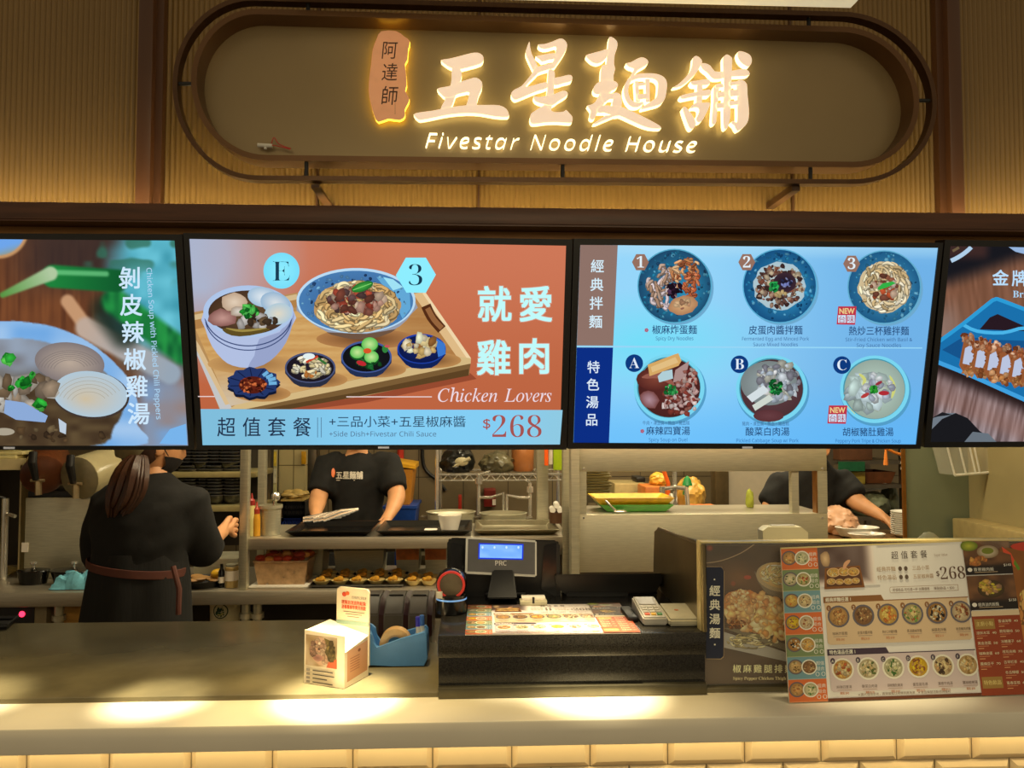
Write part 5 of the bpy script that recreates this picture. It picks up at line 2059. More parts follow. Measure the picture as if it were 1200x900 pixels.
A.blobs(230, 360, 80, 60, 60, 13, [(226, 176, 126), (196, 140, 90), (240, 206, 160)], 8)
A.blobs(205, 490, 50, 30, 40, 9, [(150, 96, 50), (110, 66, 36), (190, 130, 70)], 9)
A.blobs(420, 480, 110, 100, 110, 24, [(248, 200, 138), (232, 172, 112), (250, 216, 164)], 10, n_side=9)
A.poly(smoothloop([(33, 175), (33, 688), (118, 690), (134, 676), (136, 190), (120, 163), (33, 161)], 1), (150, 130, 100))
A.poly([(33, 165), (33, 686), (116, 686), (132, 672), (133, 186), (118, 165)], (32, 38, 58))
A.vtext('經典湯麵', 82, 268, 64, 80, (226, 214, 190), off=.02)
A.ell(80, 236, 5, 5, (226, 214, 190), n=10)
A.ell(82, 606, 5, 5, (226, 214, 190), n=10)
for k, ch in enumerate('椒麻雞腿排麵'):
    A.text(ch, 208 + 59 * k, 762, 50, (226, 208, 166), align='c', off=.014)
A.text(serif('Spicy Pepper Chicken Thigh'), 186, 806, 26, (214, 196, 156), width=300)
A.zoom(1, 0, 0)
# right-hand picture of the board, seen past the sheet
A.grid([(1170, 642), (1290, 642), (1290, 800), (1170, 800)], 26, 30, lambda s, t, x, y: mixc((150, 96, 46), (96, 60, 32), vnoise(x / 14, y / 18, 5)))
A.poly([(1172, 640), (1183, 648), (1191, 664), (1187, 664), (1176, 654)], (196, 76, 50))
A.poly([(1187, 655), (1194, 666), (1191, 668), (1186, 660)], (90, 130, 40))
A.ell(1212, 640, 30, 6, (176, 60, 46), n=14)
A.ell(1215, 720, 26, 40, (216, 160, 90), (170, 110, 56), n=20, wob=.06)
A.noodles(1215, 720, 26, 40, 40, [(226, 176, 106), (200, 140, 76)], 4, 3)
A.ell(1208, 776, 24, 30, (206, 206, 196), (130, 120, 100), n=18)
A.gain = 1.65
A.build('board_picture', PRINT, t)

# ---------------------------------------------------------------- leaning price sheet
yb_ = PZ(925, 824, LZ + .001).y
b0 = PZ(925, 823.5, LZ + .002)
b1 = PZ(1208, 813, LZ + .002)
lean = plane3(b0, b1, P(1050, 640, bY - .012))
tl, tr = lean.hit(915, 643.5), lean.hit(1181, 632.5)
t = thing('price_sheet', (b0 + b1) / 2, 'laminated set meal price sheet leaning against the noodle picture board', 'menu')
n_ = lean.n
s = MB()
f4 = [tl, tr, b1, b0]
s.prism(f4, [p - n_ * .003 for p in f4])
s.build('sheet', CARD, t, smooth=False)


def bil(x, y, z):
    a, b = sheet_x(x), y / 640
    return (tl * (1 - a) + tr * a) * (1 - b) + (b0 * (1 - a) + b1 * a) * b + n_ * (.0004 + z)


A = Art(fn=bil, step=1.2e-6)
menu_art(A, False)
A.gain = 1.5
A.build('sheet_print', PRINT, t)
s = MB()
e = n_ * .001
s.prism([tl + e, tr + e, tr + e + (tr - b1).normalized() * .003, tl + e + (tl - b0).normalized() * .003], [tl - e * 3, tr - e * 3, tr - e * 3 + (tr - b1).normalized() * .003, tl - e * 3 + (tl - b0).normalized() * .003])
s.build('laminate_edge', mat('acrylic_edge'), t) if False else s.build('laminate_edge', MATS['acrylic_edge'], t)

# ---------------------------------------------------------------- dark tray edge at the far left of the counter
p = PZ(0, 737, WZ)
t = thing('serving_tray', (PZ(-30, 735, WZ).x, p.y + .05, WZ), 'dark serving tray on the worktop at its far left end', 'tray')
s = MB()
r0 = [PZ(-90, 742, WZ), PZ(8, 738, WZ), PZ(20, 728, WZ), PZ(-90, 728, WZ)]
zz = Vector((0, 0, .001))
s.prism([q + zz for q in r0][::-1], [q + zz + Vector((0, 0, .004)) for q in r0][::-1])
s.tube([q + Vector((0, 0, .009)) for q in r0], .006, 8, closed=True)
s.build('tray', BLACK, t)
# ================================================================ kitchen behind the counter
def pb(u0, v0, u1, v1, Y, d):
    a, b = P(u0, v1, Y), P(u1, v0, Y)
    return a.x, b.x, Y, Y + d, a.z, b.z


def simple(name, label, cat, mb, m, group=None, smooth=True):
    o = mb.build(name, m, smooth=smooth)
    return tag(o, label, cat, group)


BZ = .90           # bench height
BY = 3.18          # bench front
# ---------------------------------------------------------------- steel bench
xb0, xb1 = -3.15, P(664, 690, BY).x
t = thing('steel_bench', (-1.4, 3.5, 0), 'long stainless steel kitchen bench with open underside behind the counter', 'bench')
MB().box(xb0, xb1, BY, 3.70, BZ - .056, BZ, bev=.004).build('bench_top', STEELH, t)
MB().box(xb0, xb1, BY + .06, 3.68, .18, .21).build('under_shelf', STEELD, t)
MB().box(xb0, xb1, 3.66, 3.68, .2, BZ - .06).build('back_panel', mat('dark_panel', (40, 36, 30), rough=.5), t)
for u in (-140, 62, 284, 298, 500):
    x = P(u, 700, BY).x
    s = MB()
    s.tube([(x, BY + .05, 0.001), (x, BY + .05, BZ - .05)], .018, 12)
    s.tube([(x, BY + .05, BZ - .12), (x, BY + .05, BZ - .10)], .026, 12)
    s.build('leg', STEEL, t)

# ---------------------------------------------------------------- raised pass shelf over the bench
LT = 1.106
SY = 3.205
x0, x1 = P(281, 630, SY).x, P(667, 630, SY).x
t = thing('pass_shelf', ((x0 + x1) / 2, 3.4, BZ), 'raised stainless pass shelf on posts above the bench', 'shelf')
MB().box(x0, x1, SY, 3.62, LT - .046, LT, bev=.003).build('shelf_top', STEELH, t)
for u0, u1 in ((279, 291.5), (660, 667)):
    b = pb(u0, 500, u1, 700, SY - .012, .04)
    MB().box(b[0], b[1], b[2], b[3], BZ + .001, 2.45, bev=.002).build('post', STEEL, t)
b = pb(300, 527, 311, 700, 3.58, .04)
MB().box(b[0], b[1], 3.58, 3.62, BZ + .001, 2.45, bev=.002).build('post', STEEL, t)
for z in (.99,):
    MB().box(x0 + .03, x1, 3.60, 3.615, z - .01, z + .09).build('back_rail', STEELD, t)

# ---------------------------------------------------------------- bowl shelf behind the cook on the left
t = thing('bowl_shelf', (P(235, 560, 3.8).x, 3.85, BZ), 'two tier steel shelf full of black bowls behind the ponytailed cook', 'shelf')
bx0, bx1 = P(172, 555, 3.70).x, P(300, 555, 3.70).x
ZS = []
for v0, v1 in ((553, 560), (592.5, 600)):
    b = pb(172, v0, 300, v1, 3.70, .3)
    ZS.append(b[5])
    MB().box(bx0, bx1, 3.70, 4.0, b[4], b[5], bev=.003).build('shelf_board', mat('shelf_steel', (178, 166, 116), rough=.4, metal=.6), t)
for x in (bx0 + .02, bx1 - .02):
    MB().box(x - .015, x + .015, 3.97, 4.0, BZ - .9 + .001, 1.75).build('shelf_upright', STEELD, t)
MB().box(bx0, bx1, 4.002, 4.012, .95, 1.75).build('back_sheet', mat('dark_sheet', (40, 34, 26), rough=.6), t)
BOWLM = mat('black_bowl', (20, 20, 22), rough=.25, amt=.1)


def make_bowl(r=.058, h=.045):
    e = thing('rice_bowl', (0, 0, 0), 'black bowl', 'bowl')
    s = MB()
    s.lathe([(r * .5, .0), (r * .55, .004), (r * .85, h * .5), (r, h), (r * .97, h), (r * .8, h * .5), (r * .45, .006), (.001, .006)], (0, 0, 0), 18)
    s.build('bowl_wall', BOWLM, e)
    s = MB()
    s.lathe([(r, h - .002), (r * 1.03, h - .001), (r * 1.03, h + .0015), (r * .98, h + .001)], (0, 0, 0), 18, cap0=False, cap1=False)
    s.build('rim', mat('bowl_rim', (70, 70, 72), rough=.25), e)
    return e


proto = make_bowl()
first = True
for tier, us, num in ((0, (202, 219, 236, 253, 268), 7), (1, (222, 240, 253, 271), 10)):
    for k, u in enumerate(us):
        for j in range(num):
            o = proto if first else dup(proto)
            first = False
            p = P(u, 560, 3.77)
            o.location = (p.x, 3.78 + .012 * (k % 2), ZS[tier] + .001 + j * .0155)
            o['label'] = 'black bowl in %s stack on %s' % ((('leftmost', 'second from left', 'middle', 'second from right', 'rightmost')[k], 'upper bowl shelf behind ponytailed cook') if tier == 0 else (('leftmost', 'second from left', 'third from left', 'rightmost')[k], 'lower bowl shelf by the steel post'))
            o['group'] = ('black bowls on the upper shelf, stack ' if tier == 0 else 'black bowls on the lower shelf, stack ') + ('one', 'two', 'three', 'four', 'five')[k]

# ---------------------------------------------------------------- drink dispenser with two lying jars
DY = 3.46
b = pb(27.5, 583, 112, 668, DY, .32)
t = thing('drink_dispenser', ((b[0] + b[1]) / 2, DY + .16, BZ), 'steel drink dispenser with two lying jars and black taps at left', 'dispenser')
MB().box(b[0], b[1], DY, DY + .32, BZ + .001, b[5], bev=.004).build('cabinet', STEEL, t)
MB().box(b[0] + .004, b[1] + .06, DY + .01, DY + .40, b[5] + .0005, b[5] + .028, bev=.003).build('black_top', BLACK, t)
for (u, v, r, u2, v2, col, nm) in ((50, 556, 22.5, 58, 538, (104, 58, 34), 'brown'), (94, 560, 25, 150, 541, (168, 158, 122), 'clear')):
    a, c = P(u, v, DY - .01), P(u2, v2, DY + .28)
    rr = r * DY / 900
    d = (c - a).normalized()
    s = MB()
    s.tube([a - d * .012, a, a + d * .02, a + (c - a) * .5, c, c + d * .02], [rr * .72, rr * .96, rr, rr, rr, rr * .8], 24)
    j = s.build('jar', mat('jar_' + nm, col, rough=.2, amt=.12, scale=9), t)
    s = MB()
    s.tube([a - d * .014, a - d * .006], [rr * .70, rr * .98], 24)
    s.build('jar_ring', mat('jar_ring_' + nm, [q * .85 for q in col], rough=.25), j)
    q = P(u - 14, v + 5, DY - .05)
    s = MB()
    s.tube(smooth2([tuple(P(u - 12, v - 25, DY - .07)), tuple(P(u - 13, v - 12, DY - .075)), tuple(P(u - 9, v + 6, DY - .06))]), [.014] * 4 + [.016] * 3, 10) if False else s.tube([P(u - 11, v - 26, DY - .06), P(u - 12, v - 14, DY - .075), P(u - 8, v + 6, DY - .05)], [.016, .018, .013], 10)
    s.build('tap_lever', BLACK, t)
    s = MB()
    s.tube([P(u - 14, v + 7, DY - .045), P(u + 2, v + 7, DY - .045)], .007, 8)
    s.tube([P(u - 5, v + 8, DY - .04), P(u - 5, v + 24, DY - .04)], .013, 10)
    s.build('tap_spout', mat('tap_steel', (200, 180, 140), rough=.3, metal=.8), t)
s = MB()
b2 = pb(25, 636, 33, 647, DY - .002, .003)
s.box(*b2)
s.build('label', CARD, t)

# cabinet frame and faucet at the far left
b = pb(-60, 545, 26, 668, 3.55, .25)
t = thing('open_cabinet', (b[0], 3.6, BZ), 'open cream framed cabinet with papers on top at far left', 'cabinet')
s = MB()
f = pb(20.5, 545, 26, 668, 3.55, .25)
s.box(f[0], f[1], 3.55, 3.8, BZ + .001, f[5])
g = pb(-60, 538, 30, 551, 3.55, .25)
s.box(g[0], g[1], 3.55, 3.8, g[4], g[5])
s.box(g[0], g[0] + .03, 3.55, 3.8, BZ + .001, g[4])
s.build('frame', CREAM, t)
MB().box(g[0], f[0], 3.78, 3.8, BZ + .001, g[4]).build('back_board', mat('cabinet_dark', (44, 38, 32), rough=.6), t)
ZC = g[5]
for k, (u0, u1, v) in enumerate(((-30, 20, 534), (-40, 26, 530), (-20, 14, 526))):
    q = pb(u0, v - 3, u1, v, 3.58, .2)
    o = MB().box(q[0], q[1], 3.57 + .01 * k, 3.77, ZC + .001 + .017 * k, ZC + .016 + .017 * k, bev=.002)
    simple('paper_pack', ('lowest pack of cream paper on the open cabinet', 'middle pack of cream paper on the open cabinet', 'topmost pack of cream paper on the open cabinet')[k], 'paper pack', o, mat('cream_paper', (206, 196, 140), rough=.6), 'paper packs on the open cabinet')
q = P(6, 603, 3.45)
t = thing('bench_tap', (q.x, q.y, BZ), 'chrome bench tap at far left before the open cabinet', 'tap')
s = MB()
s.tube([(q.x, q.y, BZ + .001), (q.x, q.y, q.z + .07)], .014, 12)
s.build('tap_column', CHROME, t)
s = MB()
s.tube([(q.x, q.y, q.z), (q.x + .03, q.y - .02, q.z + .002), (q.x + .06, q.y - .03, q.z - .004)], .008, 10)
s.build('tap_spout', CHROME, t)
s = MB()
s.tube([(q.x, q.y, q.z + .07), (q.x - .03, q.y - .03, q.z + .085)], .006, 8)
s.build('tap_handle', BLACK, t)

# pans, cloth, papers and tools on the left bench
for k, (u0, u1, v) in enumerate(((14, 52, 667), (54, 108, 666))):
    p0, p1 = P(u0, v, 3.32), P(u1, v, 3.32)
    t = thing('lidded_pan', ((p0.x + p1.x) / 2, 3.34, BZ), ('black lidded pan on the left bench below the brown jar', 'black lidded pan on the left bench right of another, behind blue cloth')[k], 'pan', 'black pans on the left bench')
    w, cx = (p1.x - p0.x) / 2, (p0.x + p1.x) / 2
    s = MB()
    s.lathe([(w * .8, .001), (w * .96, .05), (w, .054), (w * .96, .058), (w * .2, .066), (.001, .068)], (cx, 3.36, BZ), 28, sy=.75)
    s.build('pan_body', BLACKG, t)
    s = MB()
    s.lathe([(.006, .066), (.006, .078), (.014, .082), (.014, .09), (.001, .092)], (cx, 3.36, BZ), 12)
    s.build('lid_knob', CHROME, t)
s = MB()
n_ = 26
p0, p1 = P(58, 684, 3.235), P(111, 684, 3.235)
bm = s.bm
gv = []
for j in range(13):
    row = []
    for i in range(n_ + 1):
        a, b_ = i / n_, j / 12
        x = p0.x + (p1.x - p0.x) * a
        y = 3.215 + .10 * b_
        e = min(1, 5 * min(a, 1 - a, b_, 1 - b_))
        z = BZ + .003 + e * (.030 + .026 * abs(math.sin(a * 7.5 + b_ * 3)) + .018 * vnoise(a * 6, b_ * 5, 3))
        row.append(bm.verts.new((x + .012 * (vnoise(b_ * 5, i, 2) - .5), y + .012 * vnoise(a * 6, j, 4), z)))
    gv.append(row)
for j in range(12):
    for i in range(n_):
        bm.faces.new((gv[j][i], gv[j][i + 1], gv[j + 1][i + 1], gv[j + 1][i]))
simple('cleaning_cloth', 'crumpled light blue cleaning cloth on the steel bench', 'cloth', s, mat('blue_cloth', (106, 176, 196), rough=.9, amt=.15, scale=60, bump=.3))
s = MB()
q = [PZ(-6, 676, BZ), PZ(8, 676, BZ), PZ(24, 667, BZ), PZ(0, 663, BZ)]
s.prism([p + Vector((0, 0, .006)) for p in q], [p + Vector((0, 0, .001)) for p in q])
simple('bench_paper', 'folded cream paper on the bench at the far left', 'paper', s, mat('cream_paper', (206, 196, 140)))
t = thing('spatula', P(112, 662, 3.40), 'black-handled spatula leaning by the steel dispenser', 'spatula')
t.location.z = BZ
s = MB()
s.tube([P(100, 634, 3.40), P(113, 660, 3.42)], .011, 10)
s.build('handle', BLACK, t)
s = MB()
a = P(113, 660, 3.42)
s.tube([a, Vector((a.x + .02, 3.45, BZ + .004))], .006, 8)
s.build('blade', CHROME, t)
t = thing('hanging_skimmer', P(119, 600, 3.45), 'chrome skimmer with black grip standing beside the steel dispenser', 'skimmer')
t.location.z = BZ
s = MB()
s.tube([P(120, 578, 3.45), P(117, 592, 3.44), P(119, 604, 3.45)], [.012, .024, .012], 10)
s.build('bowl', CHROME, t)
s = MB()
a = P(119, 604, 3.45)
s.tube([a, P(120, 640, 3.46), Vector((a.x, 3.47, BZ + .004))], .012, 8)
s.build('grip', BLACK, t)

# under the bench
b = pb(-40, 704, 55, 740, 3.26, .3)
t = thing('warming_unit', ((b[0] + b[1]) / 2, 3.4, .211), 'under-bench heating unit with a lit red indicator at far left', 'heater')
MB().box(b[0], b[1], 3.26, 3.6, .212, b[5], bev=.004).build('case', mat('beige_metal', (150, 136, 104), rough=.4, metal=.3), t)
q = pb(-40, 712, 40, 734, 3.256, .008)
MB().box(*q).build('panel', BLACK, t)
q = P(25, 720, 3.25)
MB().ball((q.x, 3.254, q.z), .012, sy=.5).build('indicator', mat('red_lamp', (255, 40, 70), emit=4, amt=.01), t)
q = pb(22, 706.5, 43, 709, 3.256, .01)
MB().box(*q).build('grip_slot', BLACK, t)
b = pb(67, 707, 104, 745, 3.28, .25)
t = thing('wooden_crate', ((b[0] + b[1]) / 2, 3.4, .211), 'pale wooden crate under the steel bench', 'crate')
s = MB()
for k in range(5):
    z = .22 + k * (b[5] - .22) / 5
    s.box(b[0], b[1], 3.28, 3.295, z, z + (b[5] - .22) / 5 - .006)
s.box(b[0], b[0] + .012, 3.28, 3.5, .212, b[5])
s.box(b[1] - .012, b[1], 3.28, 3.5, .212, b[5])
s.box(b[0], b[1], 3.29, 3.5, .212, .225)
s.build('slats', mat('crate_wood', (196, 148, 70), rough=.6, amt=.25, scale=8, stretch=(1, 1, 10)), t)
q = P(256, 742, 3.28)
t = thing('paper_tub', (q.x, 3.36, .211), 'white paper tub with a round green emblem under the bench', 'tub')
zt = P(256, 705, 3.28).z
s = MB()
s.lathe([(.045, .212), (.062, zt - .01), (.064, zt - .008), (.064, zt), (.056, zt)], (q.x, 3.36, 0), 24)
s.build('tub_wall', mat('tub_white', (216, 206, 166), rough=.5), t)
A = Art(fn=lambda x, y, z: Vector((q.x + x / 1000, 3.2975 - z + abs(x) * abs(x) * 9e-6, zt - .045 - y / 1000)), step=1e-5)
A.ell(0, 0, 31, 31, (28, 52, 40), n=28)
A.ell(0, 0, 26.5, 26.5, (196, 190, 150), n=28)
A.blobs(0, 2, 17, 17, 26, 6, [(28, 64, 46), (40, 90, 60), (50, 60, 44)], 3)
A.stroke([(-10, 12), (0, 15), (12, 8)], 5, (206, 190, 110))
A.build('emblem', PRINT, t)

# food pan, bottle and jar on the bench in front of the cook
q = P(233, 690, 3.235)
t = thing('food_pan', (q.x, 3.30, BZ), 'black pan of sliced food and yellow egg beside the ponytailed cook', 'pan')
s = MB()
s.lathe([(.07, .001), (.092, .028), (.095, .03), (.09, .03), (.068, .006), (.001, .006)], (q.x, 3.285, BZ), 26)
s.build('pan_body', BLACKG, t)
rg = random.Random(2)
for k in range(12):
    a, r = rg.uniform(0, 6.28), rg.uniform(0, .065)
    s = MB().ball((q.x + r * math.cos(a), 3.285 + r * math.sin(a), BZ + .026 + rg.uniform(0, .012)), .024, sx=1.2, sz=.35, u=10, v=6)
    s.build('food_slice', mat('brown_slice', (170, 128, 76), rough=.5, amt=.2), t)
s = MB().ball((q.x + .062, 3.28, BZ + .05), .026, sx=1.2, sz=.8, u=12, v=8)
s.build('yellow_egg', mat('egg_yellow', (230, 180, 40), rough=.4, amt=.15), t)
q = P(270, 687, 3.235)
t = thing('glass_jar', (q.x, 3.25, BZ), 'small glass jar with paper label by the steel post', 'jar')
zt = P(270, 661, 3.25).z
s = MB().lathe([(.024, BZ + .001), (.026, BZ + .01), (.026, zt - .012), (.022, zt - .008)], (q.x, 3.25, 0), 20)
s.build('jar_glass', mat('jar_glass', (190, 164, 104), rough=.15), t)
s = MB().lathe([(.024, zt - .009), (.024, zt), (.001, zt)], (q.x, 3.25, 0), 20)
s.build('lid', STEEL, t)
s = MB().lathe([(.0265, BZ + .03), (.0265, zt - .025)], (q.x, 3.25, 0), 20, cap0=False, cap1=False)
s.build('label', CARD, t)
q = P(258, 684, 3.235)
t = thing('sauce_vial', (q.x, 3.25, BZ), 'tiny black sauce bottle with white label left of the glass jar', 'bottle')
zt = P(258, 661, 3.25).z
s = MB().lathe([(.012, BZ + .001), (.013, zt - .03), (.006, zt - .018), (.006, zt)], (q.x, 3.25, 0), 14)
s.build('bottle_body', BLACKG, t)
s = MB().lathe([(.0135, BZ + .02), (.0135, BZ + .045)], (q.x, 3.25, 0), 14, cap0=False, cap1=False)
s.build('label', CARD, t)
# steel tub behind the pan
b = pb(226, 654, 279, 680, 3.42, .2)
s = MB()
s.box(b[0], b[1], 3.42, 3.6, BZ + .001, b[5], bev=.006)
simple('steel_bin', 'plain steel food bin behind the black food pan', 'bin', s, STEEL)

# ---------------------------------------------------------------- on the pass shelf
def bottle(u, v0, r, body, cap, lab, nm):
    q = P(u, 628, 3.27)
    t = thing('sauce_bottle', (q.x, 3.27, LT), lab, 'bottle', 'squeeze bottles on the pass shelf')
    zt = P(u, v0, 3.27).z
    zb_ = LT + .001
    s = MB().lathe([(r * .95, zb_), (r, zb_ + .01), (r, zt - .07), (r * .8, zt - .05)], (q.x, 3.27, 0), 18)
    s.build('bottle_body', mat('bottle_' + nm, body, rough=.35), t)
    s = MB().lathe([(r * .82, zt - .05), (r * .82, zt - .03), (r * .35, zt - .022), (r * .16, zt), (.001, zt)], (q.x, 3.27, 0), 16)
    s.build('nozzle_cap', mat('cap_' + nm, cap, rough=.4), t)


bottle(294.5, 578, .017, (206, 196, 130), (150, 44, 36), 'pale squeeze bottle with red cap beside the steel post', 'pale')
bottle(300.5, 588, .016, (206, 150, 40), (160, 56, 36), 'yellow squeeze bottle beside the steel canister', 'yellow')
q = P(316, 628, 3.30)
zt = P(316, 592, 3.30).z
t = thing('steel_canister', (q.x, 3.31, LT), 'tall steel canister with ladle handle on the pass shelf', 'canister')
s = MB().lathe([(.040, LT + .001), (.042, zt - .02), (.049, zt - .012), (.049, zt), (.044, zt), (.040, LT + .01), (.001, LT + .01)], (q.x, 3.31, 0), 28)
s.build('canister_wall', STEEL, t)
ld = thing('ladle', (q.x + .012, 3.31, LT + .012), 'chrome ladle standing in the steel canister', 'ladle')
s = MB().tube([(q.x - .01, 3.31, LT + .014), (q.x + .018, 3.31, zt + .02)], .005, 8)
s.build('handle', CHROME, ld)
s = MB().ball((q.x + .022, 3.305, zt + .035), .019, sz=1.1)
s.build('ladle_bowl', CHROME, ld)


def tray(u0, u1, label, m, inner, v1=627):
    p0, p1 = P(u0, v1, 3.235), P(u1, v1, 3.235)
    t = thing('baking_tray', ((p0.x + p1.x) / 2, 3.38, LT), label, 'tray', 'dark trays on the pass shelf')
    s = MB()
    rr = []
    for ins, z in ((.03, .001), (.0, .024), (.004, .026), (.01, .024), (.034, .006)):
        rr.append([(p0.x + ins, 3.225 + ins, LT + z), (p1.x - ins, 3.225 + ins, LT + z), (p1.x - ins, 3.55 - ins, LT + z), (p0.x + ins, 3.55 - ins, LT + z)])
    s.face_ring(rr)
    s.build('tray_shell', m, t, smooth=False)
    return t


tray(334, 436, 'black baking tray on the pass shelf in front of the black-shirted cook', BLACKG, None)
tray(440, 553, 'black baking tray on the pass shelf under the white bowl', mat('black_tray', (26, 25, 22), rough=.25), None)
tray(556, 656, 'steel-lined tray on the pass shelf above the customer display', mat('steel_tray', (130, 122, 96), rough=.3, metal=.8), None)
rg = random.Random(4)
for k in range(5):
    a = P(355 + 6 * k, 612 + rg.uniform(-2, 1), 3.36)
    b_ = P(400 + 5 * k, 606 - 2.2 * k, 3.40)
    a.z = max(a.z, LT + .036)
    t = thing('steel_tongs', a, ('wrapped steel tongs lying on the black tray, %s' % ('leftmost of the five', 'second from the left', 'middle of the five', 'second from the right', 'rightmost of the five')[k]), 'tongs', 'tongs on the black tray')
    for dz in (.0, .012):
        s = MB().tube([a + Vector((0, 0, dz)), (a + b_) / 2 + Vector((0, 0, dz * 1.2 + .004)), b_ + Vector((0, 0, dz * .3))], [.006, .008, .005], 8)
        s.build('tong_arm', CHROME, t)
q = P(527, 624, 3.33)
t = thing('soup_bowl', (q.x, 3.33, LT + .007), 'white porcelain bowl standing on a black tray', 'bowl')
zt = P(527, 603, 3.33).z
s = MB().lathe([(.030, LT + .008), (.036, LT + .012), (.050, zt - .01), (.052, zt), (.049, zt), (.034, LT + .02), (.001, LT + .018)], (q.x, 3.33, 0), 30)
s.build('bowl_wall', PORC, t)
s = MB().lathe([(.046, zt - .012), (.03, zt - .008), (.001, zt - .006)], (q.x, 3.33, 0), 20)
s.build('soup', mat('clear_soup', (176, 150, 90), rough=.15), t)
s = MB()
q = P(505, 620, 3.3)
s.box(q.x - .03, q.x + .025, 3.28, 3.36, LT + .008, LT + .016, bev=.003)
simple('folded_napkin', 'folded white napkin on the tray left of the white bowl', 'napkin', s, CARD)
q = P(652, 620, 3.42)
t = thing('roll_pot', (q.x, 3.42, LT), 'small dark pot of white rolled napkins beside the right post', 'pot')
s = MB().lathe([(.030, LT + .027), (.034, LT + .075), (.031, LT + .075), (.028, LT + .035), (.001, LT + .035)], (q.x, 3.42, 0), 20)
s.build('pot_wall', mat('brown_pot', (80, 54, 36), rough=.4), t)
for k, (dx, dz) in enumerate(((-.018, .085), (.014, .085), (.0, .105), (.022, .07))):
    s = MB().tube([(q.x + dx, 3.40, LT + dz), (q.x + dx, 3.44, LT + dz + .004)], .013, 12)
    s.build('napkin_roll', PORC, t)

# ---------------------------------------------------------------- on the bench below the pass shelf
q0, q1_ = P(297, 686, 3.25), P(361, 686, 3.25)
zt = P(330, 657, 3.25).z
t = thing('ingredient_tub', ((q0.x + q1_.x) / 2, 3.33, BZ), 'clear plastic tub heaped with red and orange ingredients under the pass shelf', 'tub')
s = MB()
rr = []
for ins, z in ((.016, BZ + .008), (.002, zt - .006), (-.004, zt), (.004, zt), (.02, BZ + .012)):
    rr.append([(q0.x + ins, 3.24 + ins, z), (q1_.x - ins, 3.24 + ins, z), (q1_.x - ins, 3.42 - ins, z), (q0.x + ins, 3.42 - ins, z)])
s.face_ring(rr)
s.build('tub_wall', mat('cloudy_plastic', (206, 170, 126), rough=.25, amt=.3, scale=40, alpha=.55), t, smooth=False)
s = MB().box(q0.x - .012, q1_.x + .004, 3.225, 3.44, BZ + .001, BZ + .008, bev=.002)
s.build('tub_tray', WHITE, t)
rg = random.Random(8)
for k in range(34):
    x, y = rg.uniform(q0.x + .015, q1_.x - .015), rg.uniform(3.26, 3.40)
    s = MB().ball((x, y, zt - .004 + rg.uniform(0, .028)), .019, sx=rg.uniform(.7, 1.5), sy=rg.uniform(.7, 1.2), sz=.7, u=9, v=6)
    c_ = ((180, 60, 34), (206, 110, 46), (150, 46, 30), (200, 140, 70))[k % 4]
    s.build('ingredient_piece', mat('piece_%d' % c_[0], c_, rough=.5, amt=.3), t)
for k, (u0, u1, v0, v1, Y, fill, lab) in enumerate(((362, 379, 642, 676, 3.45, None, 'tall steel bain-marie pot right of the ingredient tub'), (391, 450, 644, 672, 3.5, None, 'wide steel food pan under the pass shelf behind dishes'), (463, 492, 640, 672, 3.48, (196, 110, 46), 'steel food pan of orange sauce under the shelf, left of its twin'), (497, 524, 640, 672, 3.48, (186, 100, 44), 'steel food pan of orange sauce under the shelf, nearest the till monitor'))):
    b = pb(u0, v0, u1, v1, Y, .18)
    t = thing('food_pan', ((b[0] + b[1]) / 2, Y + .08, BZ), lab, 'pan', 'steel food pans under the pass shelf')
    s = MB()
    rr = []
    for ins, z in ((.008, BZ + .001), (.0, b[5] - .004), (-.004, b[5]), (.004, b[5]), (.01, BZ + .03)):
        rr.append([(b[0] + ins, Y + ins, z), (b[1] - ins, Y + ins, z), (b[1] - ins, Y + .16 - ins, z), (b[0] + ins, Y + .16 - ins, z)])
    s.face_ring(rr)
    s.build('pan_wall', STEEL, t, smooth=False)
    if fill:
        MB().box(b[0] + .004, b[1] - .004, Y - .0015, Y + .0, (b[4] + b[5]) / 2 + .0, b[5] - .012).build('sauce_smear', mat('orange_smear_%d' % k, fill, rough=.3, amt=.3), t)
p0, p1 = P(363, 687, 3.22), P(474, 687, 3.22)
t = thing('dish_tray', ((p0.x + p1.x) / 2, 3.35, BZ), 'flat black tray carrying rows of small yellow side dishes', 'tray')
s = MB()
rr = []
for ins, z in ((.01, .001), (.0, .014), (.004, .015), (.014, .005)):
    rr.append([(p0.x + ins, 3.21 + ins, BZ + z), (p1.x - ins, 3.21 + ins, BZ + z), (p1.x - ins, 3.47 - ins, BZ + z), (p0.x + ins, 3.47 - ins, BZ + z)])
s.face_ring(rr)
s.build('tray_shell', BLACKG, t, smooth=False)


def side_dish():
    e = thing('side_dish', (0, 0, 0), 'dish', 'dish')
    s = MB().lathe([(.018, .0), (.034, .018), (.037, .022), (.034, .022), (.016, .004), (.001, .004)], (0, 0, 0), 18, sx=1.0)
    s.build('dish_wall', mat('dish_white', (216, 196, 130), rough=.3), e)
    rg = random.Random(3)
    s = MB()
    for k in range(9):
        a, r = rg.uniform(0, 6.28), rg.uniform(0, .018)
        s.ball((r * math.cos(a), r * math.sin(a), .02 + rg.uniform(0, .01)), .011, sx=rg.uniform(.8, 1.6), sz=.6, u=8, v=5)
    s.build('food', mat('yellow_food', (196, 146, 50), rough=.45, amt=.35, scale=80), e)
    return e


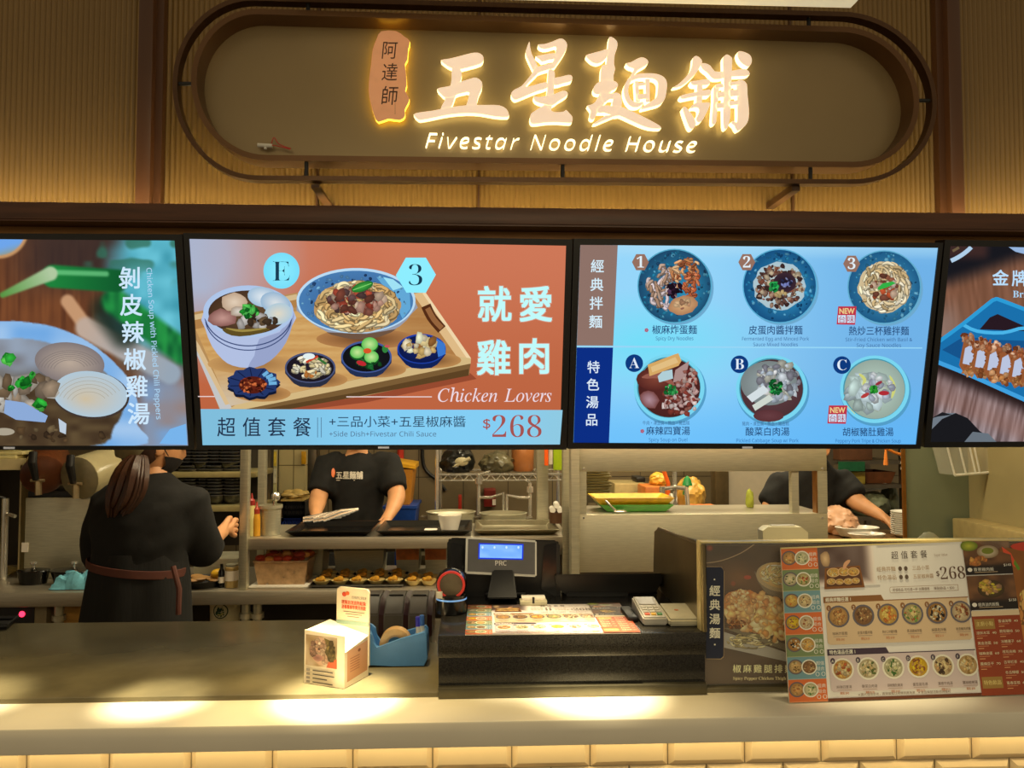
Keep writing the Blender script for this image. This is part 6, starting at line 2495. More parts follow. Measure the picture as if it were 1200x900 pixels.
sd = side_dish()
first = True
x0_, x1_ = P(377, 680, 3.25).x, P(462, 680, 3.25).x
for r_ in range(3):
    for c_ in range(5):
        o = sd if first else dup(sd)
        first = False
        o.location = (x0_ + (x1_ - x0_) * c_ / 4 + .01 * (r_ % 2), 3.25 + .08 * r_, BZ + .0055)
        o['label'] = 'yellow side dish in the %s row of the black tray, %s from the left' % (('front', 'middle', 'back')[r_], ('first', 'second', 'third', 'fourth', 'fifth')[c_])
        o['group'] = 'side dishes on the black tray'
for k, u in enumerate((484, 502)):
    for j in range(2):
        o = dup(sd)
        o.location = (P(u, 680, 3.25).x, 3.26 + .085 * j, BZ + .001)
        o['label'] = 'yellow side dish on the bench right of the black tray, %s' % (('front left of four', 'back left of four'), ('front right of four', 'back right of four'))[k][j]
        o['group'] = 'side dishes beside the black tray'

# ---------------------------------------------------------------- cooking island behind the pass shelf
IZ = 1.0
ix0, ix1 = P(478, 610, 3.8).x, P(668, 610, 3.75).x
t = thing('stove_island', ((ix0 + ix1) / 2, 3.95, 0), 'stainless cooking island behind the pass shelf', 'stove')
MB().box(ix0, ix1, 3.72, 4.2, IZ - .06, IZ, bev=.004).build('stove_top', STEELH, t)
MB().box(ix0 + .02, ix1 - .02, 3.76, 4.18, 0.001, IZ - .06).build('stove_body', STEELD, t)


def pot(u0, u1, v0, Y, label, m=STEEL, handles=True, flare=1.0, zb=None):
    a, b_ = P(u0, v0, Y), P(u1, v0, Y)
    r, cx, zt = (b_.x - a.x) / 2, (a.x + b_.x) / 2, a.z
    zb = IZ if zb is None else zb
    t = thing('cooking_pot', (cx, Y, zb), label, 'pot', 'pots on the cooking island')
    s = MB().lathe([(r * .9 * flare, zb + .001), (r * .96 * (1 + flare) / 2, (zb + zt) / 2), (r, zt - .004), (r * 1.03, zt), (r * .98, zt + .001), (r * .93, (zb + zt) / 2), (r * .85 * flare, zb + .012), (.001, zb + .012)], (cx, Y, 0), 32, sy=.8)
    s.build('pot_wall', m, t)
    if handles:
        for sg in (-1, 1):
            s = MB().tube([(cx + sg * r * .95, Y - .02, zt - .03), (cx + sg * (r + .025), Y - .02, zt - .025), (cx + sg * (r + .025), Y + .02, zt - .025), (cx + sg * r * .95, Y + .02, zt - .03)], .005, 6)
            s.build('pot_handle', STEELD, t)
    return t


pot(500, 557, 599.5, 3.86, 'wide shallow steel wok bowl behind the white bowl', flare=.55)
pot(562, 617, 601, 3.9, 'round steel pot below the two swivel taps')
p = pot(452, 494, 607, 3.86, 'low steel basin by the cook right arm', zb=IZ, flare=.7) if False else None
for k, (u, v0, ua, va, ub, vb) in enumerate(((561, 556, 590, 578, 590, 598), (621, 566, 594, 580, 594, 600))):
    Y = 4.12
    q = P(u, v0, Y)
    t = thing('swivel_tap', (q.x, Y, IZ), ('long-armed chrome swivel tap over the round pot, left one', 'long-armed chrome swivel tap near the right post')[k], 'tap', 'swivel taps over the stove')
    s = MB().tube([(q.x, Y, IZ + .001), (q.x, Y, q.z)], .010, 10)
    s.tube([(q.x, Y, q.z - .05), (q.x, Y, q.z - .02)], .019, 10)
    s.build('tap_column', CHROME, t)
    a, b_ = P(ua, va, Y - .10), P(ub, vb, Y - .10)
    s = MB().tube([(q.x, Y, P(u, 583, Y).z), ((q.x + a.x) / 2, Y - .04, P(u, 582, Y).z), (a.x, Y - .1, a.z), (b_.x, Y - .1, b_.z)], .0075, 10)
    s.build('tap_arm', CHROME, t)
    s = MB().tube([(q.x, Y, q.z), (q.x + (.06 if k == 0 else -.02), Y - .03, q.z + .018)], .006, 8)
    s.build('tap_lever', CHROME, t)

# ---------------------------------------------------------------- things along the back wall, centre
PANW = tile_mat('pale_wall_panel', (206, 190, 140), (120, 104, 70), .34, .26)
b = pb(326, 500, 358, 579, 4.9, .25)
s = MB().box(b[0], b[1], 4.9, 5.19, b[4], 2.45, bev=.004)
simple('tiled_column', 'pale tiled box column in the kitchen left of the black-shirted cook', 'column', s, PANW)
b = pb(311, 500, 325, 592, 4.85, .03)
t = thing('notice_board', ((b[0] + b[1]) / 2, 4.86, b[4]), 'notice board with yellow and white papers beside the tiled column', 'board')
MB().box(b[0], b[1], 4.85, 4.87, b[4], 2.2).build('board', mat('notice_back', (176, 166, 126), rough=.6), t)
for k, (v0, v1, col) in enumerate(((529, 546, (214, 186, 60)), (549, 566, (206, 200, 170)), (568, 590, (196, 190, 130)))):
    q = pb(313, v0, 324, v1, 4.845, .004)
    MB().box(*q).build('paper', mat('notice_%d' % k, col, rough=.6, amt=.2, scale=40), t)
b = pb(311, 592, 325, 660, 4.8, .06)
b = pb(353, 529, 358.5, 544, 4.88, .012)
s = MB().box(*b, bev=.002)
simple('yellow_sign', 'small yellow hanging sign on the tiled column edge', 'sign', s, mat('sign_yellow', (226, 166, 20), rough=.5))
b = pb(359, 500, 371, 660, 4.6, .1)
s = MB().box(b[0], b[1], 4.6, 4.72, .001, 2.45, bev=.004)
simple('steel_pillar', 'dark steel pillar left of the black-shirted cook', 'pillar', s, STEELD)
q = P(367, 548, 4.46)
t = thing('mop', (q.x, 4.46, 0), 'mop with a white handle leaning on the dark pillar', 'mop')
MB().tube([(q.x, 4.50, .55), (q.x, 4.58, q.z)], .012, 8).build('handle', mat('mop_handle', (206, 196, 166)), t)
MB().tube([(q.x, 4.47, .25), (q.x, 4.50, .56)], .014, 8).build('grip', mat('mop_blue', (40, 60, 110)), t)
MB().lathe([(.045, .001), (.05, .05), (.02, .25)], (q.x + .04, 4.46, 0), 14).build('mop_head', mat('mop_grey', (150, 140, 120), rough=.9), t)
CRB = mat('crate_blue', (30, 52, 130), rough=.45)


def crate(u0, u1, v0, v1, Y, m, label, z0=None, cat='crate'):
    b = pb(u0, v0, u1, v1, Y, .3)
    z0 = b[4] if z0 is None else z0
    s = MB()
    n = 9
    x0, x1, z1 = b[0], b[1], b[5]
    s.box(x0, x1, Y, Y + .01, z1 - .02, z1)
    s.box(x0, x1, Y, Y + .01, z0, z0 + .02)
    for k in range(n + 1):
        x = x0 + (x1 - x0) * k / n
        s.box(x - .004, x + .004, Y, Y + .01, z0, z1)
    s.box(x0, x1, Y, Y + .01, (z0 + z1) / 2 - .006, (z0 + z1) / 2 + .006)
    s.box(x0, x0 + .01, Y, Y + .28, z0, z1)
    s.box(x1 - .01, x1, Y, Y + .28, z0, z1)
    s.box(x0, x1, Y + .27, Y + .28, z0, z1)
    s.box(x0, x1, Y, Y + .28, z0, z0 + .01)
    return simple('plastic_crate', label, cat, s, m, smooth=False)


t = thing('low_table', (P(343, 640, 4.3).x, 4.45, 0), 'low steel side table carrying the crates', 'table')
zt = P(343, 626, 4.3).z
tb = pb(322, 600, 362, 626, 4.28, .3)
MB().box(tb[0], tb[1], 4.27, 4.6, zt - .03, zt - .001).build('table_top', STEELH, t)
for x in (tb[0] + .02, tb[1] - .02):
    for y in (4.29, 4.58):
        MB().tube([(x, y, .001), (x, y, zt - .03)], .012, 8).build('leg', STEEL, t)
crate(329, 356, 607, 626, 4.3, CRB, 'blue plastic crate under the black crate', zt)
z2 = P(343, 607, 4.3).z + .001
crate(332, 357, 588, 607, 4.3, mat('crate_black', (28, 26, 30), rough=.5), 'black plastic crate stacked on the blue crate', z2)
s = MB()
rg = random.Random(6)
z3 = P(343, 588, 4.3).z + .002
x0, x1 = P(331, 588, 4.35).x, P(357, 588, 4.35).x
s.box(x0, x1, 4.31, 4.55, z3, z3 + .010)
for k in range(14):
    s.ball((rg.uniform(x0, x1), rg.uniform(4.32, 4.5), z3 + .02 + rg.uniform(0, .02)), .028, sx=1.4, sz=.5, u=8, v=6)
simple('bread_bag', 'loose bag of pale food lying on top of the black crate', 'bag', s, mat('bread_bag', (196, 166, 96), rough=.5, amt=.35))
# yellow bin on the blue tub
b = pb(457, 550, 484, 592, 4.45, .3)
t = thing('waste_bin', ((b[0] + b[1]) / 2, 4.6, b[4]), 'tall orange-yellow lidded bin behind the cook', 'bin')
s = MB()
s.face_ring([[(b[0] + .02, 4.47, b[4]), (b[1] - .02, 4.47, b[4]), (b[1] - .02, 4.7, b[4]), (b[0] + .02, 4.7, b[4])], [(b[0], 4.45, b[5]), (b[1], 4.45, b[5]), (b[1], 4.72, b[5]), (b[0], 4.72, b[5])]])
s.build('bin_body', mat('bin_ochre', (190, 126, 40), rough=.45), t, smooth=False)
s = MB()
l0, l1 = P(456, 548, 4.44), P(486, 553, 4.44)
s.prism([(b[0] - .01, 4.44, b[5] + .025), (b[1] + .012, 4.44, b[5] + .002), (b[1] + .012, 4.44, b[5] + .02), (b[0] - .01, 4.44, b[5] + .045)], [(b[0] - .01, 4.74, b[5] + .025), (b[1] + .012, 4.74, b[5] + .002), (b[1] + .012, 4.74, b[5] + .03), (b[0] - .01, 4.74, b[5] + .055)])
s.build('bin_lid', mat('lid_yellow', (216, 160, 30), rough=.4), t, smooth=False)
z1 = b[4] - .001
bb_ = pb(449, 588, 488, 640, 4.42, .34)
t = thing('blue_tub', ((bb_[0] + bb_[1]) / 2, 4.6, 0), 'stack of blue plastic tubs carrying the orange-yellow bin', 'tub')
hgt = z1 / 6
for k in range(6):
    s = MB()
    za, zb2 = k * hgt + .001, (k + 1) * hgt
    s.face_ring([[(bb_[0] + i, 4.42 + i, z), (bb_[1] - i, 4.42 + i, z), (bb_[1] - i, 4.76 - i, z), (bb_[0] + i, 4.76 - i, z)] for i, z in ((.02, za), (.004, zb2 - .02), (-.004, zb2 - .016), (-.004, zb2 - .001))])
    s.build('tub_layer', mat('tub_blue', (24, 66, 150), rough=.4), t, smooth=False)
# pipes and cables on the back wall
q = P(469, 545, 5.15)
s = MB().tube([(q.x, 5.17, 2.4), (q.x, 5.17, q.z)], .022, 10)
simple('red_pipe', 'red pipe coming down the back wall above the yellow bin', 'pipe', s, mat('pipe_red', (190, 50, 34), rough=.4))
s = MB().tube(smooth2([tuple(P(u, v, 5.19)) for u, v in ((495, 480), (495, 535), (500, 552), (512, 562), (522, 575))]), .012, 8)
simple('black_cable', 'thick black cable curving down the back wall', 'cable', s, BLACK)
b = pb(537, 580, 541, 598, 5.0, .03)
s = MB().box(b[0], b[1], 5.0, 5.04, b[4], b[5], bev=.004)
s.box((b[0] + b[1]) / 2 - .005, (b[0] + b[1]) / 2 + .005, 5.04, 5.2, b[4], b[4] + .02)
simple('red_bracket', 'short red upright fitting on the back wall', 'fitting', s, mat('pipe_red', (190, 50, 34)))
b = pb(567, 574, 581, 594, 5.05, .14)
t = thing('red_box', ((b[0] + b[1]) / 2, 5.1, b[4]), 'dark red wall box with a small white plate', 'box')
MB().box(b[0], b[1], 5.05, 5.2, b[4], b[5], bev=.005).build('case', mat('box_red', (130, 34, 24), rough=.45), t)
q = pb(577, 585, 581, 592, 5.045, .006)
MB().box(*q).build('plate', CARD, t)

# ---------------------------------------------------------------- wire rack with bags
RY = 4.55
rx0, rx1 = P(512, 558, RY).x, P(662, 558, RY).x
zr = P(560, 556, RY).z
t = thing('wire_rack', ((rx0 + rx1) / 2, RY + .2, 0), 'chrome wire rack holding black bags behind the stove', 'rack')
for x in (rx0, rx1 - .1, rx0 + .02, rx1):
    pass
for x, y in ((rx0, RY), (rx1, RY), (rx0, RY + .4), (rx1, RY + .4)):
    MB().tube([(x, y, .001), (x, y, 2.3)], .012, 10).build('rack_post', CHROME, t)
for z in (zr, zr - .75, zr + .5):
    s = MB()
    for y in (RY, RY + .4):
        s.tube([(rx0, y, z), (rx1, y, z)], .006, 6)
        s.tube([(rx0, y, z - .035), (rx1, y, z - .035)], .005, 6)
    n = 24
    for k in range(n):
        x = rx0 + (rx1 - rx0) * k / n
        s.tube([(x, RY, z - .035 * (k % 2)), (x + (rx1 - rx0) / n, RY, z - .035 * ((k + 1) % 2))], .003, 5)
        s.tube([(x, RY, z), (x, RY + .4, z)], .003, 5)
    s.build('wire_shelf', CHROME, t)


def lump(u0, u1, v0, label, m, Y, z0, nm, cat, seed, grp=None):
    a, b_ = P(u0, v0, Y), P(u1, v0, Y)
    s = MB()
    bmesh.ops.create_icosphere(s.bm, subdivisions=4, radius=1)
    rx, h = (b_.x - a.x) / 2, (a.z - z0)
    cx = (a.x + b_.x) / 2
    for v in s.bm.verts:
        c = v.co.copy()
        q = 1 + .22 * (vnoise(c.x * 3 + seed, c.y * 3 + c.z * 4, seed) - .5) + .12 * (vnoise(c.x * 9, c.y * 8 + c.z * 9, seed + 1) - .5)
        c *= q
        c.z = max(c.z, -.62)
        v.co = Vector((cx + c.x * rx, Y + .12 + c.y * min(.13, rx * 1.4), z0 + (c.z + .62) / 1.62 * h))
    return simple(nm, label, cat, s, m, grp)


BAGB = mat('black_bag', (26, 26, 24), rough=.3, amt=.3)
lump(515, 556, 524, 'black plastic bag on the wire rack, left one', BAGB, RY + .02, zr + .007, 'refuse_bag', 'bag', 3, 'bags on the wire rack')
lump(563, 603, 530, 'olive grey plastic bag on the wire rack, middle one', mat('olive_bag', (92, 86, 62), rough=.35, amt=.4, scale=14), RY + .02, zr + .007, 'refuse_bag', 'bag', 8, 'bags on the wire rack')
s = MB()
a = P(541, 541, RY + .02)
s.ball((a.x, RY + .015, a.z), .03, sx=1.4, sy=.4, sz=.9, u=10, v=7)
s.tube([(a.x - .05, RY + .02, a.z - .03), (a.x + .05, RY + .01, a.z + .02)], .012, 8)
simple('white_bag_tie', 'crumpled pale tie on the black plastic bag', 'bag tie', s, mat('pale_tie', (176, 166, 130), rough=.5))
b = pb(602, 520, 626, 554, RY + .05, .25)
s = MB().lathe([(.06, zr + .007), (.068, zr + .02), (.07, b[5] - .02), (.06, b[5])], ((b[0] + b[1]) / 2, RY + .18, 0), 26)
simple('sauce_tub', 'translucent tub of orange sauce on the wire rack', 'tub', s, mat('orange_tub', (170, 106, 56), rough=.3, amt=.3, scale=8))
# cutting boards hanging by the post
for k, (u0, u1, v1, col, nm) in enumerate(((638.5, 643, 546, (236, 96, 24), 'orange'), (644, 648.5, 545, (200, 196, 186), 'white'), (650, 661, 552, (150, 180, 20), 'green'))):
    b = pb(u0, 490, u1, v1, 3.5, .02)
    s = MB().box(b[0], b[1], 3.52 + .02 * k, 3.535 + .02 * k, b[4], b[5], bev=.003)
    simple('cutting_board', '%s cutting board hanging beside the right steel post' % nm, 'cutting board', s, mat('board_' + nm, col, rough=.45), 'cutting boards by the right post')
b = pb(629, 500, 642, 640, 3.68, .06)
s = MB().box(b[0], b[1], 3.66, 3.70, IZ - .0, 2.45, bev=.003)
s2 = simple('steel_pillar', 'narrow steel post behind the pass shelf near the cutting boards', 'pillar', s, STEEL)
# ================================================================ serving hatch unit on the right
GY = 3.0
gx = lambda u: P(u, 600, GY).x
gz = lambda v: P(800, v, GY).z
t = thing('serving_hatch', ((gx(668) + gx(970)) / 2, GY + .1, 0), 'stainless serving hatch with two window openings right of the till', 'hatch')
MB().box(gx(668.5), gx(678.5), GY - .02, GY + .05, .001, 2.45, bev=.003).build('corner_post', STEEL, t)
MB().box(gx(678.8), gx(970), GY, GY + .03, gz(552.5), gz(520), bev=.002).build('top_panel', STEEL, t)
MB().box(gx(678.8), gx(970), GY, GY + .03, gz(670), gz(602.5), bev=.002).build('lower_panel', STEEL, t)
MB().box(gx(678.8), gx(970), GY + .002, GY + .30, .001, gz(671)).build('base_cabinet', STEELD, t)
MB().box(gx(679), gx(687.5), GY, GY + .03, gz(602.4), gz(552.6)).build('jamb', STEEL, t)
MB().box(gx(959), gx(970), GY, GY + .03, gz(602.4), gz(552.6)).build('jamb', STEEL, t)
MB().box(gx(929), gx(937), GY + .004, GY + .034, gz(602.4), gz(552.6)).build('mullion', STEEL, t)
MB().box(gx(957.5), gx(959), GY + .005, GY + .04, gz(602.4), gz(552.6)).build('bronze_strip', MATS['bronze_edge'], t)
MB().box(gx(678.8), gx(970), GY + .03, GY + .32, gz(604.5), gz(602.8)).build('sill', STEELH, t)
for u in (684, 964):
    for v in (549, 607):
        q = P(u, v, GY - .002)
        MB().lathe([(.004, -.001), (.004, .003)], (q.x, GY, q.z), 10, axis='y').build('rivet', CHROME, t)
SZ = gz(602.8)
# trays stacked on the sill, left
for k in range(9):
    u1 = 719 - (k % 3)
    x0, x1 = P(692, 590, GY + .16).x, P(u1, 590, GY + .16).x
    z = P(700, 582, GY + .16).z + k * .0118 if False else SZ + .002 + .0 + k * .0
    s = MB()
zt0 = P(700, 581, 3.4).z
x0, x1 = P(683, 580, 3.4).x, P(718, 580, 3.4).x
t = thing('tray_trolley', ((x0 + x1) / 2, 3.5, 0), 'steel rack carrying a pile of flat trays behind the hatch', 'rack')
MB().box(x0, x1 + .02, 3.4, 3.62, zt0 - .03, zt0 - .001).build('rack_shelf', STEELD, t)
for x in (x0 + .015, x1):
    MB().box(x - .01, x + .01, 3.42, 3.44, .001, zt0 - .03).build('leg', STEELD, t)
for k in range(9):
    s = MB()
    z = zt0 + .0005 + k * .0125
    w = x1 - .006 * (k % 3)
    s.face_ring([[(x0 + i, 3.41 + i, q), (w - i, 3.41 + i, q), (w - i, 3.6 - i, q), (x0 + i, 3.6 - i, q)] for i, q in ((.008, z), (0, z + .009), (.003, z + .0095), (.012, z + .003))])
    simple('flat_tray', 'flat grey tray in the pile behind the hatch, %s from the bottom' % ('first', 'second', 'third', 'fourth', 'fifth', 'sixth', 'seventh', 'eighth', 'ninth')[k], 'tray', s, mat('tray_grey', (150, 140, 100), rough=.5), 'trays piled behind the hatch', smooth=False)
# green and yellow trays on the sill
p0, p1 = P(700, 600, GY + .1), P(789, 600, GY + .1)


def long_tray(x0, x1, z0, hgt, m, label):
    s = MB()
    s.face_ring([[(x0 + i, GY + .06 + i * .6, q), (x1 - i, GY + .06 + i * .6, q), (x1 - i, GY + .26 - i * .6, q), (x0 + i, GY + .26 - i * .6, q)] for i, q in ((.03, z0), (.0, z0 + hgt), (.006, z0 + hgt + .001), (.036, z0 + .005))])
    return simple('prep_tray', label, 'tray', s, m, smooth=False)


long_tray(P(704, 600, GY + .06).x, P(790, 600, GY + .06).x, SZ + .002, .028, mat('tray_green', (70, 150, 50), rough=.4), 'green plastic tray on the hatch sill under the yellow one')
long_tray(P(697, 600, GY + .06).x, P(791, 600, GY + .06).x, SZ + .026, .032, mat('tray_yellow', (226, 180, 20), rough=.4, amt=.15), 'yellow plastic tray stacked on the green tray on the hatch sill')
q = P(715, 598, GY + .05)
t = thing('sieve_spoon', (q.x, GY + .045, SZ), 'small chrome spoon lying on the hatch sill by the yellow tray', 'spoon')
MB().ball((P(727, 598, GY + .04).x, GY + .045, SZ + .008), .018, sx=1.5, sz=.35).build('spoon_bowl', CHROME, t)
MB().tube([(P(722, 597, GY + .04).x, GY + .045, SZ + .01), (P(710, 585, GY + .04).x, GY + .05, SZ + .05)], .004, 6).build('handle', CHROME, t)
# table behind the hatch with bags, tub and tap
tz = P(780, 603, 3.9).z
x0, x1 = P(722, 600, 3.9).x, P(842, 600, 3.9).x
t = thing('rear_table', ((x0 + x1) / 2, 4.1, 0), 'stainless rear table seen through the serving hatch', 'table')
MB().box(x0, x1, 3.85, 4.35, tz - .04, tz, bev=.003).build('table_top', STEELH, t)
for x in (x0 + .03, x1 - .03):
    for y in (3.9, 4.3):
        MB().tube([(x, y, .001), (x, y, tz - .04)], .018, 10).build('leg', STEEL, t)
b = pb(756, 570, 783, 600, 4.1, .2)
t2 = crate_ = MB().box(b[0], b[1], 4.1, 4.3, tz + .001, b[5], bev=.01)
simple('orange_box', 'orange box on the rear table left of the chrome tap', 'box', t2, mat('box_orange', (196, 112, 40), rough=.5, amt=.15))
lump(767, 788, 555, 'yellow plastic bag on the orange box through the hatch', mat('bag_yellow', (226, 176, 60), rough=.4, amt=.2), 4.08, b[5] + .001, 'yellow_bag', 'bag', 5)
lump(800, 832, 561, 'translucent yellow bag behind the tap in the hatch', mat('bag_amber', (206, 160, 70), rough=.3, amt=.35, scale=14), 4.12, tz + .002, 'amber_bag', 'bag', 9)
s = MB().tube([P(778, 552, 4.06), P(783, 566, 4.06), P(783, 590, 4.06)], .011, 8)
for v in s.bm.verts:
    pass
simple('orange_hose', 'bright orange strap hanging over the yellow bag', 'strap', s, mat('strap_orange', (236, 100, 20)))
s = MB()
q = P(806, 569, 4.05)
s.lathe([(.028, 0), (.018, .035), (.004, .05)], (q.x, 4.06, q.z), 12)
s.tube([(q.x, 4.06, q.z + .001), (q.x, 4.12, q.z - .05)], .010, 6)
simple('green_funnel', 'small green cone on top of the amber bag', 'funnel', s, mat('funnel_green', (20, 130, 60), rough=.4))
s = MB()
q0, q1_ = P(800, 598, 3.95), P(828, 601, 3.95)
for k in range(3):
    s.ball((q0.x + .04 + .045 * k, 3.93, tz + .026), .035, sx=1.3, sy=.8, sz=.7, u=12, v=8)
simple('orange_parcel', 'orange wrapped parcels low on the rear table at right', 'parcel', s, mat('parcel_orange', (206, 110, 36), rough=.45, amt=.25))
q = P(792, 600, 3.88)
t = thing('mixer_tap', (q.x, 3.90, tz), 'chrome mixer tap seen in the middle of the serving hatch', 'tap')
MB().tube([(q.x, 3.9, tz + .001), (q.x, 3.9, P(792, 553, 3.9).z)], .011, 10).build('tap_column', CHROME, t)
s = MB().tube([P(776, 573, 3.88), P(792, 571, 3.88), P(806, 573, 3.88)], .010, 10)
s.tube([P(776, 570, 3.88), P(776, 580, 3.88)], .014, 10)
s.tube([P(804, 571, 3.88), P(806, 592, 3.86)], .011, 10)
s.build('tap_body', CHROME, t)
s = MB().tube([P(785, 585, 3.92), P(792, 585, 3.92)], .03, 12)
s.build('tap_base', WHITE, t)
b = pb(720, 566, 757, 603, 4.36, .1)
s = MB().box(b[0], b[1], 4.36, 4.6, .001, b[5], bev=.01)
simple('grey_locker', 'plain beige steel cabinet behind the rear table', 'cabinet', s, mat('beige_steel', (166, 148, 100), rough=.45, metal=.4))
s = MB()
b = pb(746, 558, 772, 567, 4.4, .15)
b0_ = pb(720, 566, 757, 603, 4.36, .1)[5]
s.box(b[0], P(757, 560, 4.4).x, 4.4, 4.56, b0_ + .001, b0_ + .03, bev=.008)
for k in range(6):
    s.box(b[0] + .01 + .012 * k, b[0] + .014 + .012 * k, 4.398, 4.4, b0_ + .004, b0_ + .026)
simple('black_basket', 'small black basket on top of the beige cabinet', 'basket', s, BLACK)
b = pb(853, 500, 925, 640, 4.45, .05)
s = MB().box(P(852, 560, 4.4).x, P(925, 560, 4.4).x, 4.42, 4.47, 0.001, 2.45)
simple('white_partition', 'plain pale grey partition panel seen through the hatch', 'partition', s, mat('pale_partition', (176, 166, 146), rough=.5, amt=.04))
b = pb(838, 500, 852, 640, 4.4, .06)
s = MB().box(b[0], b[1], 4.38, 4.47, 0.001, 2.45, bev=.003)
simple('steel_pillar', 'brown-shaded steel post beside the pale grey partition', 'pillar', s, mat('brown_steel', (112, 96, 66), rough=.4, metal=.7))
lump(886, 895, 576, 'lime green folded cloth behind the right-hand cook arm', mat('lime_cloth', (150, 156, 50), rough=.8), GY + .1, SZ + .001, 'lime_cloth', 'cloth', 2)

# ---------------------------------------------------------------- prep corner on the far right
PZ_ = P(1010, 627, 3.3).z
x0, x1 = P(905, 630, 3.3).x, P(1096, 630, 3.32).x
t = thing('prep_counter', ((x0 + x1) / 2, 3.6, 0), 'steel prep counter with plates in front of the right-hand cook', 'counter')
MB().box(gx(971), x1, 3.06, 3.45, PZ_ - .05, PZ_, bev=.003).build('counter_top', mat('warm_steel', (150, 120, 80), rough=.35, metal=.8), t)
MB().box(gx(971) + .01, x1 - .01, 3.08, 3.44, .001, PZ_ - .05).build('counter_base', STEELD, t)
proto = None


def plate_proto(r=.058):
    e = thing('stacked_plate', (0, 0, 0), 'plate', 'plate')
    MB().lathe([(r * .6, 0), (r * .95, .010), (r, .013), (r * .96, .014), (r * .55, .004), (.001, .004)], (0, 0, 0), 26).build('plate_face', PORC, e)
    MB().lathe([(r * .55, -.001), (r * .5, -.0012), (r * .5, .002)], (0, 0, 0), 20, cap0=False, cap1=False).build('foot_ring', PORC, e)
    return e


pp = plate_proto()
q = P(1061, 627, 3.24)
nm_ = ('first', 'second', 'third', 'fourth', 'fifth', 'sixth', 'seventh', 'eighth', 'ninth', 'tenth', 'eleventh', 'twelfth')
xst = q.x
for k in range(12):
    o = pp if k == 0 else dup(pp)
    o.location = (xst, 3.24, PZ_ + .003 + k * .0085)
    o['label'] = 'white plate in the stack by the bronze edge, %s from the bottom' % nm_[k]
    o['group'] = 'white plates stacked by the bronze edge'
# big loose dishes
for k, (u0, u1, v, Y, lab) in enumerate(((979, 1030, 622, 3.22, 'oval cream dish with dark food before the right-hand cook'), (994, 1037, 627, 3.12, 'oval white boat dish nearest the price sheet'))):
    a, b_ = P(u0, v, Y), P(u1, v, Y)
    w = (b_.x - a.x) / 2
    t = thing('oval_dish', ((a.x + b_.x) / 2, Y, PZ_), lab, 'dish', 'oval dishes on the prep counter')
    MB().lathe([(w * .5, PZ_ + .001), (w * .8, PZ_ + .012), (w, PZ_ + .034 + .012 * (1 - k)), (w * .95, PZ_ + .036 + .012 * (1 - k)), (w * .6, PZ_ + .008), (.001, PZ_ + .008)], ((a.x + b_.x) / 2, Y, 0), 32, sy=.62).build('dish_wall', PORC, t)
    MB().lathe([(w * .75, PZ_ + .026), (w * .4, PZ_ + .03), (.001, PZ_ + .031)], ((a.x + b_.x) / 2, Y, 0), 24, sy=.55).build('contents', mat('dark_sauce', (50, 60, 56), rough=.3), t)
lump(975, 1018, 597, 'pinkish meat in clear wrapping on the prep counter', mat('pink_meat', (206, 160, 126), rough=.35, amt=.25, scale=12), 3.24, PZ_ + .002, 'wrapped_meat', 'meat', 6)
# shelves of goods behind the prep corner
sh = P(1010, 606, 4.3).z
x0, x1 = P(972, 600, 4.3).x, P(1064, 600, 4.3).x
t = thing('goods_rack', ((x0 + x1) / 2, 4.5, 0), 'tall kitchen rack of boxes and sacks behind the right-hand cook', 'rack')
levels = [sh, P(1010, 568, 4.3).z, P(1010, 540, 4.3).z]
for z in levels + [.3]:
    MB().box(x0, x1, 4.3, 4.75, z - .02, z).build('rack_shelf', STEELD, t)
for x in (x0 + .015, x1 - .015):
    for y in (4.32, 4.73):
        MB().box(x - .015, x + .015, y - .015, y + .015, .001, 2.3).build('rack_post', STEELD, t)
b = pb(985, 500, 1022, 539, 4.34, .3)
s = MB().box(b[0], b[1], 4.34, 4.6, levels[2] + .001, levels[2] + .22, bev=.004)
simple('brown_carton', 'dark brown carton high on the goods rack', 'carton', s, mat('carton_dark', (96, 60, 36), rough=.6))
b = pb(982, 541, 1012, 552, 4.3, .03)
t = thing('green_banner', ((b[0] + b[1]) / 2, 4.28, b[4]), 'green plastic strip hanging from the goods rack shelf', 'strip')
MB().box(b[0], b[1], 4.285, 4.296, b[4], b[5]).build('strip', mat('strip_green', (14, 84, 50), rough=.5), t)
b = pb(1000, 553, 1014, 567, 4.34, .2)
s = MB().box(b[0], b[1], 4.34, 4.5, levels[1] + .001, b[5], bev=.003)
simple('yellow_carton', 'yellow carton on the middle shelf of the goods rack', 'carton', s, mat('carton_yellow', (176, 156, 60), rough=.6))
s = MB()
b = pb(1013, 553, 1050, 567, 4.36, .25)
s.face_ring([[(b[0] + i, 4.36 + i, z), (b[1] - i, 4.36 + i, z), (b[1] - i, 4.6 - i, z), (b[0] + i, 4.6 - i, z)] for i, z in ((.02, levels[1] + .001), (0, b[5]), (.008, b[5] + .001), (.026, levels[1] + .01))])
simple('wooden_tray', 'brown wooden tray on the middle shelf of the goods rack', 'tray', s, mat('tray_wood', (126, 76, 44), rough=.5, amt=.2), smooth=False)
s = MB()
m4 = Matrix.Translation(P(1018, 571, 4.42)) @ Matrix.Rotation(math.radians(-9), 4, 'Y')
s.obox(m4, .165, .12, .03, .003)
pk = simple('white_package', 'white flat package tilted on the sacks of the goods rack', 'package', s, mat('package_white', (196, 192, 180), rough=.5))
lump(1012, 1050, 577, 'large grey-green sack on the goods rack below the white package', mat('sack_green', (104, 110, 84), rough=.6, amt=.15, scale=6), 4.3, sh + .002, 'food_sack', 'sack', 11, 'sacks on the goods rack')
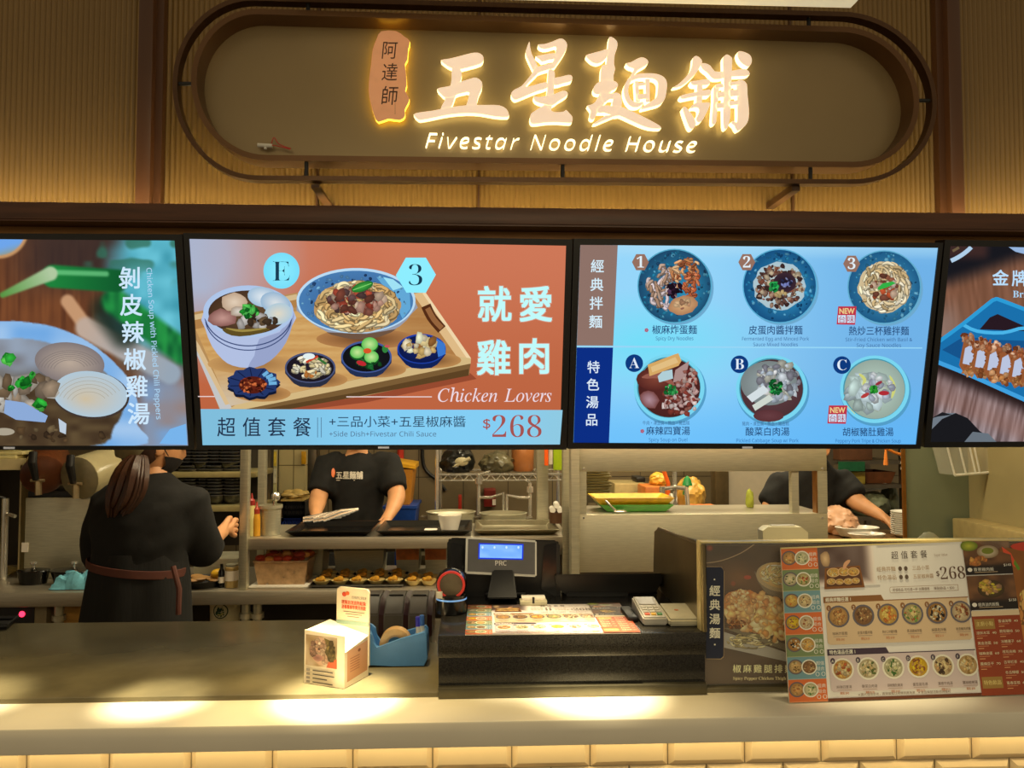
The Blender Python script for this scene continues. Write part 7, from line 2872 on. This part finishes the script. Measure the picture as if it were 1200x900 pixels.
lump(1046, 1064, 568, 'grey-green sack on the goods rack against the bronze edge', mat('sack_green', (104, 110, 84)), 4.36, sh + .002, 'food_sack', 'sack', 12, 'sacks on the goods rack')
# orange cord with a chain hanging by the bronze edge
t = thing('hanging_keys', P(1056, 530, 3.08), 'orange cord and chrome key chain hanging beside the bronze edge', 'keys')
s = MB().tube(smooth2([tuple(P(u, v, 3.075)) for u, v in ((1033, 522), (1042, 527), (1050, 531), (1058, 533))]), .006, 8)
s.tube([P(1038, 527, 3.075), P(1038, 545, 3.075)], [.004, .010], 8)
s.build('cord', mat('cord_orange', (206, 120, 40), rough=.5), t)
for k in range(7):
    q = P(1058 + (k % 2) * 2, 528 + 3.4 * k, 3.068)
    pts = [q + Vector((.008 * math.cos(a), .004 * math.sin(a * 2), .009 * math.sin(a))) for a in [2 * math.pi * i / 10 for i in range(10)]]
    MB().tube(pts, .0022, 5, closed=True).build('chain_link', CHROME, t)

# ---------------------------------------------------------------- far right: clear box, ledge, carton facing
b = pb(1112, 508, 1166, 556, 2.86, .09)
t = thing('acrylic_holder', ((b[0] + b[1]) / 2, 2.93, b[4]), 'clear ribbed acrylic holder hung on the grey wall under the rightmost screen', 'holder')
CLR = mat('clear_plastic', (226, 226, 212), rough=.12, amt=.02, alpha=.2, spec=.8)
tl_, tr_, br_, bl_ = P(1106, 508, 2.88), P(1160, 508, 2.88), P(1168, 553, 2.88), P(1119, 557, 2.88)
bk = Vector((0, .1, 0))
s = MB().prism([tl_, tr_, br_, bl_], [p + bk for p in (tl_, tr_, br_, bl_)])
s.build('box_wall', CLR, t, smooth=False)
for k in (0, .27, .5, .6, 1):
    a, c = tl_.lerp(tr_, k), bl_.lerp(br_, k)
    MB().tube([a, c], .004, 6).build('rib', mat('rib_clear', (220, 220, 206), rough=.2, alpha=.7), t)
MB().tube([bl_, br_], .005, 6).build('bottom_edge', MATS['rib_clear'], t)
MB().tube([(tl_.x + .05, 2.96, tl_.z - .02), (tl_.x + .05, 3.0, tl_.z - .02)], .008, 8).build('wall_hook', CHROME, t)
q = P(1128, 607, 2.99)
s = MB()
s.prism([P(1128, 607, 2.97), P(1183, 618, 2.7), P(1200, 632, 2.55), P(1128, 632, 2.97)], [Vector((xb - .0005, p.y, p.z)) for p in (P(1128, 607, 2.97), P(1183, 618, 2.7), P(1200, 632, 2.55), P(1128, 632, 2.97))]) if False else s.box(xb - .09, xb - .001, 2.2, 2.97, P(1128, 632, 2.97).z - .1, P(1128, 607, 2.97).z, bev=.004)
simple('wall_ledge', 'beige steel ledge along the right wall below the acrylic holder', 'ledge', s, mat('beige_steel', (166, 148, 100)))
# thin carton facing and paper behind the picture board (on the worktop)
b = pb(894, 617, 947, 640, 1.90, .11)
t = thing('carton_facing', ((b[0] + b[1]) / 2, 1.95, WZ), 'thin cream carton with cut corner behind the picture board', 'box')
z1 = b[5]
s = MB()
pr = [(894, 640), (894, 622), (900, 617.5), (939, 617.5), (947, 624), (947, 640)]
f = [P(u, v, 1.90) for u, v in pr]
f[0].z = f[-1].z = WZ + .002
s.prism(f, [p + Vector((0, .035, 0)) for p in f])
s.build('carton', mat('cream_carton', (252, 240, 196), rough=.45, amt=.03), t, smooth=False)
MB().box((b[0] + b[1]) / 2 - .03, (b[0] + b[1]) / 2 + .03, 1.91, 1.925, z1 + .0001, z1 + .002).build('slot', WHITE, t)
q = P(1097, 634, 1.9)
s = MB()
bmesh.ops.create_icosphere(s.bm, subdivisions=3, radius=1)
zt = P(1097, 626, 1.9).z
for v in s.bm.verts:
    v.co = Vector((q.x + v.co.x * .05, 1.93 + v.co.y * .05, WZ + .002 + (v.co.z + 1) / 2 * (zt - WZ)))
simple('paper_bag', 'rounded cream paper bag on the worktop behind the picture board', 'bag', s, mat('cream_bag', (206, 196, 140), rough=.6, amt=.08))
# ================================================================ people
SKIN = mat('skin', (206, 150, 104), rough=.5, amt=.08, scale=20)
SHIRT = mat('black_cotton', (13, 13, 12), rough=.9, amt=.3, scale=40, bump=.25)
HAIRM = mat('dark_hair', (58, 34, 22), rough=.45, amt=.5, scale=60, stretch=(6, 6, .6))
TROUS = mat('black_trousers', (24, 24, 23), rough=.85, amt=.25, scale=40)


def skin_mesh(name, verts, edges, m, parent, levels=2, root=0, smooth=True):
    """verts: list of (Vector, radius or (rx, ry)); one continuous skinned surface"""
    me = bpy.data.meshes.new(name)
    me.from_pydata([tuple(v[0]) for v in verts], edges, [])
    o = bpy.data.objects.new(name, me)
    COL.objects.link(o)
    md = o.modifiers.new('skin', 'SKIN')
    md.use_smooth_shade = True
    md.branch_smoothing = .6
    for k, v in enumerate(verts):
        r = v[1]
        me.skin_vertices[0].data[k].radius = r if isinstance(r, tuple) else (r, r)
        me.skin_vertices[0].data[k].use_root = (k == root)
    sb = o.modifiers.new('sub', 'SUBSURF')
    sb.levels = sb.render_levels = levels
    dg = bpy.context.evaluated_depsgraph_get()
    out = bpy.data.meshes.new_from_object(o.evaluated_get(dg))
    out.name = name
    bpy.data.objects.remove(o)
    bpy.data.meshes.remove(me)
    out.polygons.foreach_set('use_smooth', [True] * len(out.polygons))
    for p in out.polygons:
        p.material_index = 0
    out.materials.clear()
    return link(name, out, m, parent)


def garment(name, rings, sleeves, m, parent, seed=1, vox=.013):
    """a garment: torso rings (centre, half width, half depth) plus sleeves, fused into one smooth surface"""
    mb = MB()
    out = []
    for k, (c, rx, ry) in enumerate(rings):
        out.append([(c.x + rx * math.cos(a), c.y + ry * math.sin(a), c.z + .010 * math.cos(a) * (k % 2)) for a in [2 * math.pi * i / 32 for i in range(32)]])
    mb.face_ring(out)
    for sl in sleeves:
        mb.tube([p for p, r in sl], [r for p, r in sl], 18)
    o = mb.build(name, m, parent)
    loc = o.location.copy()
    o.location = (0, 0, 0)
    o.parent = None
    md = o.modifiers.new('r', 'REMESH')
    md.mode = 'VOXEL'
    md.voxel_size = vox
    md.use_smooth_shade = True
    sm = o.modifiers.new('s', 'SMOOTH')
    sm.factor, sm.iterations = .5, 6
    dg = bpy.context.evaluated_depsgraph_get()
    me = bpy.data.meshes.new_from_object(o.evaluated_get(dg))
    bpy.data.objects.remove(o)
    for v in me.vertices:
        c = v.co
        f = vnoise(c.x * 16 + seed, c.z * 7 - c.x * 9, seed) - .5 + .5 * (vnoise(c.x * 30 - c.z * 20, c.z * 24 + c.y * 12, seed + 3) - .5)
        v.co = c + v.normal * f * .016
    me.polygons.foreach_set('use_smooth', [True] * len(me.polygons))
    me.name = name
    me.materials.clear()
    return link(name, me, m, parent)


class Body:
    def __init__(self):
        self.v, self.e, self.ix = [], [], {}

    def add(self, key, p, r, prev=None):
        self.ix[key] = len(self.v)
        self.v.append((Vector(p), r))
        if prev is not None:
            self.e.append((self.ix[prev], self.ix[key]))
        return self

    def chain(self, prev, items):
        for key, p, r in items:
            self.add(key, p, r, prev)
            prev = key
        return self

    def hand(self, prev, key, wrist_dir, side, up, curl=.5, size=1.0, thumb=1):
        """palm, four curled fingers and a thumb growing from joint prev"""
        w = self.v[self.ix[prev]][0]
        d, sd, u = Vector(wrist_dir).normalized(), Vector(side).normalized(), Vector(up).normalized()
        pm = w + d * .045 * size
        self.add(key + 'palm', pm, .021 * size, prev)
        L = (.034, .038, .035, .028)
        for f in range(4):
            off = (f - 1.5) * .019 * size
            k0 = pm + d * .036 * size + sd * off
            self.add('%sk%d' % (key, f), k0, .0105 * size, key + 'palm')
            p = k0
            a = curl
            pr = '%sk%d' % (key, f)
            for s in range(3):
                dd = d * math.cos(a) - u * math.sin(a)
                p = p + dd * L[f] * size * (1, .72, .55)[s]
                kk = '%sf%d%d' % (key, f, s)
                self.add(kk, p, (.0092, .0082, .0068)[s] * size, pr)
                pr = kk
                a += curl * .8
        t0 = w + d * .028 * size + sd * thumb * .026 * size
        self.add(key + 't0', t0, .012 * size, prev)
        t1 = t0 + (d * .7 + sd * thumb * .6 - u * .25).normalized() * .032 * size
        self.add(key + 't1', t1, .0105 * size, key + 't0')
        self.add(key + 't2', t1 + (d * .9 + sd * thumb * .1 - u * .5).normalized() * .028 * size, .0085 * size, key + 't1')
        return self

    def build(self, name, m, parent, levels=2):
        return skin_mesh(name, self.v, self.e, m, parent, levels)


def head(parent, c, face, upv, mask=None, r=.095):
    """head with features; face = direction the face looks"""
    f = Vector(face).normalized()
    u = Vector(upv).normalized()
    s_ = f.cross(u).normalized()
    u = s_.cross(f).normalized()
    M = Matrix((s_, f, u)).transposed()
    mb = MB()
    q = bmesh.ops.create_icosphere(mb.bm, subdivisions=4, radius=1)
    for v in q['verts']:
        x, y, z = v.co
        wx = .078 * (1 - .16 * max(0, -z)) * (1 - .12 * max(0, y) * max(0, -z))
        X, Y, Z = x * wx, y * .098, z * .118
        if y > .2:
            # nose, brow, eye sockets, lips, chin
            nose = math.exp(-((x / .16) ** 2)) * math.exp(-(((z + .12) / .20) ** 2))
            Y += .020 * nose
            Y += .006 * math.exp(-((x / .5) ** 2)) * math.exp(-(((z - .22) / .08) ** 2))
            for sx in (-.36, .36):
                Y -= .010 * math.exp(-(((x - sx) / .17) ** 2)) * math.exp(-(((z - .06) / .10) ** 2))
            Y += .006 * math.exp(-((x / .24) ** 2)) * math.exp(-(((z + .46) / .07) ** 2))
            Y -= .003 * math.exp(-((x / .24) ** 2)) * math.exp(-(((z + .47) / .02) ** 2))
            Y += .008 * math.exp(-((x / .3) ** 2)) * math.exp(-(((z + .75) / .14) ** 2))
        v.co = Vector(c) + M @ Vector((X, Y, Z))
    for sx in (-1, 1):
        mb.ball(Vector(c) + M @ Vector((sx * .079, -.006, -.01)), .026, sx=.35, sy=.7, sz=1.1, u=12, v=8, rot=M)
    h = mb.build('head', SKIN, parent)
    for sx in (-1, 1):
        e = MB().ball(Vector(c) + M @ Vector((sx * .028, .082, .008)), .0105, sx=1.35, sz=.75, u=12, v=8, rot=M)
        e.build('eye', mat('eye_dark', (40, 30, 26), rough=.15), h)
    m_ = MB().ball(Vector(c) + M @ Vector((0, .091, -.054)), .021, sx=1.0, sy=.25, sz=.26, u=12, v=8, rot=M)
    m_.build('mouth', mat('lips', (170, 92, 80), rough=.5), h)
    if mask:
        k = MB()
        q = bmesh.ops.create_icosphere(k.bm, subdivisions=3, radius=1)
        dele = []
        for v in q['verts']:
            x, y, z = v.co
            if y < .12 or z > -.02:
                dele.append(v)
            v.co = Vector(c) + M @ Vector((x * .078, y * .112, z * .115 - .002))
        bmesh.ops.delete(k.bm, geom=dele, context='VERTS')
        k.tube([Vector(c) + M @ Vector((sx_ * .076, .03, -.03)) for sx_ in (1,)] + [Vector(c) + M @ Vector((.083, .0, .0))], .002, 6)
        k.build('face_mask', mat('mask_black', (24, 22, 24), rough=.8), parent)
    return M


# ---------------------------------------------------------------- ponytailed cook, seen from behind
q = P(166, 700, 2.70)
t = thing('person', (q.x, 2.70, 0), 'person with brown ponytail, cap and black shirt, back turned, reaching to the bench', 'person')
pel, wai = P(160, 690, 2.68), P(163, 655, 2.68)
che, uch, nek, hea = P(170, 612, 2.70), P(174, 582, 2.71), P(181, 555, 2.73), P(181, 522, 2.75)
rs, re, rw = P(220, 592, 2.72), P(240, 644, 2.82), P(259, 622, 3.02)
ls, le, lw = P(130, 592, 2.70), P(118, 652, 2.84), P(148, 652, 3.04)
b = Body()
b.add('pel', pel, (.10, .09)).chain('pel', [('wai', wai, (.09, .08)), ('che', che, (.10, .085)), ('uch', uch, (.075, .06)), ('nek', nek, .048), ('hb', (nek + hea) / 2 + Vector((0, 0, .02)), .045)])
b.chain('uch', [('rs', rs, .048), ('re', re, .045), ('rw', rw, .030)])
b.chain('uch', [('ls', ls, .048), ('le', le, .045), ('lw', lw, .030)])
b.hand('rw', 'r', (P(273, 618, 3.10) - rw), Vector((0, .4, 1)), Vector((.6, -.7, .4)), .5, 1.05, 1)
b.hand('lw', 'l', Vector((.5, .8, -.1)), Vector((.8, -.5, 0)), Vector((0, 0, 1)), .4, 1.0, 1)
for sg, nm in ((1, 'r'), (-1, 'l')):
    x = pel.x + sg * .085
    b.chain('pel', [('h' + nm, (x, 2.69, .86), .085), ('n' + nm, (x + sg * .01, 2.68, .48), .058), ('a' + nm, (x + sg * .015, 2.70, .09), .040), ('t' + nm, (x + sg * .02, 2.84, .035), .032)])
b.build('body', SKIN, t)
px = lambda u, v, Y: P(u, v, Y)
garment('shirt', [(px(161, 674, 2.69), .150, .118), (px(163, 655, 2.69), .148, .118), (px(165, 635, 2.69), .160, .122), (px(168, 610, 2.70), .172, .128), (px(173, 588, 2.71), .172, .120), (px(176, 573, 2.72), .138, .098), (px(180, 562, 2.73), .078, .070), (px(182, 556, 2.73), .056, .056)],
        [[(px(190, 580, 2.72), .07), (rs, .078), (rs.lerp(re, .5), .076), (re, .070), (re.lerp(rw, .30), .056)], [(px(160, 584, 2.71), .07), (ls, .076), (ls.lerp(le, .5), .074), (le, .066), (le.lerp(lw, .38), .054)]], SHIRT, t, 3)
s = MB()
# long dark apron skirt / trousers
rings = []
for z, rx, ry, dx in ((wai.z + .03, .150, .118, 0), (wai.z - .06, .165, .13, 0), (.86, .185, .15, -.01), (.60, .195, .16, -.015), (.30, .19, .15, -.015)):
    rings.append([(pel.x + dx + rx * math.cos(a) * (1 + .03 * math.sin(5 * a)), 2.69 + ry * math.sin(a) * (1 + .04 * math.sin(7 * a)), z) for a in [2 * math.pi * k / 36 for k in range(36)]])
s.face_ring(rings)
s.build('apron', mat('apron_black', (15, 15, 14), rough=.9, amt=.3, scale=14, stretch=(6, 6, .6), bump=.4), t)
s = MB()
pts = []
for k in range(32):
    a = 2 * math.pi * k / 32
    pts.append((pel.x + .158 * math.cos(a), 2.685 + .128 * math.sin(a), wai.z - .025 - .02 * math.cos(a)))
rings = [[(x + (x - pel.x) * d, y + (y - 2.685) * d, z + h) for x, y, z in pts] for d, h in ((0, -.014), (.02, -.012), (.02, .012), (0, .014))]
s.face_ring(rings, False, False)
s.tube([P(203, 664, 2.575), P(210, 690, 2.55), P(209, 720, 2.545)], .009, 8)
s.build('apron_tie', mat('maroon_tie', (84, 42, 30), rough=.7), t)
M = head(t, hea, Vector((.75, .62, -.22)), Vector((.1, .1, 1)), mask=True)
# hair: cap of hair and a long ponytail
s = MB()
g = bmesh.ops.create_icosphere(s.bm, subdivisions=4, radius=1)
dl = []
for v in g['verts']:
    x, y, z = v.co
    if y > .42 - .25 * (z < 0) or z < -.62 or (y > -.05 and z < -.05 and abs(x) > .5):
        dl.append(v)
    v.co = hea + M @ Vector((x * .088, y * .110, z * .128 + .004))
bmesh.ops.delete(s.bm, geom=dl, context='VERTS')
s.build('hair', HAIRM, t)
s = MB()
for k in range(22):
    a = k * 2.4
    r = .009 + .018 * ((k * 7) % 5) / 5
    dx, dy = 1.5 * r * math.cos(a), r * math.sin(a) * .7
    p0 = P(163, 536, 2.64) + Vector((dx * .6, dy, 0))
    p1 = P(157, 555, 2.60) + Vector((dx * 1.4, dy, .004 * (k % 3)))
    p2 = P(150, 580, 2.585) + Vector((dx * 1.7, dy, 0))
    p3 = P(138 + (k % 5) * 1.2, 606 - (k % 4) * 4, 2.585) + Vector((dx * 1.1, dy, 0))
    s.tube(smooth2([tuple(p0), tuple(p1), tuple(p2), tuple(p3)]), [.013, .016, .017, .017, .017, .016, .014, .012, .009, .003][:10], 6)
s.build('ponytail', mat('brown_hair', (66, 40, 27), rough=.4, amt=.55, scale=50, stretch=(8, 8, .5)), t)
s = MB()
g = bmesh.ops.create_icosphere(s.bm, subdivisions=3, radius=1)
dl = []
for v in g['verts']:
    x, y, z = v.co
    if z < .05 - .95 * max(0, -y) :
        dl.append(v)
    v.co = hea + M @ Vector((x * .104, y * .130, z * .140 + .008))
bmesh.ops.delete(s.bm, geom=dl, context='VERTS')
rim = hea + M @ Vector((0, .12, .03))
s.face_ring([[hea + M @ Vector((x * .085, .085 + yy, .042 + dz)) for x, yy in ((-1, 0), (-.7, .05), (0, .075), (.7, .05), (1, 0))] for dz in (0, .006)], True, True)
s.build('cap', mat('grey_cap', (128, 126, 98), rough=.85, amt=.15), t)

# ---------------------------------------------------------------- cook facing the counter
q = P(418, 620, 4.0)
t = thing('person', (q.x, 4.05, 0), 'person in black printed T-shirt facing the counter, hands down on the trays', 'person')
Yk = 4.05
pel, wai = P(418, 640, Yk), P(419, 610, Yk)
che, uch, nek, hea = P(419, 572, Yk), P(419, 546, Yk), P(419, 528, Yk - .01), P(419, 500, Yk - .05)
vs_, ve_, vw_ = P(383, 545, Yk), P(372, 588, 3.92), P(369, 605, 3.74)
us_, ue_, uw_ = P(455, 545, Yk), P(466, 582, 3.92), P(456, 606, 3.72)
b = Body()
b.add('pel', pel, (.10, .09)).chain('pel', [('wai', wai, (.09, .075)), ('che', che, (.10, .08)), ('uch', uch, (.075, .06)), ('nek', nek, .052), ('hb', (nek + hea) / 2, .048)])
b.chain('uch', [('rs', vs_, .048), ('re', ve_, .048), ('rw', vw_, .032)])
b.chain('uch', [('ls', us_, .048), ('le', ue_, .048), ('lw', uw_, .033)])
b.hand('rw', 'r', Vector((-.05, -.8, -.55)), Vector((1, 0, 0)), Vector((0, -.4, .9)), .35, 1.05, 1)
b.hand('lw', 'l', Vector((-.25, -.8, -.5)), Vector((1, 0, 0)), Vector((0, -.4, .9)), .4, 1.05, -1)
for sg, nm in ((1, 'r'), (-1, 'l')):
    x = pel.x + sg * .09
    b.chain('pel', [('h' + nm, (x, Yk, .84), .085), ('n' + nm, (x + sg * .01, Yk - .01, .47), .06), ('a' + nm, (x + sg * .015, Yk + .01, .09), .042), ('t' + nm, (x + sg * .02, Yk - .13, .035), .034)])
b.build('body', SKIN, t)
sh = garment('shirt', [(px(418, 640, Yk), .138, .120), (px(418, 610, Yk), .132, .112), (px(419, 580, Yk), .136, .116), (px(419, 560, Yk), .142, .118), (px(419, 546, Yk), .150, .105), (px(419, 538, Yk), .120, .088), (px(419, 532, Yk), .075, .070), (px(419, 528, Yk), .060, .060)],
             [[(px(398, 544, Yk), .07), (vs_, .076), (vs_.lerp(ve_, .45), .072), (vs_.lerp(ve_, .80), .068)], [(px(440, 544, Yk), .07), (us_, .076), (us_.lerp(ue_, .45), .072), (us_.lerp(ue_, .80), .068)]], SHIRT, t, 5)
s = MB()
for sg in (1, -1):
    x = pel.x + sg * .092
    s.tube([(x, Yk, pel.z - .02), (x, Yk, .84), (x + sg * .01, Yk - .01, .47), (x + sg * .015, Yk + .01, .10)], [.105, .105, .085, .075], 16)
s.build('trousers', TROUS, t)
M = head(t, hea, Vector((0, -1, -.35)), Vector((0, -.3, 1)))
s = MB()
g = bmesh.ops.create_icosphere(s.bm, subdivisions=4, radius=1)
dl = []
for v in g['verts']:
    x, y, z = v.co
    if (y > .25 and z < .55) or z < -.45:
        dl.append(v)
    v.co = hea + M @ Vector((x * .086, y * .106, z * .126 + .004))
bmesh.ops.delete(s.bm, geom=dl, context='VERTS')
s.build('hair', mat('black_hair', (24, 20, 18), rough=.4, amt=.4, scale=60), t)
# print on the shirt, wrapped on the chest
from mathutils.bvhtree import BVHTree
bmT = bmesh.new()
bmT.from_mesh(sh.data)
tree = BVHTree.FromBMesh(bmT)


def on_shirt(x, y, z):
    o = P(x, y, 3.4)
    d = (P(x, y, 4.2) - o).normalized()
    h = tree.ray_cast(o, d)
    return (h[0] if h[0] is not None else P(x, y, 3.88)) - d * (.003 + z)


A = Art(fn=on_shirt, step=2e-5)
A.ell(390.5, 554, 2.3, 5.5, (216, 110, 50), n=12)
A.text('五星麵舖', 394, 560.5, 9.5, (206, 200, 186), width=31, off=.03)
A.rect(394, 562.3, 416, 563.3, (176, 170, 156))
A.build('shirt_print', PRINT, sh)
bmT.free()

# ---------------------------------------------------------------- cook leaning over the prep corner
t = thing('person', (P(950, 620, 3.62).x, 3.62, 0), 'person in plain black T-shirt leaning over plates behind the serving hatch', 'person')
Yk = 3.62
pel, wai = P(945, 650, Yk + .03), P(947, 612, Yk + .02)
che, uch, nek, hea = P(950, 583, Yk), P(954, 564, Yk - .04), P(955, 542, Yk - .08), P(953, 512, Yk - .14)
vs_, ve_, vw_ = P(916, 570, Yk), P(900, 598, Yk - .02), P(912, 622, Yk - .10)
us_, ue_, uw_ = P(983, 566, Yk - .03), P(1003, 588, Yk - .12), P(1030, 603, 3.40)
b = Body()
b.add('pel', pel, (.10, .09)).chain('pel', [('wai', wai, (.09, .075)), ('che', che, (.10, .08)), ('uch', uch, (.075, .06)), ('nek', nek, .05), ('hb', (nek + hea) / 2, .047)])
b.chain('uch', [('rs', vs_, .048), ('re', ve_, .046), ('rw', vw_, .031)])
b.chain('uch', [('ls', us_, .048), ('le', ue_, .047), ('lw', uw_, .033)])
b.hand('rw', 'r', Vector((.6, -.5, -.3)), Vector((.4, .6, 0)), Vector((0, -.3, .9)), .4, 1.0, -1)
b.hand('lw', 'l', Vector((.65, -.25, -.5)), Vector((.35, .9, 0)), Vector((.3, -.3, .9)), .5, 1.05, -1)
for sg, nm in ((1, 'r'), (-1, 'l')):
    x = pel.x + sg * .09
    b.chain('pel', [('h' + nm, (x, Yk + .05, .84), .085), ('n' + nm, (x + sg * .01, Yk + .03, .47), .06), ('a' + nm, (x + sg * .015, Yk + .05, .09), .042), ('t' + nm, (x + sg * .02, Yk - .08, .035), .034)])
b.build('body', SKIN, t)
garment('shirt', [(px(945, 650, Yk + .03), .140, .120), (px(947, 612, Yk + .02), .138, .116), (px(948, 590, Yk), .142, .118), (px(951, 572, Yk - .01), .150, .118), (px(954, 561, Yk - .03), .148, .105), (px(955, 553, Yk - .05), .112, .090), (px(955, 546, Yk - .07), .070, .070), (px(955, 540, Yk - .08), .058, .058)],
        [[(px(930, 568, Yk), .07), (vs_, .078), (vs_.lerp(ve_, .5), .074), (vs_.lerp(ve_, .85), .068)], [(px(970, 564, Yk - .03), .07), (us_, .080), (us_.lerp(ue_, .5), .076), (us_.lerp(ue_, .92), .070)]], SHIRT, t, 7)
s = MB()
for sg in (1, -1):
    x = pel.x + sg * .092
    s.tube([(x, Yk + .03, pel.z - .02), (x, Yk + .05, .84), (x + sg * .01, Yk + .03, .47), (x + sg * .015, Yk + .05, .10)], [.105, .105, .085, .075], 16)
s.build('trousers', TROUS, t)
M = head(t, hea, Vector((.35, -.8, -.6)), Vector((.1, -.45, 1)))
s = MB()
g = bmesh.ops.create_icosphere(s.bm, subdivisions=4, radius=1)
dl = []
for v in g['verts']:
    x, y, z = v.co
    if (y > .25 and z < .55) or z < -.45:
        dl.append(v)
    v.co = hea + M @ Vector((x * .086, y * .106, z * .126 + .004))
bmesh.ops.delete(s.bm, geom=dl, context='VERTS')
s.build('hair', MATS['black_hair'], t)
